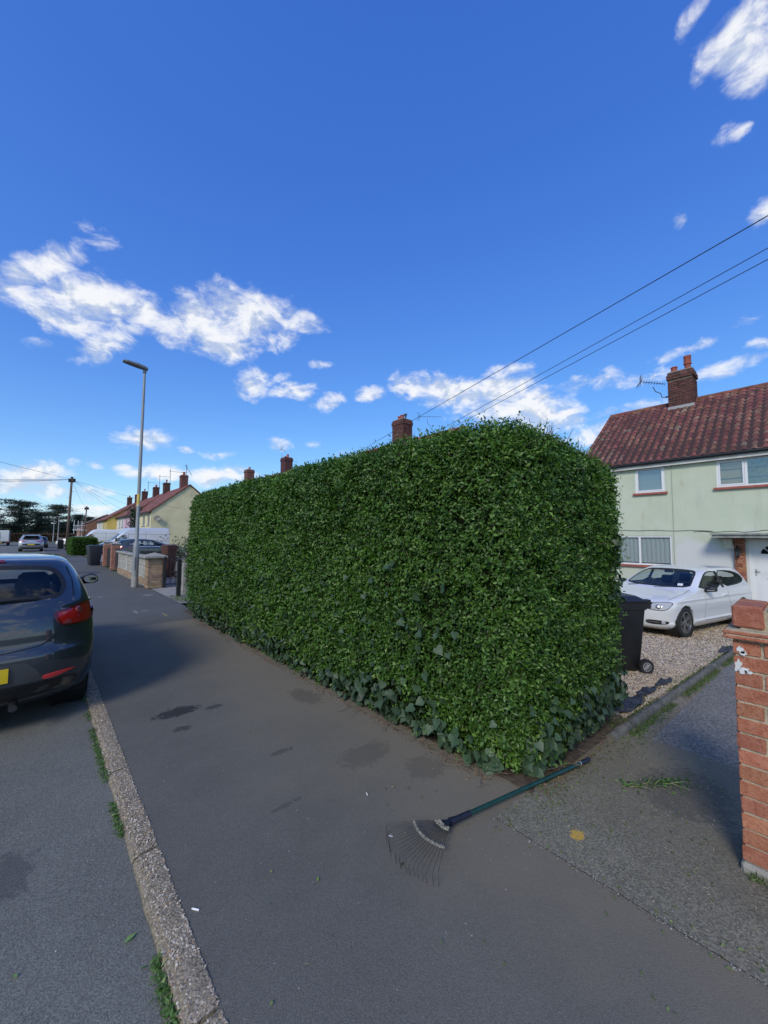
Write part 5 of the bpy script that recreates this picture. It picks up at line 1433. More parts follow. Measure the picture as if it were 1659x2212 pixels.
brick_pier(2.78, 22.3, .17, 1.18, "orange brick gate pier at the far end of the screen block wall", m_brick_orange)
brick_pier(2.78, 25.2, .17, 1.22, "orange brick gate pier standing behind the grey wheelie bin", m_brick_orange)
dg = thing("boarded_gate", "dark brown boarded gate between wall and orange pier", "gate", (2.75, 21.3, 0))
for k in range(7):
    y = 20.75 + k * .17; to_parent(MB().cbox(2.74, 2.77, y, y + .16, .06, 1.0 + .02 * (k % 2), .004).build("board", mk("dark_stain", (.025, .016, .013), rough=.7)), dg)
to_parent(MB().box(2.771, 2.80, 20.75, 21.93, .2, .28).box(2.771, 2.80, 20.75, 21.93, .8, .88).build("rail", m_black), dg)
dg2 = thing("boarded_gate", "black boarded gate between the two orange brick piers", "gate", (2.75, 23.7, 0))
for k in range(12):
    y = 22.6 + k * .19; to_parent(MB().cbox(2.74, 2.77, y, y + .18, .06, .95, .004).build("board", m_black), dg2)
to_parent(MB().box(2.771, 2.80, 22.6, 24.9, .2, .28).box(2.771, 2.80, 22.6, 24.9, .8, .88).build("rail", m_black), dg2)
lw = thing("low_brick_wall", "low orange brick wall behind the open iron gate", "wall", (5.3, 15.3, 0))
b = MB(); b.box(4.012, 7.99, 15.312, 15.49, 0, .70); lc = b.build("mortar_core", m_mortar_lt); to_parent(lc, lw)
shared = MB().cbox(0, .215, 0, .05, 0, .065, .004, .001).build("brick", m_brick_orange); f1 = True
for c in range(9):
    for k in range(17):
        x = 4.0 + k * .226 + (.11 if c % 2 else 0)
        o = shared if f1 else shared.copy()
        if not f1: COL.objects.link(o)
        f1 = False; o.name = "brick"; o.location = (x, 15.30, .004 + c * .0765); to_parent(o, lw)
to_parent(MB().cbox(3.98, 8.02, 15.27, 15.52, .69, .74, .01).build("coping", m_conc), lw)
tag(grid_sheet("forecourt", [2.85, 5, 12], [9.4, 12, 15, 20, 30, 46, 62], lambda x, y: gz(x, y) + .002, mk("forecourt_paving", (.24, .17, .14), (.30, .25, .22), sc=3, rough=.9, bump=.6, bsc=30)), kind='structure')
tag(grid_sheet("gate_apron", [2.62, 2.85, 3.6, 4.6], [10.2, 11, 12, 13.5], lambda x, y: gz(x, y) + .008, mk("apron_concrete", (.24, .225, .2), (.32, .3, .27), sc=5, rough=.95, bump=.8, bsc=40)), kind='structure')
n = 500
o = blades("post_grass", np.stack([2.62 + gen.random(n) * .35, 10.2 + gen.random(n) * 1.3, np.zeros(n)], 1), .07, "grass tuft at the foot of the black gate post")

# ------------------------------------------------------------------ street furniture
m_galv = mk("galvanised_steel", (.26, .275, .285), (.31, .32, .33), sc=6, rough=.55, metal=.35, stretch=(1, 1, .3))
lamp = thing("street_lamp", "tall grey steel street lamp standing in the pavement by the block wall", "street lamp", (2.33, 14.33, 0))
b = MB(); b.x = Matrix.Translation((2.33, 14.33, 0)); b.lathe([(.092, -.05), (.092, 1.25), (.088, 1.30), (.054, 1.42), (.050, 3), (.036, 6.95)], 20); to_parent(b.build("column", m_galv, smooth=40), lamp)
b = MB(); b.x = Matrix.Translation((2.33, 14.33, 0)); b.lathe([(.094, .02), (.094, .34)], 20, False); to_parent(b.build("base_band", mk("grey_base", (.30, .29, .27), (.36, .34, .32), sc=9, rough=.8), smooth=True), lamp)
b = MB(); b.cbox(2.28, 2.30, 14.24 - .015, 14.3, .55, .95, .004); to_parent(b.build("access_door", m_galv), lamp)
b = MB(); b.x = Matrix.Translation((2.33, 14.33, 0)); b.lathe([(.0525, 2.55), (.0525, 2.95)], 20, False); to_parent(b.build("number_sticker", mk("yellow_sticker", (.62, .44, .04), (.5, .5, .5), sc=9, rough=.6), smooth=True), lamp)
b = MB(); b.x = Matrix.Translation((2.33, 14.33, 6.95)) @ Matrix.Rotation(R(8), 4, 'Y')
b.tube([(0, 0, -.05), (0, 0, .12)], .05, 12)
def head_sec(x, w, h, z): return [(x, -w, z), (x, -w * .7, z + h), (x, w * .7, z + h), (x, w, z), (x, w * .8, z - .03), (x, -w * .8, z - .03)]
sec = [head_sec(.07, .06, .05, .10), head_sec(-.05, .10, .075, .10), head_sec(-.25, .13, .075, .10), head_sec(-.5, .12, .055, .10), head_sec(-.62, .08, .03, .10)]
b.add([p for s_ in sec for p in s_], [(i * 6 + k, i * 6 + (k + 1) % 6, (i + 1) * 6 + (k + 1) % 6, (i + 1) * 6 + k) for i in range(4) for k in range(6)] + [tuple(range(6)), tuple(range(24, 30))])
to_parent(b.build("lantern_head", mk("lamp_head_grey", (.16, .17, .18), rough=.5)), lamp)
def far_lamp(x, y, h, lab):
    t_ = thing("street_lamp", lab, "street lamp", (x, y, 0), 0, "far street lamps"); b = MB(); b.x = Matrix.Translation((x, y, 0)); b.lathe([(.14, 0), (.13, 1.3), (.09, 1.5), (.07, h)], 10); to_parent(b.build("column", m_galv, smooth=40), t_)
    b = MB(); b.box(x - .7, x + .1, y - .12, y + .12, h - .02, h + .1); to_parent(b.build("lantern_head", m_galv), t_)
far_lamp(2.7, 122, 5.4, "leftmost of the two distant grey lamp columns, before the pine trees"); far_lamp(3.15, 108, 5.5, "distant grey lamp column nearer the leaning telegraph pole")

m_polewood = mk("pole_wood", (.10, .07, .05), (.17, .125, .095), sc=3, rough=.9, stretch=(8, 8, .5))
def pole(x, y, h, lab, lean=(0, 0), r=.13):
    t_ = thing("telegraph_pole", lab, "telegraph pole", (x, y, 0), 0, "wooden telegraph poles")
    b = MB(); b.tube([(x, y, -.1), (x + lean[0], y + lean[1], h)], [r, r * .75], 12); to_parent(b.build("pole", m_polewood, smooth=True), t_)
    tx_, ty = x + lean[0], y + lean[1]
    b = MB(); b.cbox(tx_ - .30, tx_ - .08, ty - .14, ty + .10, h - .62, h - .22, .03); b.cbox(tx_ + .08, tx_ + .32, ty - .14, ty + .1, h - .60, h - .18, .03); b.tube([(tx_, ty, h - .14), (tx_, ty, h - .04)], r * .95, 12); to_parent(b.build("terminal_box", m_black), t_)
    for k in range(5):
        z = h - 1.6 - k * .75; s = -1 if k % 2 else 1; px_ = x + lean[0] * z / h
        b = MB(); b.tube([(px_ + s * .06, y, z), (px_ + s * .3, y, z)], .014, 5); to_parent(b.build("climbing_step", m_black), t_)
    return Vector((tx_, ty, h - .3))
top1 = pole(2.34, 54.4, 8.05, "nearer wooden telegraph pole with black boxes beside the small hedge", (.13, 0))
top2 = pole(5.9, 85, 6.7, "thinner distant telegraph pole before the yellow houses", (.2, 0), .12)

def wire(a, c, sag, lab, r=.012, group=None):
    a, c = Vector(a), Vector(c); b = MB(); pts = []
    for k in range(15):
        q = k / 14; p = a.lerp(c, q); p.z -= sag * 4 * q * (1 - q); pts.append(p)
    b.tube(pts, r, 5, False); tag(b.build("overhead_wire", m_black, fix=False), lab, "wire", group or "overhead wires")
wire((11.7, -10, 10.85), (23.0, 30, 9.85), .0, "uppermost black wire crossing the sky above the green house", .016)
wire((11.7, -10, 10.45), (23.1, 27.6, 8.1), .0, "upper wire of the close pair crossing the sky on the right", .012)
wire((11.7, -10, 10.1), (23.1, 27.6, 7.85), .0, "lower wire of the close pair crossing the sky on the right", .012)
for i, (e, s, lab) in enumerate([((12.2, 66, 5.1), .25, "wire from the near pole to the cream end house"), ((12.2, 78, 5.2), .3, "wire from the near pole to the climber covered house"), ((12.2, 88, 5.3), .3, "wire from the near pole to the pink house"),
                                 ((11.5, 44.5, 4.4), .2, "wire from the near pole to the house behind the hedge"), ((6.1, 85, 6.4), .5, "sagging wire strung between the two telegraph poles"),
                                 ((-18, 60, 6.9), .35, "top wire running left from the near pole across the road"), ((-18, 50, 6.6), .5, "second wire running left from the near pole"), ((-16, 30, 9.2), .2, "wire rising left from the near pole over the parked cars"), ((-18, 56, 6.2), .45, "lowest wire running left from the near pole")]):
    wire(top1, e, s, lab, .011 if i < 5 else .015)
wire(top2, (-6, 100, 5.6), .4, "wire running left from the distant pole", .012); wire(top2, (10.5, 103, 4.8), .2, "wire from the distant pole to the yellow house", .012)

# ------------------------------------------------------------------ wheelie bins
def wheelie_bin(lab, loc, rotz, mat, h=1.07, w=.56, d=.68, group="wheelie bins", wheel_lab=None):
    """local +x is the back with wheels and handle"""
    t_ = thing("wheelie_bin", lab, "bin", loc, rotz, group)
    b = MB(); bh = h - .11
    secs = [(.045, .40, .40), (.06, .43, .44), (bh * .93, .58, .56)]
    def ring(z, dd, ww, rr=.04):
        pts = []
        for sx_, sy_3, a0 in ((1, 1, 0), (-1, 1, 90), (-1, -1, 180), (1, -1, 270)):
            for k in range(4):
                a = R(a0 + 30 * k); pts.append((sx_ * (dd / 2 - rr) + rr * math.cos(a), sy_3 * (ww / 2 - rr) + rr * math.sin(a), z))
        return pts
    q = d / .68; u = w / .56
    rings = [ring(.03, .42 * q, .42 * u), ring(.06, .46 * q, .46 * u), ring(bh * .9, .60 * q, .55 * u), ring(bh * .905, .63 * q, .585 * u), ring(bh, .64 * q, .59 * u)]
    b.add([p for r_ in rings for p in r_], [(i * 16 + k, i * 16 + (k + 1) % 16, (i + 1) * 16 + (k + 1) % 16, (i + 1) * 16 + k) for i in range(4) for k in range(16)] + [tuple(range(16)), tuple(range(64, 80))])
    bo = b.build("body", mat, smooth=35); bo.parent = t_
    b = MB(); rings = [ring(bh + .004, .66 * q, .60 * u, .05), ring(bh + .03, .67 * q, .61 * u, .05), ring(bh + .05, .60 * q, .55 * u, .06), ring(bh + .085, .50 * q, .42 * u, .08)]
    b.add([p for r_ in rings for p in r_], [(i * 16 + k, i * 16 + (k + 1) % 16, (i + 1) * 16 + (k + 1) % 16, (i + 1) * 16 + k) for i in range(3) for k in range(16)] + [tuple(range(16)), tuple(range(48, 64))])
    b.box(.30 * q, .40 * q, -.24 * u, -.16 * u, bh - .06, bh + .04); b.box(.30 * q, .40 * q, .16 * u, .24 * u, bh - .06, bh + .04)
    lid = b.build("lid", mat, smooth=35); lid.parent = t_
    b = MB(); b.tube([(.38 * q, -.27 * u, bh - .0), (.38 * q, .27 * u, bh - .0)], .018, 8); b.box(.30 * q, .37 * q, -.27 * u, -.25 * u, bh - .08, bh + .02); b.box(.30 * q, .37 * q, .25 * u, .27 * u, bh - .08, bh + .02); hd = b.build("handle", mat); hd.parent = t_
    for s in (-1, 1):
        b = MB(); b.x = Matrix.Translation((.27 * q, s * .27 * u, .10)) @ Matrix.Rotation(R(90), 4, 'X'); b.lathe([(.055, -.022), (.098, -.025), (.10, -.012), (.10, .012), (.098, .025), (.055, .022)], 24)
        wh = b.build("wheel", mk("bin_tyre", (.012, .012, .013), rough=.7), smooth=40); wh.parent = t_
        b = MB(); b.x = Matrix.Translation((.27 * q, s * (.27 * u + .004), .10)) @ Matrix.Rotation(R(90), 4, 'X')
        b.lathe([(.018, -.026), (.018, .026)], 12)
        for k in range(10):
            a = k * .628; b.tube([(.015 * math.cos(a), .015 * math.sin(a), .018 * -s), (.058 * math.cos(a), .058 * math.sin(a), .018 * -s)], .005, 4)
        b.lathe([(.052, -.024), (.060, -.024), (.060, .024), (.052, .024)], 20, False)
        hb_ = b.build("hub", mk("hub_grey", (.35, .35, .36), rough=.5, metal=.4)); hb_.parent = wh
    b = MB(); b.tube([(.27 * q, -.26 * u, .10), (.27 * q, .26 * u, .10)], .012, 8); ax_ = b.build("axle", m_lead); ax_.parent = t_
    return t_
m_binblack = mk("black_bin_plastic", (.010, .011, .013), (.016, .017, .019), sc=4, rough=.42)
m_bingrey = mk("grey_bin_plastic", (.030, .036, .044), (.04, .046, .054), sc=4, rough=.5)
m_binbrown = mk("brown_bin_plastic", (.075, .028, .018), (.095, .036, .024), sc=4, rough=.5)
wheelie_bin("black wheelie bin standing on the gravel by the end of the tall hedge", (6.26, 1.99, gz(6.35) + .008), R(-39), m_binblack)
wheelie_bin("dark grey wheelie bin standing on the pavement before the orange piers", (2.30, 26.0, 0), R(10), m_bingrey, h=1.12)
wheelie_bin("small distant black wheelie bin beside the telegraph pole", (1.98, 58.4, 0), R(90), m_binblack, h=1.1)
wheelie_bin("brown wheelie bin standing behind the wall near the iron gate", (3.85, 16.9, 0), R(20), m_binbrown, h=1.30, w=.42, d=.46)

small_hedge("hedge", "short clipped box shaped hedge farther up the pavement", (2.0, 39.3, 0), (3.75, 45.5, 1.42), 9000, .10, 3.0)
pl_ = thing("shrub", "loose grey green shrub behind the brown bin", "shrub", (5.2, 18.4, 0))
g3 = np.random.default_rng(9); n = 900
p = np.array([5.2, 18.4, 1.0]) + g3.normal(size=(n, 3)) * np.array([.6, .5, .28]); v, f = leaf_arrays(p, g3.normal(size=(n, 3)) + np.array([0, 0, .5]), g3.normal(size=(n, 3)), np.full(n, .12), np.full(n, .05))
o = np_mesh("leaves", v, f, leaf_mat("grey_leaf", (.06, .09, .045), (.12, .15, .09), (.07, .1, .06), .6)); to_parent(o, pl_); o['kind'] = 'stuff'
b = MB(); 
for k in range(6): b.tube([(5.2, 18.4, 0), (5.2 + g3.normal() * .3, 18.4 + g3.normal() * .3, .9)], .015, 5)
to_parent(b.build("stem", m_twig), pl_)
sh = small_hedge("shrub", "low yellow green shrub behind the small clipped hedge", (4.3, 44.0, 0), (6.2, 46.5, .95), 1500, .14, 4.0, leaf_mat("yellow_leaf", (.16, .19, .03), (.26, .28, .06), (.2, .2, .05), .6)); sh['category'] = 'shrub'

# ------------------------------------------------------------------ rake
m_rakegreen = mk("green_handle", (.006, .042, .036), (.009, .055, .048), sc=20, rough=.35, coat=.2)
m_navy = mk("navy_plastic", (.009, .012, .026), (.014, .018, .036), sc=20, rough=.4)
m_tine = mk("tine_steel", (.055, .055, .06), (.10, .09, .08), sc=40, rough=.5, metal=.6)
m_mud = mk("dry_mud", (.34, .33, .26), (.20, .19, .15), sc=60, rough=.95, bump=.8, bsc=150)
rake = thing("rake", "green handled wire lawn rake lying on the pavement", "rake", (1.9, 1.4, 0))
J = Vector((1.775, 1.405, .052)); Hend = Vector((3.065, 1.155, .018)); hd_ = (Hend - J).normalized()
b = MB(); b.tube([J + hd_ * .13, Hend - hd_ * .12], .0125, 14); to_parent(b.build("handle", m_rakegreen, smooth=50), rake)
b = MB(); b.tube([Hend - hd_ * .121, Hend - hd_ * .02, Hend], [.0138, .0138, .010], 14); to_parent(b.build("grip", m_navy, smooth=50), rake)
b = MB(); b.tube([Hend - hd_ * .126, Hend - hd_ * .119], .0139, 14); b.tube([J + hd_ * .135, J + hd_ * .142], .0134, 14); to_parent(b.build("ring", m_lead, smooth=50), rake)
b = MB(); b.tube([J - hd_ * .01, J + hd_ * .04, J + hd_ * .14], [.022, .016, .0155], 14); to_parent(b.build("ferrule", m_navy, smooth=50), rake)
fwd_a = math.atan2(1.45 - J.y, 1.40 - J.x)          # middle of the fan
A0, A1 = R(143.5), R(208)
nt = 19
def fan_pt(a, r_, z): return Vector((J.x + r_ * math.cos(a), J.y + r_ * math.sin(a), z))
b = MB(); vs = []
for k in range(13):
    a = A0 + (A1 - A0) * k / 12
    vs += [tuple(fan_pt(a, .0, J.z + .012)), tuple(fan_pt(a, .085, J.z + .014)), tuple(fan_pt(a, .085, J.z + .002)), tuple(fan_pt(a, .0, J.z - .004))]
b.add(vs, [(4 * k + q, 4 * k + (q + 1) % 4, 4 * k + 4 + (q + 1) % 4, 4 * k + 4 + q) for k in range(12) for q in range(4)]); to_parent(b.build("head", m_navy), rake)
b = MB(); g4 = random.Random(3)
for k in range(34):
    a = A0 + (A1 - A0) * (k + .5) / 34; r_ = .078 + g4.uniform(-.012, .012); p = fan_pt(a, r_, J.z + .016)
    b.tube([p - Vector((0, 0, .004)), p + Vector((g4.uniform(-.006, .006), g4.uniform(-.006, .006), .002))], [g4.uniform(.004, .009), g4.uniform(.003, .006)], 6)
to_parent(b.build("dried_mud", m_mud), rake)
for k in range(nt):
    a = A0 + (A1 - A0) * k / (nt - 1); rl = .335 + .035 * math.cos((a - (A0 + A1) / 2) * 2.2) + g4.uniform(-.008, .008)
    b = MB(); da = g4.uniform(-.012, .012)
    b.tube([fan_pt(a, .07, J.z + .009), fan_pt(a, .2, J.z + .016), fan_pt(a + da, rl, J.z + .012), fan_pt(a + da * 1.5, rl + .012, J.z - .004), fan_pt(a + da * 1.5, rl + .004, .003)], [.0016, .0014, .0013, .0013, .001], 6, False)
    to_parent(b.build("tine", m_tine, smooth=True, fix=False), rake)
b = MB(); vs = []
for k in range(25):
    a = A0 - .02 + (A1 - A0 + .04) * k / 24; p = fan_pt(a, .205, J.z + .016); o_ = fan_pt(a, .217, J.z + .016)
    h = .004 + .003 * math.sin(k * 2.3)
    vs += [tuple(p - Vector((0, 0, .003))), tuple(p + Vector((0, 0, h))), tuple(o_ + Vector((0, 0, h))), tuple(o_ - Vector((0, 0, .003)))]
b.add(vs, [(4 * k + q, 4 * k + (q + 1) % 4, 4 * k + 4 + (q + 1) % 4, 4 * k + 4 + q) for k in range(24) for q in range(4)]); to_parent(b.build("spreader_bar", m_mud), rake)
pb = pebbles("pebble", np.array([[1.50, 1.60, .004]]), np.array([.015]), m_white, .3); pb['kind'] = 'thing'; tag(pb, "flat pale pebble lying under the rake tines", "pebble")

# ------------------------------------------------------------------ far trees and hedge
m_pine = leaf_mat("pine_needles", (.050, .075, .060), (.085, .115, .085), (.050, .070, .062), rough=.8, trans=.1)  # pale bluish needle colour also stands in for distance haze
m_bark = mk("pine_bark", (.05, .03, .022), (.09, .055, .04), sc=3, rough=.95)
def pine(x, y, h, w, lab, seed, flat=False, z0=0.0, low=.25):
    g = np.random.default_rng(seed); t_ = thing("pine_tree", lab, "tree", (x, y, z0), 0, "dark pine trees at the end of the street")
    b = MB(); b.tube([(x, y, z0), (x + .1, y, z0 + h * .5), (x + .2, y, z0 + h * .93)], [h * .026, h * .02, h * .006], 8); P = []
    nl = 34
    for k in range(nl):
        q = low + (1 - low) * (k + g.random()) / nl; z = z0 + h * q
        if flat: rad = w * (.55 + .45 * math.sin(q * 5 + seed)) * (1.05 - .45 * q)
        else: rad = w * (1.12 - q) * 1.1 + .25 * w * abs(math.sin(q * 9 + seed))
        a = g.random() * 6.28; d = np.array([math.cos(a), math.sin(a), .08 + .1 * g.random()]); L = rad * g.uniform(.65, 1.1)
        s0 = np.array([x + .15 * q, y, z - .3]); e = s0 + d * L
        b.tube([tuple(s0), tuple((s0 + e) / 2 + np.array([0, 0, .15])), tuple(e)], [h * .007, h * .005, h * .002], 5, False)
        for m_ in range(3):
            c = s0 + d * L * (.45 + .25 * m_) + np.array([g.normal() * .3, g.normal() * .3, .1]); n = 95
            P.append(c + g.normal(size=(n, 3)) * np.array([w * .19, w * .19, h * .014]))
    c = np.array([x + .2, y, z0 + h * .96]); P.append(c + g.normal(size=(260, 3)) * np.array([w * .2, w * .2, h * .03]))
    to_parent(b.build("trunk", m_bark, smooth=True), t_)
    P = np.concatenate(P); n = len(P); dd = g.normal(size=(n, 3)); dd[:, 2] *= .35
    v, f = leaf_arrays(P, dd, g.normal(size=(n, 3)) * .5 + np.array([0, 0, 1]), h * .045 * g.uniform(.6, 1.3, n), h * .016 * np.ones(n)); o = np_mesh("crown", v, f, m_pine); to_parent(o, t_); o['kind'] = 'stuff'
pine(-11.5, 150, 13.0, 5.0, "pine at the left edge of the photo, tallest of the row", 21)
pine(-4.2, 152, 11.3, 5.4, "broad pine standing second from the left above the silver car", 22, True)
pine(-.5, 158, 8.6, 4.2, "lower pine between the broad pine and the flat topped one", 23, True)
pine(4.4, 165, 11.4, 6.6, "flat topped pine behind the distant lamp columns", 24, True)
pine(10.0, 170, 8.8, 4.6, "pine showing just beyond the leaning telegraph pole", 25, True)
pine(14.0, 185, 8.6, 4.0, "small dark pine near the distant thin pole", 26, True)
pine(19.0, 195, 7.6, 4.5, "small pine rising behind the brown brick house", 27, True)
g5 = np.random.default_rng(31); n = 9000
p = np.stack([g5.uniform(-45, 32, n), 178 + g5.normal(size=n) * 3, np.zeros(n)], 1); hh = 4.6 + 1.6 * np.sin(p[:, 0] * .31) + 1.2 * np.sin(p[:, 0] * .77 + 1); p[:, 2] = g5.random(n) ** .8 * hh
v, f = leaf_arrays(p, g5.normal(size=(n, 3)), g5.normal(size=(n, 3)), np.full(n, 1.1), np.full(n, .7)); tag(np_mesh("far_wood", v, f, leaf_mat("wood_leaf", (.034, .054, .042), (.066, .090, .052), (.04, .058, .046), .8, .1)), "dark undergrowth massed beneath the distant pines", "trees", None, 'stuff')
n = 700
p = np.stack([g5.uniform(-14, 4, n), 176 + g5.normal(size=n) * 2, 2.2 + g5.random(n) * 3.2], 1); p = p[np.sin(p[:, 0] * 1.7) > .3]; n = len(p)
v, f = leaf_arrays(p, g5.normal(size=(n, 3)), g5.normal(size=(n, 3)), np.full(n, .9), np.full(n, .6)); tag(np_mesh("far_foliage", v, f, leaf_mat("yellow_green_leaf", (.20, .22, .06), (.28, .28, .09), (.2, .2, .06), .7)), "yellow green foliage seen between the pine trunks", "foliage", None, 'stuff')  # yellow green leaf colour, paler than the wood behind
fh = small_hedge("hedge", "long low reddish brown hedge across the end of the street", (-40, 126, 0), (7.0, 128, 1.75), 9000, .35, 6.0, leaf_mat("beech_leaf", (.09, .05, .035), (.15, .09, .06), (.08, .05, .04), .8, .1))
fp = thing("fence_panel", "pale timber fence beside the distant black bin", "fence", (3.4, 92, 0))
for k in range(12): to_parent(MB().cbox(2.6 + k * .16, 2.75 + k * .16, 92, 92.03, 0, 1.15, .004).build("board", mk("fence_wood", (.27, .24, .20), (.33, .3, .26), sc=4, rough=.9)), fp)
# house number as a mesh
dg_ = bpy.context.evaluated_depsgraph_get()
me_ = bpy.data.meshes.new_from_object(to.evaluated_get(dg_)); nm = bpy.data.objects.new("house_number_mesh", me_); COL.objects.link(nm)
nm.location = to.location; nm.rotation_euler = to.rotation_euler; bpy.data.objects.remove(to); nm.name = "house_number"; to_parent(nm, plq)

# ------------------------------------------------------------------ vehicles
def pchip(x, y, xn):
    x, y = np.asarray(x, float), np.asarray(y, float); h = np.diff(x); d = np.diff(y) / h
    m = np.zeros_like(y); m[0], m[-1] = d[0], d[-1]
    for i in range(1, len(x) - 1):
        m[i] = 0 if d[i - 1] * d[i] <= 0 else 2 * d[i - 1] * d[i] / (d[i - 1] + d[i])
    k = np.clip(np.searchsorted(x, xn) - 1, 0, len(h) - 1); t_ = (xn - x[k]) / h[k]
    return (1 + 2 * t_) * (1 - t_) ** 2 * y[k] + t_ * (1 - t_) ** 2 * h[k] * m[k] + t_ ** 2 * (3 - 2 * t_) * y[k + 1] + t_ ** 2 * (t_ - 1) * h[k] * m[k + 1]

class Shell:
    """car body as a stack of plan outlines: z, rear x, front x, half width, rear corner length and power, front corner length and power"""
    def __init__(s, levels, sub=5, nc=18, ns=26):
        lv = np.array(levels, float); t_ = np.arange(len(lv)); tn = np.linspace(0, len(lv) - 1, (len(lv) - 1) * sub + 1)
        L = np.stack([pchip(t_, lv[:, k], tn) for k in range(8)], 1)
        rings = []
        for z, xr, xf, w, lr, nr_, lf, nf in L:
            a = np.linspace(0, math.pi / 2, nc)
            hx = list(xr + lr - lr * np.cos(a) ** (2 / nr_)); hy = list(w * np.sin(a) ** (2 / nr_))
            sx_ = np.linspace(xr + lr, xf - lf, ns)[1:-1]; q = (sx_ - sx_.mean()) / max(.1, np.ptp(sx_) / 2)
            hx += list(sx_); hy += list(w * (1 + .006 * (1 - q ** 2)))
            a = a[::-1]
            hx += list(xf - lf + lf * np.cos(a) ** (2 / nf)); hy += list(w * np.sin(a) ** (2 / nf))
            p = [(x, y, z) for x, y in zip(hx, hy)]
            rings.append(p + [(x, -y, z) for x, y, z in p[-2:0:-1]])
        s.n = len(rings[0]); s.v = [p for r_ in rings for p in r_]; n = s.n; m = len(rings)
        s.f = [(i * n + k, i * n + (k + 1) % n, (i + 1) * n + (k + 1) % n, (i + 1) * n + k) for i in range(m - 1) for k in range(n)]
        s.caps = [tuple(range(n))[::-1], tuple((m - 1) * n + k for k in range(n))]
        s.bvh = BVHTree.FromPolygons([Vector(p) for p in s.v], s.f + s.caps)
        s.V = np.array(s.v); s.fc = s.V[np.array(s.f)].mean(1)
        e1 = s.V[np.array(s.f)[:, 1]] - s.V[np.array(s.f)[:, 0]]; e2 = s.V[np.array(s.f)[:, 3]] - s.V[np.array(s.f)[:, 0]]
        s.fn = unit(np.cross(e1, e2)); s.fn *= np.sign((s.fn * (s.fc - np.array([0, 0, .6]))).sum(1))[:, None]
        s.keep = np.ones(len(s.f), bool)
    def cut(s, poly, axis, sign, nmin=.12):
        P = np.array(poly); u = s.fc[:, 1 if axis == 'x' else 0]; v = s.fc[:, 2]
        ins = np.zeros(len(u), bool); j = len(P) - 1
        for i in range(len(P)):
            c = ((P[i, 1] > v) != (P[j, 1] > v)) & (u < (P[j, 0] - P[i, 0]) * (v - P[i, 1]) / (P[j, 1] - P[i, 1] + 1e-12) + P[i, 0]); ins ^= c; j = i
        comp = s.fn[:, 0] if axis == 'x' else s.fn[:, 1]
        s.keep &= ~(ins & (comp * sign > nmin))
    def cut_circle(s, x, z, r_):
        s.keep &= ~(((s.fc[:, 0] - x) ** 2 + (s.fc[:, 2] - z) ** 2 < r_ * r_) & (abs(s.fc[:, 1]) > .35))
    def hit(s, a, c, axis, sign):
        o, d = (Vector((sign * 6, a, c)), Vector((-sign, 0, 0))) if axis == 'x' else (Vector((a, sign * 4, c)), Vector((0, -sign, 0)))
        h = s.bvh.ray_cast(o, d)
        if h[0] is None:
            h = s.bvh.find_nearest(Vector((sign * 2, a, c)) if axis == 'x' else Vector((a, sign * .85, c)))
        nn = h[1]
        if nn.dot(d) > 0: nn = -nn
        return h[0], nn
    def build(s, name, mat, parent):
        b = MB(); b.v = list(s.v); b.f = [f for f, k in zip(s.f, s.keep) if k] + [s.caps[0], s.caps[1]]; b.m = [0] * len(b.f)
        o = b.build(name, mat, smooth=True, fix=True); o.parent = parent; return o

def chaikin(P, it=2):
    P = [tuple(p) for p in P]
    for _ in range(it):
        Q = []
        for i in range(len(P)):
            a, c = P[i], P[(i + 1) % len(P)]
            Q += [(a[0] * .78 + c[0] * .22, a[1] * .78 + c[1] * .22), (a[0] * .22 + c[0] * .78, a[1] * .22 + c[1] * .78)]
        P = Q
    return P
def densify(P, step=.04):
    Q = []
    for i in range(len(P)):
        a, c = Vector(P[i]), Vector(P[(i + 1) % len(P)]); n = max(1, int((c - a).length / step))
        Q += [tuple(a.lerp(c, k / n)) for k in range(n)]
    return Q
def scaled(P, k):
    cx_ = sum(p[0] for p in P) / len(P); cy_ = sum(p[1] for p in P) / len(P)
    return [(cx_ + (p[0] - cx_) * k, cy_ + (p[1] - cy_) * k) for p in P]
def inset(P, d):
    A = sum(P[i][0] * P[(i + 1) % len(P)][1] - P[(i + 1) % len(P)][0] * P[i][1] for i in range(len(P)))
    s = 1 if A > 0 else -1; out = []
    for i in range(len(P)):
        a, c = Vector(P[i - 1]), Vector(P[(i + 1) % len(P)]); t_ = (c - a)
        t_ = t_.normalized() if t_.length > 1e-9 else Vector((1, 0))
        out.append((P[i][0] - s * t_.y * d, P[i][1] + s * t_.x * d))
    return out
def patch_mesh(sh, poly, axis, sign, eps, rings=(1, .8, .55, .3, 0), edge=.012, rnd=2, ring_only=None):
    P = densify(chaikin(poly, rnd) if rnd else poly, .035); b = MB(); n = len(P); vs = []
    if ring_only: loops = [(P, -.004), (P, eps), (inset(P, ring_only), eps), (inset(P, ring_only), -.004)]
    else: loops = [(P, -edge)] + [(scaled(P, k) if k else [scaled(P, .001)[0]] * n, eps) for k in rings]
    for Q, e in loops:
        for a, c in Q:
            h, nn = sh.hit(a, c, axis, sign); vs.append(tuple(h + nn * e))
    m = len(loops)
    b.add(vs, [(i * n + k, i * n + (k + 1) % n, (i + 1) * n + (k + 1) % n, (i + 1) * n + k) for i in range(m - 1) for k in range(n)])
    return b
def patch_(sh, name, poly, axis, sign, mat, parent, eps=.004, rnd=2, **kw):
    o = patch_mesh(sh, poly, axis, sign, eps, rnd=rnd, **kw).build(name, mat, smooth=50); o.parent = parent; return o
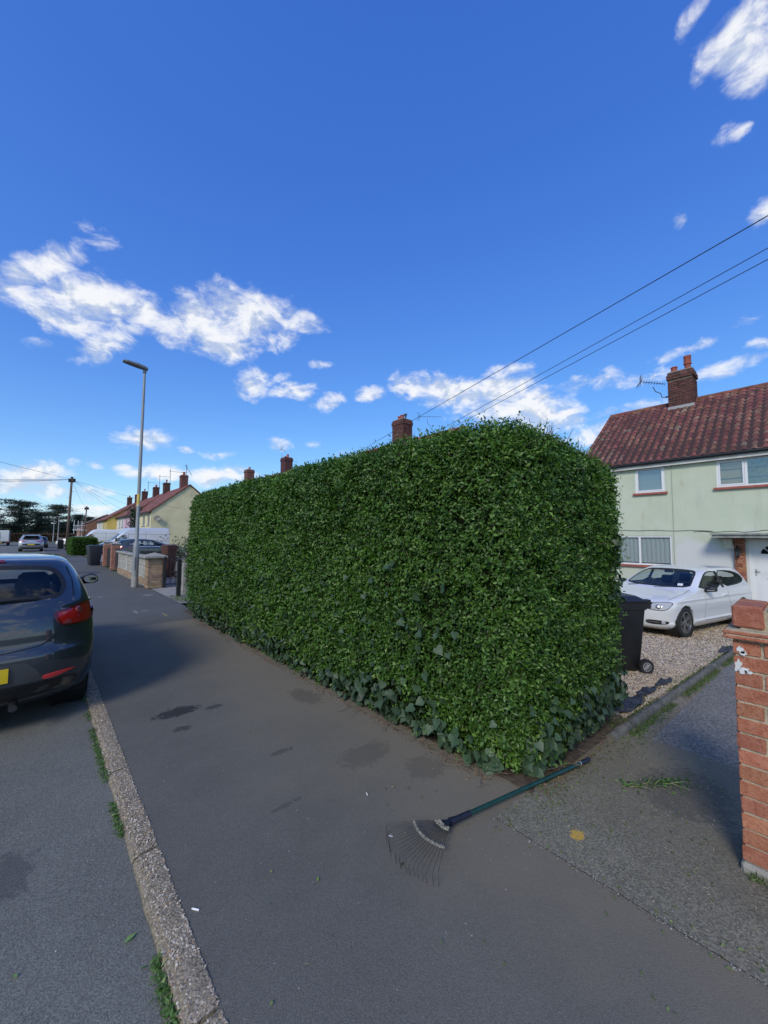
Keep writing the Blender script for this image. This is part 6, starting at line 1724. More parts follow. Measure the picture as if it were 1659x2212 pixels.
def strip(sh, name, pts, axis, sign, mat, parent, w=.006, eps=.002):
    b = MB(); vs = []
    pts = [Vector(p) for p in pts]; Q = []
    for a, c in zip(pts, pts[1:]):
        n = max(1, int((c - a).length / .05)); Q += [a.lerp(c, k / n) for k in range(n)]
    Q.append(pts[-1])
    for i, p in enumerate(Q):
        t_ = (Q[min(i + 1, len(Q) - 1)] - Q[max(i - 1, 0)]).normalized(); nn2 = Vector((-t_.y, t_.x)) * w / 2
        for q in (p - nn2, p + nn2):
            h, nn = sh.hit(q.x, q.y, axis, sign); vs.append(tuple(h + nn * eps))
    b.add(vs, [(2 * i, 2 * i + 1, 2 * i + 3, 2 * i + 2) for i in range(len(Q) - 1)]); o = b.build(name, mat, fix=False); o.parent = parent; return o

m_tyre = mk("tyre_rubber", (.012, .012, .013), (.02, .02, .021), sc=30, rough=.8)
m_alloy = mk("alloy", (.36, .37, .38), rough=.3, metal=.85)
m_alloy_dk = mk("dark_alloy", (.06, .06, .065), rough=.4, metal=.7)
m_carblack = mk("car_black_trim", (.010, .010, .011), (.016, .016, .017), sc=20, rough=.5)
m_interior = mk("car_interior", (.025, .025, .028), (.04, .04, .044), sc=6, rough=.8)
m_carglass = glass_mat("car_glass", (.80, .85, .85), alpha=.05)
m_red = mk("red_lens", (.40, .008, .010), rough=.12, coat=1.0)
m_redrefl = mk("red_reflector", (.75, .05, .05), rough=.5, coat=.0)
m_clear = mk("clear_lens", (.34, .35, .37), (.5, .5, .52), sc=40, rough=.1, coat=1.0)
m_chrome = mk("chrome", (.75, .76, .77), rough=.12, metal=1.0)
m_plate_y = mk("yellow_number_plate", (.72, .52, .02), rough=.35)
m_plate_w = mk("white_number_plate", (.75, .75, .72), rough=.35)
m_orange = mk("amber_lens", (.5, .16, .02), rough=.2, coat=1.0)
def paint(name, c, metal=.0, rough=.35, coat=1.0):
    m = mk(name, c, rough=rough, metal=metal, coat=coat)
    m.node_tree.nodes['Principled BSDF'].inputs['Coat IOR'].default_value = 1.7
    return m

def wheel(parent, x, y, r_, w, spokes=5, double=True, dark=False, side=1):
    e = bpy.data.objects.new("wheel", None); COL.objects.link(e); e.parent = parent; e.location = (x, y, r_); e.empty_display_size = .1
    T = Matrix.Rotation(R(-90 * side), 4, 'X')
    b = MB(); b.x = T; rr = r_ * .69; h = w / 2
    b.lathe([(rr, -h * .9), (r_ * .8, -h), (r_ * .95, -h * .92), (r_, -h * .7), (r_, h * .7), (r_ * .95, h * .92), (r_ * .8, h), (rr, h * .9)], 40, False); o = b.build("tyre", m_tyre, smooth=40); o.parent = e
    b = MB(); b.x = T; b.lathe([(rr, -h * .8), (rr * .98, h * .86), (rr * 1.02, h * .92), (rr * .95, h * .93), (rr * .92, h * .5), (rr * .9, -h * .5)], 40, False)
    for k in range(spokes):
        for dv in ((-.10, .10) if double else (0,)):
            a = 2 * math.pi * k / spokes; c, s = math.cos(a + dv * .6), math.sin(a + dv * .6); c2, s2 = math.cos(a + dv * 1.5), math.sin(a + dv * 1.5); ws = .05 * rr if double else .10 * rr
            p0, p1 = Vector((c * rr * .12, s * rr * .12, h * .72)), Vector((c2 * rr * .95, s2 * rr * .95, h * .86)); d = (p1 - p0).normalized(); q = Vector((-d.y, d.x, 0)).normalized()
            vs = [p0 - q * ws * 1.3, p0 + q * ws * 1.3, p1 + q * ws * 1.2, p1 - q * ws * 1.2]
            b.add([tuple(p) for p in vs] + [tuple(p - Vector((0, 0, .03))) for p in vs], [(0, 1, 2, 3), (4, 5, 1, 0), (5, 6, 2, 1), (6, 7, 3, 2), (7, 4, 0, 3)])
    b.lathe([(rr * .22, h * .5), (rr * .22, h * .76), (rr * .12, h * .8), (.001, h * .8)], 20, False)
    o = b.build("rim", m_alloy_dk if dark else m_alloy, smooth=30); o.parent = e
    b = MB(); b.x = T; b.lathe([(rr * .9, -h * .3), (rr * .9, -.0)], 30); o = b.build("brake_disc", m_carblack); o.parent = e
    return e

def seats(parent, xs_, ws, zb=.30, back=1.10, heads=True):
    for x in xs_:
        for y in ws:
            b = MB(); b.cbox(x - .05, x + .48, y - .24, y + .24, zb, zb + .18, .05); b.x = Matrix.Translation((x - .02, y, zb + .14)) @ Matrix.Rotation(R(-14), 4, 'Y')
            b.cbox(-.10, .06, -.23, .23, 0, back - zb - .36, .06)
            b.cbox(-.08, .03, -.13, .13, back - zb - .32, back - zb - .10, .04)
            o = b.build("seat", m_interior, smooth=40); o.parent = parent

def hatch(name, label, levels, loc, rotz, paintm, wb, wr, ra, wins, track, tyre_w=.2, detail=True, cat="car", group=None, floor=(.22, .60), dark_rim=False, belt=.93, interior=True, double=True, spokes=5, cab=None):
    c = thing(name, label, cat, loc, rotz, group)
    sh = Shell(levels, 5 if detail else 3, 18 if detail else 10, 26 if detail else 14)
    for (x, s_) in ((wb[0], 1), (wb[1], 1)): sh.cut_circle(x, wr, ra)
    panes = []
    for nm, poly, axis, signs in wins:
        for sg in signs:
            sh.cut(scaled(chaikin(poly, 1 if axis == 'y' else 2), .965), axis, sg); panes.append((nm, poly, axis, sg))
    sh.body = sh.build("body", paintm, c)
    xm0, xm1 = min(l[1] for l in levels), max(l[2] for l in levels)
    b = MB(); hw = max(l[3] for l in levels)
    b.box(xm0 + .25, xm1 - .3, -hw + .24, hw - .24, floor[0], floor[1]); b.box(xm0 + .2, xm1 - .8, -hw + .1, hw - .1, floor[1] - .05, floor[1])
    for x in wb: pass
    o = b.build("underbody", m_carblack); o.parent = c
    for nm, poly, axis, sg in panes:
        pn = patch_(sh, "window", poly, axis, sg, m_carglass, c, .001, edge=.004, rnd=1 if axis == 'y' else 2)
        patch_(sh, "window_seal", poly, axis, sg, m_carblack, pn, .004, ring_only=.022 if axis == 'y' else .03, rnd=1 if axis == 'y' else 2)
    for x in wb:
        for sg in (1, -1):
            wheel(c, x, sg * track, wr, tyre_w, spokes, double, dark_rim, sg)
            n = 40; b = MB(); vs = []
            for k in range(n + 1):
                a = R(-18 + 216 * k / n)
                px_, pz_ = x + math.cos(a), wr + math.sin(a)
                for rr, e in ((ra + .035, .003), (ra + .004, .008), (ra - .012, .002), (ra - .014, -.10)):
                    qx, qz = x + rr * math.cos(a), max(wr + rr * math.sin(a), levels[0][0] + .005); h, nn = sh.hit(qx, qz, 'y', sg); vs.append((qx, h.y + sg * e, qz))
            b.add(vs, [(4 * k + q, 4 * k + q + 1, 4 * k + 5 + q, 4 * k + 4 + q) for k in range(n) for q in range(3)]); o = b.build("wheel_arch", paintm, smooth=40); o.parent = c
            b = MB(); b.x = Matrix.Translation((x, sg * (hw - .16), wr)) @ Matrix.Rotation(R(90), 4, 'X'); b.lathe([(ra + .01, -.13), (ra + .01, .12)], 28, False); b.lathe([(.02, sg * .12), (ra + .01, sg * .12)], 28, False); o = b.build("wheel_liner", m_carblack); o.parent = c
    return c, sh

# --- white three door hatchback on the gravel
WH = [(.17, -1.98, 1.95, .78, .35, 3, .55, 2.6), (.24, -2.10, 2.10, .84, .40, 3, .6, 2.5), (.31, -2.13, 2.13, .872, .40, 2.8, .6, 2.5), (.35, -2.145, 2.145, .858, .40, 2.8, .6, 2.5), (.45, -2.15, 2.155, .862, .40, 2.8, .58, 2.6), (.58, -2.16, 2.15, .876, .40, 2.8, .56, 2.8), (.66, -2.15, 2.13, .88, .38, 2.8, .54, 2.9),
      (.73, -2.14, 2.08, .878, .36, 2.8, .52, 2.9), (.775, -2.13, 2.00, .884, .36, 2.8, .47, 3), (.795, -2.128, 1.94, .870, .36, 2.8, .46, 3), (.85, -2.125, 1.66, .866, .36, 2.8, .40, 3), (.90, -2.115, 1.30, .858, .36, 2.8, .36, 3), (.945, -2.10, 1.05, .842, .36, 2.8, .32, 3),
      (1.0, -2.075, .89, .812, .36, 2.8, .32, 2.8), (1.10, -2.02, .70, .768, .34, 2.8, .32, 2.8), (1.20, -1.95, .50, .722, .32, 2.8, .30, 2.8), (1.30, -1.86, .26, .678, .32, 2.8, .30, 2.8), (1.36, -1.78, .05, .638, .3, 2.6, .3, 2.6), (1.395, -1.62, -.15, .57, .3, 2.4, .3, 2.4), (1.415, -1.3, -.4, .43, .3, 2.2, .25, 2.2), (1.422, -1.05, -.6, .2, .1, 2, .1, 2)]
wins = [("windscreen", [(-.70, .985), (.70, .985), (.66, 1.12), (.56, 1.335), (.3, 1.362), (-.3, 1.362), (-.56, 1.335), (-.66, 1.12)], 'x', (1,)),
        ("side", [(.70, .975), (-.42, .962), (-.44, 1.325), (-.20, 1.345), (.06, 1.305), (.40, 1.14)], 'y', (1, -1)),
        ("rear_side", [(-.47, .965), (-1.45, 1.01), (-1.70, 1.10), (-1.60, 1.24), (-1.15, 1.335), (-.48, 1.348)], 'y', (1, -1)),
        ("rear", [(-.55, 1.05), (.55, 1.05), (.5, 1.28), (-.5, 1.28)], 'x', (-1,))]
m_whitepaint = paint("white_car_paint", (.72, .73, .735), 0, .3)
Fw, Rw = Vector((10.33, 1.975)), Vector((13.02, 1.30)); dcar = (Fw - Rw).normalized(); hd = math.atan2(dcar.y, dcar.x)
left = Vector((-dcar.y, dcar.x)); ctr = Rw + dcar * 1.31 - left * .80
car1, sh = hatch("parked_car", "white three door hatchback parked on the gravel before the green house", WH, (ctr.x, ctr.y, -.487), hd, m_whitepaint, (1.38, -1.31), .318, .372, wins, .77, .22, dark_rim=False)
m_lampframe = m_carblack
for s in (1, -1):
    hl = patch_(sh, "headlight", [(s * .36, .67), (s * .58, .60), (s * .78, .605), (s * .85, .755), (s * .72, .762), (s * .45, .725)], 'x', 1, m_clear, car1, .006)
    patch_(sh, "headlight_surround", [(s * .35, .66), (s * .58, .588), (s * .79, .595), (s * .86, .765), (s * .72, .774), (s * .45, .737)], 'x', 1, m_carblack, hl, .003)
    for yy, zz, rr in ((.52, .665, .04), (.66, .672, .048)):
        h, nn = sh.hit(s * yy, zz, 'x', 1); b = MB(); b.x = Matrix.Translation(h + nn * .006) @ nn.to_track_quat('Z', 'Y').to_matrix().to_4x4(); b.lathe([(rr, 0), (rr * .9, .008), (rr * .4, .012), (.002, .013)], 20); o = b.build("headlight_bulb", m_alloy, smooth=True); o.parent = hl
    gr_ = patch_(sh, "kidney_grille", [(s * .03, .52), (s * .24, .52), (s * .27, .66), (s * .04, .68)], 'x', 1, m_carblack, car1, .006)
    patch_(sh, "grille_rim", [(s * .025, .51), (s * .25, .51), (s * .285, .668), (s * .035, .69)], 'x', 1, m_chrome, gr_, .008, ring_only=.012)
    fg = patch_(sh, "lower_intake", [(s * .44, .30), (s * .77, .30), (s * .79, .38), (s * .44, .395)], 'x', 1, m_carblack, car1, .005)
    strip(sh, "chrome_bar", [(s * .44, .352), (s * .66, .348)], 'x', 1, m_chrome, fg, .014, .010)
    h, nn = sh.hit(s * .71, .345, 'x', 1); b = MB(); b.x = Matrix.Translation(h + nn * .006) @ nn.to_track_quat('Z', 'Y').to_matrix().to_4x4(); b.lathe([(.042, 0), (.038, .01), (.02, .006), (.002, .012)], 20); o = b.build("fog_light", m_clear, smooth=True); o.parent = car1
    patch_(sh, "tail_light", [(s * .52, .78), (s * .84, .80), (s * .82, .92), (s * .55, .90)], 'x', -1, m_red, car1, .006)
    mr = MB()
    rings = [(.46, .86, .95, .055, .05), (.45, .93, .985, .085, .065), (.43, .99, .99, .09, .068), (.42, 1.045, .985, .06, .05)]
    vs = []
    for (x, y, z, rx_, rz_) in rings: vs += [(x + rx_ * math.cos(a), s * y, z + rz_ * math.sin(a)) for a in [k * math.pi / 6 for k in range(12)]]
    mr.add(vs, [(i * 12 + k, i * 12 + (k + 1) % 12, (i + 1) * 12 + (k + 1) % 12, (i + 1) * 12 + k) for i in range(3) for k in range(12)] + [tuple(range(12)), tuple(range(36, 48))])
    mo_ = mr.build("door_mirror", m_carblack, smooth=50); mo_.parent = car1
    b = MB(); b.box(.47, .53, s * .92 if s > 0 else -1.04, 1.04 if s > 0 else -.92, .955, .967); o = b.build("mirror_indicator", m_chrome); o.parent = mo_
    strip(sh, "door_gap", [(.56, .30), (.52, .60), (.50, .93)], 'y', s, m_carblack, car1); strip(sh, "door_gap", [(-.72, .40), (-.62, .70), (-.60, .95)], 'y', s, m_carblack, car1); strip(sh, "door_gap", [(.55, .30), (-.62, .29), (-.72, .40)], 'y', s, m_carblack, car1)
    h, nn = sh.hit(-.45, .80, 'y', s); b = MB(); b.cbox(-.55, -.33, h.y - .012, h.y + .03, .785, .815, .01) if s > 0 else b.cbox(-.55, -.33, h.y - .03, h.y + .012, .785, .815, .01); o = b.build("door_handle", m_whitepaint); o.parent = car1
    patch_(sh, "door_pillar", [(-.385, .965), (-.505, .965), (-.515, 1.335), (-.405, 1.33)], 'y', s, m_carblack, car1, .003, rnd=0)
    strip(sh, "bonnet_gap", [(s * .70, .735), (s * .745, .80), (s * .76, .90), (s * .73, .965)], 'x', 1, m_carblack, car1, .008)
strip(sh, "bumper_gap", [(-.42, .705), (0, .70), (.42, .705)], 'x', 1, m_carblack, car1, .006)
patch_(sh, "number_plate", [(-.26, .40), (.26, .40), (.26, .51), (-.26, .51)], 'x', 1, m_plate_w, car1, .012, rnd=0)
h, nn = sh.hit(.50, 1.05, 'x', 1)
b = MB(); upv = Vector((0, 0, 1)) - nn * nn.z; upv.normalize(); sd2 = upv.cross(nn); b.x = Matrix.Translation(h + nn * .003) @ Matrix((sd2, upv, nn)).transposed().to_4x4(); b.cbox(-.05, .05, -.045, .045, 0, .002, .0008); o = b.build("windscreen_sticker", m_plate_w); o.parent = car1
b = MB(); b.cbox(.30, .95, -.62, .62, .62, .93, .06); o = b.build("dashboard", m_interior, smooth=40); o.parent = car1
seats(car1, (-.25, -1.15), (-.36, .36), .28, 1.14)
b = MB(); b.x = Matrix.Translation((.28, -.36, .90)) @ Matrix.Rotation(R(65), 4, 'Y'); n = 24
b.tube([(.18 * math.cos(2 * math.pi * k / n), .18 * math.sin(2 * math.pi * k / n), 0) for k in range(n + 1)], .014, 6, False); b.tube([(-.17, 0, 0), (.17, 0, 0)], .014, 6); o = b.build("steering_wheel", m_interior); o.parent = car1
b = MB(); b.cbox(.16, .2, -.10, .10, 1.27, 1.33, .015); b.tube([(.18, 0, 1.3), (.10, 0, 1.36)], .01, 6); o = b.build("rear_view_mirror", m_carblack); o.parent = car1
b = MB(); h, nn = sh.hit(-.3, 1.0, 'x', 1)
b.tube([(.98, -.55, .965), (.80, .05, 1.03)], .008, 5); b.tube([(.99, .05, .965), (.83, .6, 1.01)], .008, 5); o = b.build("wiper", m_carblack); o.parent = car1

# --- dark hatchback parked at the kerb, seen from behind
DH = [(.19, -1.84, 1.9, .74, .40, 3, .5, 2.6), (.26, -1.955, 2.0, .80, .44, 2.8, .55, 2.5), (.34, -2.005, 2.02, .825, .46, 2.7, .6, 2.4), (.42, -2.03, 2.03, .838, .46, 2.7, .6, 2.4), (.52, -2.035, 2.03, .845, .46, 2.7, .6, 2.4), (.62, -2.028, 2.02, .845, .46, 2.7, .6, 2.4),
      (.655, -2.005, 2.0, .845, .46, 2.7, .58, 2.4), (.70, -1.985, 1.95, .845, .46, 2.7, .55, 2.4), (.80, -1.975, 1.75, .84, .46, 2.7, .5, 2.5), (.90, -1.955, 1.35, .828, .45, 2.7, .4, 2.8), (.97, -1.925, 1.05, .808, .44, 2.7, .34, 2.8), (1.02, -1.895, .92, .80, .42, 2.8, .32, 2.8),
      (1.10, -1.83, .75, .775, .40, 2.8, .32, 2.8), (1.20, -1.735, .52, .732, .38, 2.8, .3, 2.8), (1.30, -1.625, .28, .682, .36, 2.8, .3, 2.8), (1.36, -1.57, .06, .642, .34, 2.8, .3, 2.6), (1.395, -1.53, -.1, .61, .34, 2.6, .3, 2.4), (1.425, -1.38, -.3, .53, .32, 2.4, .3, 2.3), (1.44, -1.1, -.5, .36, .3, 2.2, .25, 2.2), (1.445, -.95, -.65, .2, .1, 2, .1, 2)]
wins = [("rear", [(-.57, 1.075), (-.45, 1.065), (.45, 1.065), (.585, 1.075), (.615, 1.16), (.575, 1.28), (.48, 1.345), (.2, 1.36), (-.2, 1.36), (-.48, 1.345), (-.575, 1.28), (-.615, 1.16)], 'x', (-1,)),
        ("windscreen", [(-.66, 1.01), (.66, 1.01), (.52, 1.34), (.3, 1.37), (-.3, 1.37), (-.52, 1.34)], 'x', (1,)),
        ("side", [(.50, 1.0), (-.28, 1.0), (-.28, 1.345), (-.05, 1.355), (.12, 1.31), (.36, 1.15)], 'y', (1, -1)), ("rear_side", [(-.34, 1.0), (-1.02, 1.02), (-1.28, 1.10), (-1.05, 1.30), (-.34, 1.345)], 'y', (1, -1))]
m_darkpaint = paint("dark_grey_car_paint", (.032, .041, .055), .4, .32)
car2, sh = hatch("parked_car", "dark blue grey hatchback parked at the kerb, seen from behind", DH, (-.388, 4.40 + 2.03, -.02), R(90), m_darkpaint, (1.22, -1.25), .30, .352, wins, .735, .2, dark_rim=True)
for s in (1, -1):
    lp_ = [(s * .525, .95), (s * .60, .965), (s * .74, 1.005), (s * .815, 1.02), (s * .825, .92), (s * .80, .83), (s * .70, .825), (s * .585, .83), (s * .548, .88)]
    tl = patch_(sh, "tail_light", lp_, 'x', -1, m_red, car2, .010, rnd=1)
    patch_(sh, "lens_edge", [(p[0], p[1]) for p in lp_], 'x', -1, mk("dark_red_edge", (.10, .004, .006), rough=.2, coat=1), tl, .013, rnd=1, ring_only=.012)
    patch_(sh, "reversing_lens", [(s * .575, .84), (s * .66, .842), (s * .625, .885)], 'x', -1, mk("pale_red_lens", (.26, .05, .05), rough=.15, coat=1), tl, .013, rnd=1)
    h, nn = sh.hit(s * .70, .945, 'x', -1); b = MB(); b.x = Matrix.Translation(h + nn * .011) @ nn.to_track_quat('Z', 'Y').to_matrix().to_4x4(); b.lathe([(.032, 0), (.030, .003), (.015, .004), (.001, .004)], 20); o = b.build("indicator_lens", mk("smoky_lens", (.22, .04, .04), rough=.1, coat=1), smooth=True); o.parent = tl
    patch_(sh, "rear_reflector", [(s * .475, .413), (s * .55, .414), (s * .69, .446), (s * .675, .458), (s * .50, .449), (s * .47, .438)], 'x', -1, m_redrefl, car2, .007, rnd=1)
    strip(sh, "boot_gap", [(s * .61, 1.33), (s * .655, 1.2), (s * .665, 1.08), (s * .645, 1.0), (s * .635, .975)], 'x', -1, m_carblack, car2, .009)
    strip(sh, "boot_gap", [(s * .575, .825), (s * .53, .74), (s * .44, .69), (s * .2, .668), (0, .664)], 'x', -1, m_carblack, car2, .010)
    strip(sh, "bumper_gap", [(s * .595, .825), (s * .70, .80), (s * .82, .80)], 'x', -1, m_carblack, car2, .006)
    strip(sh, "rear_door_gap", [(-.30, .25), (-.30, .98)], 'y', s, m_carblack, car2)
    mr = MB(); vs = []
    for (x, y, z, rx_, rz_) in ((.50, .76, .975, .03, .03), (.44, .90, 1.02, .07, .06), (.42, .97, 1.035, .08, .072), (.41, 1.02, 1.03, .07, .06), (.41, 1.05, 1.02, .035, .03)): vs += [(x + rx_ * math.cos(a), s * y, z + rz_ * math.sin(a)) for a in [k * math.pi / 6 for k in range(12)]]
    mr.add(vs, [(i * 12 + k, i * 12 + (k + 1) % 12, (i + 1) * 12 + (k + 1) % 12, (i + 1) * 12 + k) for i in range(4) for k in range(12)] + [tuple(range(12)), tuple(range(48, 60))])
    mo_ = mr.build("door_mirror", m_carblack, smooth=50); mo_.parent = car2
    b = MB(); pts = [(s * (.965 + .075 * math.cos(a)), 1.033 + .052 * math.sin(a)) for a in [k * math.pi / 10 for k in range(20)]]; b.add([(.345 + .02 * abs(p[0] - s * .965), p[0], p[1]) for p in pts], [tuple(range(20))]); o = b.build("mirror_glass", mk("mirror_glass", (.8, .82, .84), rough=.02, metal=1.0), fix=False); o.parent = mo_
patch_(sh, "plate_recess", [(-.50, .41), (.44, .41), (.475, .43), (.40, .55), (.33, .585), (-.33, .585), (-.40, .55), (-.475, .43)], 'x', -1, mk("grey_bumper_insert", (.045, .048, .05), (.06, .062, .065), sc=8, rough=.5), car2, .003, rnd=1)
patch_(sh, "number_plate", [(-.26, .445), (.26, .445), (.26, .556), (-.26, .556)], 'x', -1, m_plate_y, car2, .014, rnd=0)
patch_(sh, "lower_valance", [(-.62, .27), (.62, .27), (.72, .34), (.70, .395), (.5, .400), (-.5, .400), (-.70, .395), (-.72, .34)], 'x', -1, m_carblack, car2, .004, rnd=1)
patch_(sh, "brake_light", [(-.18, 1.383), (.18, 1.383), (.17, 1.400), (-.17, 1.400)], 'x', -1, mk("brake_light_red", (.16, .012, .015), rough=.2, coat=1), car2, .012, rnd=0)
b = MB(); h0, n0 = sh.hit(0, 1.06, 'x', -1); pts = []
for k in range(9):
    y = .08 - .50 * k / 8; h, nn = sh.hit(y, 1.062 + .012 * k / 8, 'x', -1); pts.append(h + nn * .022)
b.tube(pts, [.016, .014, .012, .011, .010, .009, .008, .007, .006], 6); b.tube([h0 + n0 * .0, h0 + n0 * .03], .025, 10); o = b.build("rear_wiper", m_carblack); o.parent = car2
b = MB(); b.tube([(-2.06, -.50 + .2, .24), (-1.7, -.3, .24)], .028, 12); o = b.build("exhaust_pipe", m_alloy_dk); o.parent = car2
seats(car2, (-.18, -.95), (-.37, .37), .30, 1.20)
b = MB(); b.cbox(.45, 1.0, -.62, .62, .62, .98, .06); o = b.build("dashboard", m_interior, smooth=40); o.parent = car2
b = MB(); b.box(-1.75, -1.1, -.55, .55, .92, .95); o = b.build("parcel_shelf", m_interior); o.parent = car2
b = MB(); b.cbox(-1.62, -1.45, -.58, -.42, .955, 1.05, .01); o = b.build("paper_bundle", m_white); o.parent = car2

# --- simpler vehicles farther off
SUV = [(.25, -2.05, 2.1, .80, .3, 3, .4, 2.6), (.40, -2.18, 2.2, .90, .35, 2.8, .5, 2.5), (.62, -2.24, 2.24, .925, .35, 2.8, .5, 2.5), (.85, -2.22, 2.2, .93, .35, 2.8, .5, 2.5), (.98, -2.18, 1.9, .925, .33, 2.8, .45, 2.6), (1.06, -2.14, 1.3, .91, .32, 2.8, .4, 2.8), (1.15, -2.06, 1.0, .87, .3, 2.8, .35, 2.8), (1.35, -1.9, .62, .78, .3, 2.8, .3, 2.8), (1.52, -1.78, .2, .70, .3, 2.8, .3, 2.6), (1.61, -1.72, -.1, .64, .3, 2.6, .3, 2.4), (1.65, -1.3, -.4, .5, .3, 2.2, .3, 2.2), (1.66, -1, -.6, .2, .1, 2, .1, 2)]
sw = [("rear", [(-.60, 1.17), (.60, 1.17), (.62, 1.25), (.55, 1.50), (-.55, 1.50), (-.62, 1.25)], 'x', (-1,)), ("side", [(.7, 1.12), (-1.6, 1.16), (-1.5, 1.42), (-.6, 1.55), (.0, 1.54), (.4, 1.36)], 'y', (1, -1))]
car3, sh = hatch("parked_car", "silver SUV parked at the kerb up the street, seen from behind", SUV, (-.48, 51.3 + 2.22, -.032), R(90), paint("silver_paint", (.42, .43, .45), .6, .3), (1.33, -1.33), .36, .41, sw, .80, .23, detail=False)
for s in (1, -1): patch_(sh, "tail_light", [(s * .35, 1.00), (s * .60, .985), (s * .90, 1.0), (s * .88, 1.10), (s * .62, 1.06), (s * .36, 1.045)], 'x', -1, m_red, car3, .012, rnd=0)
patch_(sh, "plate_panel", [(-.72, .62), (.72, .62), (.60, .80), (-.60, .80)], 'x', -1, m_carblack, car3, .008, rnd=1); patch_(sh, "number_plate", [(-.26, .66), (.26, .66), (.26, .77), (-.26, .77)], 'x', -1, m_plate_y, car3, .02, rnd=0)
patch_(sh, "lower_bumper", [(-.75, .30), (.75, .30), (.86, .45), (.6, .50), (-.6, .50), (-.86, .45)], 'x', -1, m_carblack, car3, .008, rnd=1); strip(sh, "bumper_trim", [(-.8, .55), (-.5, .42), (.5, .42), (.8, .55)], 'x', -1, m_chrome, car3, .04, .014)
b = MB(); b.tube([(-1.4, .58, 1.68), (.1, .62, 1.66)], .025, 6); b.tube([(-1.4, -.58, 1.68), (.1, -.62, 1.66)], .025, 6); o = b.build("roof_rail", m_chrome); o.parent = car3
b = MB(); b.box(-1.95, -1.72, -.55, .55, 1.545, 1.575); o = b.build("spoiler", m_carblack); o.parent = car3

side_w = [("side", [(.50, 1.0), (-.28, 1.0), (-.28, 1.345), (-.05, 1.355), (.12, 1.31), (.36, 1.15)], 'y', (1, -1)), ("rear_side", [(-.34, 1.0), (-1.02, 1.02), (-1.28, 1.10), (-1.05, 1.30), (-.34, 1.345)], 'y', (1, -1)), ("rear", wins[0][1], 'x', (-1,)), ("windscreen", wins[1][1], 'x', (1,))]
car4, sh = hatch("parked_car", "dark green grey hatchback parked behind the screen block wall", DH, (5.32, 28.0, -.02), R(3), paint("slate_paint", (.02, .032, .034), .3, .3), (1.22, -1.25), .30, .352, side_w, .735, .2, detail=False)
for s in (1, -1):
    patch_(sh, "tail_light", [(s * .56, .85), (s * .80, .84), (s * .82, 1.0), (s * .58, .96)], 'x', -1, m_red, car4, .01, rnd=0); strip(sh, "door_gap", [(-.30, .3), (-.30, .98)], 'y', s, m_carblack, car4, .02)
    strip(sh, "chrome_trim", [(.5, .96), (-1.1, .98)], 'y', s, m_chrome, car4, .025, .006)
    b = MB(); b.cbox(.40, .50, s * .98 - .08, s * .98 + .08, .97, 1.09, .03); o = b.build("door_mirror", m_carblack); o.parent = car4
car5, sh = hatch("parked_car", "small dark car parked just beyond the silver SUV", DH, (.15, 66.0, -.032), R(90), paint("near_black_paint", (.015, .016, .018), .2, .3), (1.22, -1.25), .30, .352, side_w, .735, .2, detail=False)
car6, sh = hatch("parked_car", "pale silver car half hidden behind the small clipped hedge", DH, (6.6, 52.5, -.0), R(180), paint("pale_silver_paint", (.5, .53, .55), .3, .3), (1.22, -1.25), .30, .352, side_w, .735, .2, detail=False)
car7, sh = hatch("parked_car", "white car standing in front of the farther white van", DH, (3.9, 74.5, -.0), R(150), m_whitepaint, (1.22, -1.25), .30, .352, side_w, .735, .2, detail=False)

VAN = [(.32, -2.6, 2.5, .88, .15, 4, .45, 3), (.5, -2.66, 2.66, .97, .15, 4.5, .5, 2.8), (.9, -2.66, 2.64, .985, .14, 5, .5, 2.8), (1.05, -2.66, 2.45, .985, .14, 5, .48, 2.8), (1.18, -2.66, 2.10, .98, .14, 5, .42, 2.8), (1.28, -2.66, 1.90, .975, .14, 5, .38, 3), (1.75, -2.65, 1.42, .955, .14, 5, .36, 3), (2.15, -2.64, 1.02, .92, .14, 5, .36, 3), (2.36, -2.6, .75, .86, .14, 4, .34, 2.6), (2.44, -2.5, .5, .74, .14, 3, .3, 2.4), (2.46, -2.3, .2, .5, .1, 2, .1, 2)]
vw = [("windscreen", [(-.80, 1.32), (.80, 1.32), (.74, 1.80), (.62, 1.93), (-.62, 1.93), (-.74, 1.80)], 'x', (1,)), ("side", [(1.55, 1.30), (.75, 1.26), (.75, 1.80), (1.05, 1.80), (1.3, 1.62)], 'y', (1, -1))]
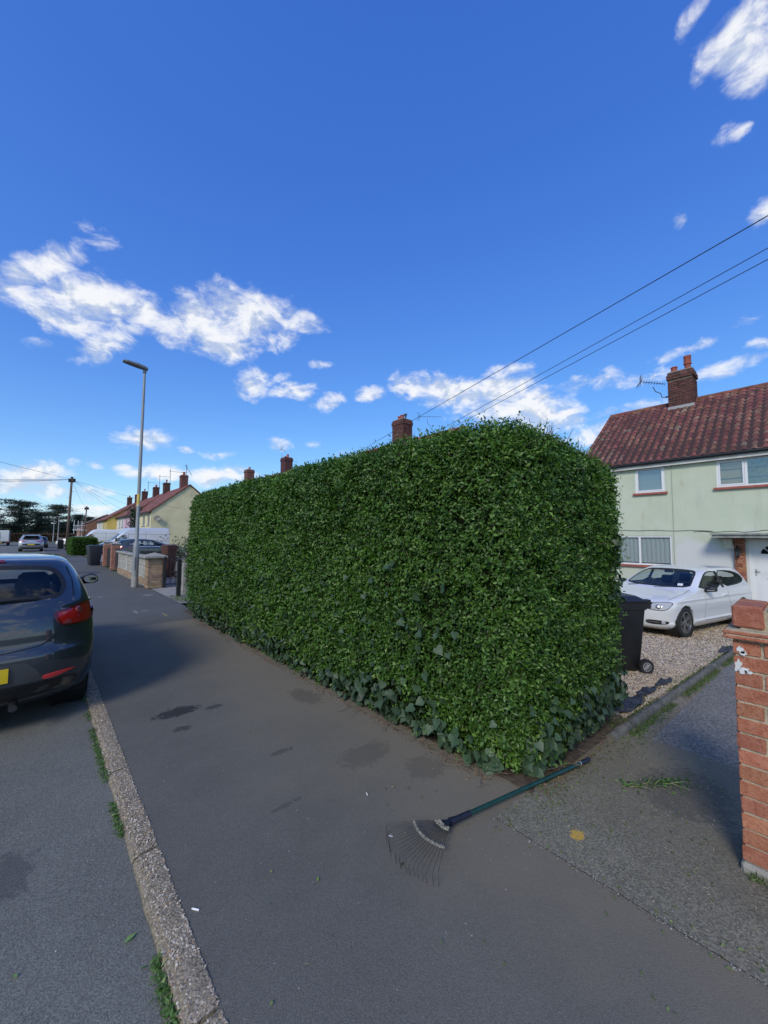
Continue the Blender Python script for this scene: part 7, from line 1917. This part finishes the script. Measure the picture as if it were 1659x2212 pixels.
def van(lab, loc, rz, pm, k=1.0):
    c, sh = hatch("parked_van", lab, VAN, loc, rz, pm, (1.75, -1.6), .35, .42, vw, .85, .22, detail=False, cat="van", group="white vans", floor=(.35, .8))
    for s in (1, -1):
        strip(sh, "panel_line", [(.55, 1.86), (-2.5, 1.86)], 'y', s, mk("van_seam", (.25, .26, .28), rough=.5), c, .035, .004); strip(sh, "panel_line", [(.55, 1.30), (-2.5, 1.30)], 'y', s, mk("van_seam", (.25, .26, .28), rough=.5), c, .025, .004)
        strip(sh, "door_gap", [(.62, .5), (.62, 1.95)], 'y', s, m_carblack, c, .02); strip(sh, "door_gap", [(-.7, .5), (-.7, 2.1)], 'y', s, mk("van_seam", (.25, .26, .28), rough=.5), c, .03, .004); strip(sh, "lower_trim", [(1.2, .62), (-1.1, .62)], 'y', s, m_carblack, c, .10, .006)
        patch_(sh, "headlight", [(s * .60, .92), (s * .92, .95), (s * .90, 1.15), (s * .66, 1.08)], 'x', 1, m_clear, c, .01, rnd=0)
        b = MB(); b.cbox(1.45, 1.58, s * 1.12 - .10, s * 1.12 + .10, 1.25, 1.55, .03); o = b.build("door_mirror", m_carblack); o.parent = c
    patch_(sh, "grille", [(-.5, .75), (.5, .75), (.5, .95), (-.5, .95)], 'x', 1, m_carblack, c, .01)
    b = MB(); b.cbox(.9, 1.7, -.8, .8, .8, 1.25, .05); o = b.build("dashboard", m_interior); o.parent = c; seats(c, (.75,), (-.5, .5), .7, 1.7)
    return c
m_vanpaint = paint("silver_white_van_paint", (.55, .57, .61), .1, .35)
van("long white high roofed van parked in front of the cream house", (6.5, 41.0, -.14), R(180), m_vanpaint)
van("distant white van behind the small clipped hedge", (6.55, 69.0, -.0), R(180), paint("white_van_paint", (.68, .69, .70), 0, .35))
# white box van on the road at the left edge
bv = thing("box_van", "white box van with two rear doors, at the far left of the road", "van", (-4.2, 82, -.032), R(90), "white vans")
b = MB(); b.cbox(-2.2, 1.6, -1.0, 1.0, .62, 2.30, .04); o = b.build("box_body", paint("box_van_white", (.66, .68, .66), 0, .4)); o.parent = bv
for s in (-1, 1):
    b = MB(); b.cbox(-2.225, -2.2, s * .49 - .46, s * .49 + .46, .72, 2.2, .01); o = b.build("rear_door", paint("door_white", (.62, .64, .63), 0, .4)); o.parent = bv
    b = MB(); b.box(-2.245, -2.225, s * .06 - .02, s * .06 + .02, .9, 2.0); o = b.build("door_bar", m_lead); o.parent = bv
    b = MB(); b.box(-2.26, -2.2, s * .85 - .1, s * .85 + .1, .48, .58); o = b.build("tail_light", m_red); o.parent = bv
    wheel(bv, -1.2, s * .82, .34, .22, 6, False, True, s); wheel(bv, 2.2, s * .82, .34, .22, 6, False, True, s)
b = MB(); b.box(-2.2, -2.1, -.95, .95, .42, .6); b.box(-2.1, 3, -.45, .45, .35, .6); o = b.build("chassis", m_carblack); o.parent = bv
b = MB(); b.cbox(1.65, 3.2, -.95, .95, .5, 1.5, .1); b.cbox(1.7, 2.7, -.85, .85, 1.4, 2.1, .2); o = b.build("cab", paint("cab_white", (.66, .68, .66), 0, .4)); o.parent = bv
b = MB(); b.box(-2.23, -2.2, -.26, .26, .43, .54); o = b.build("number_plate", m_plate_y); o.parent = bv
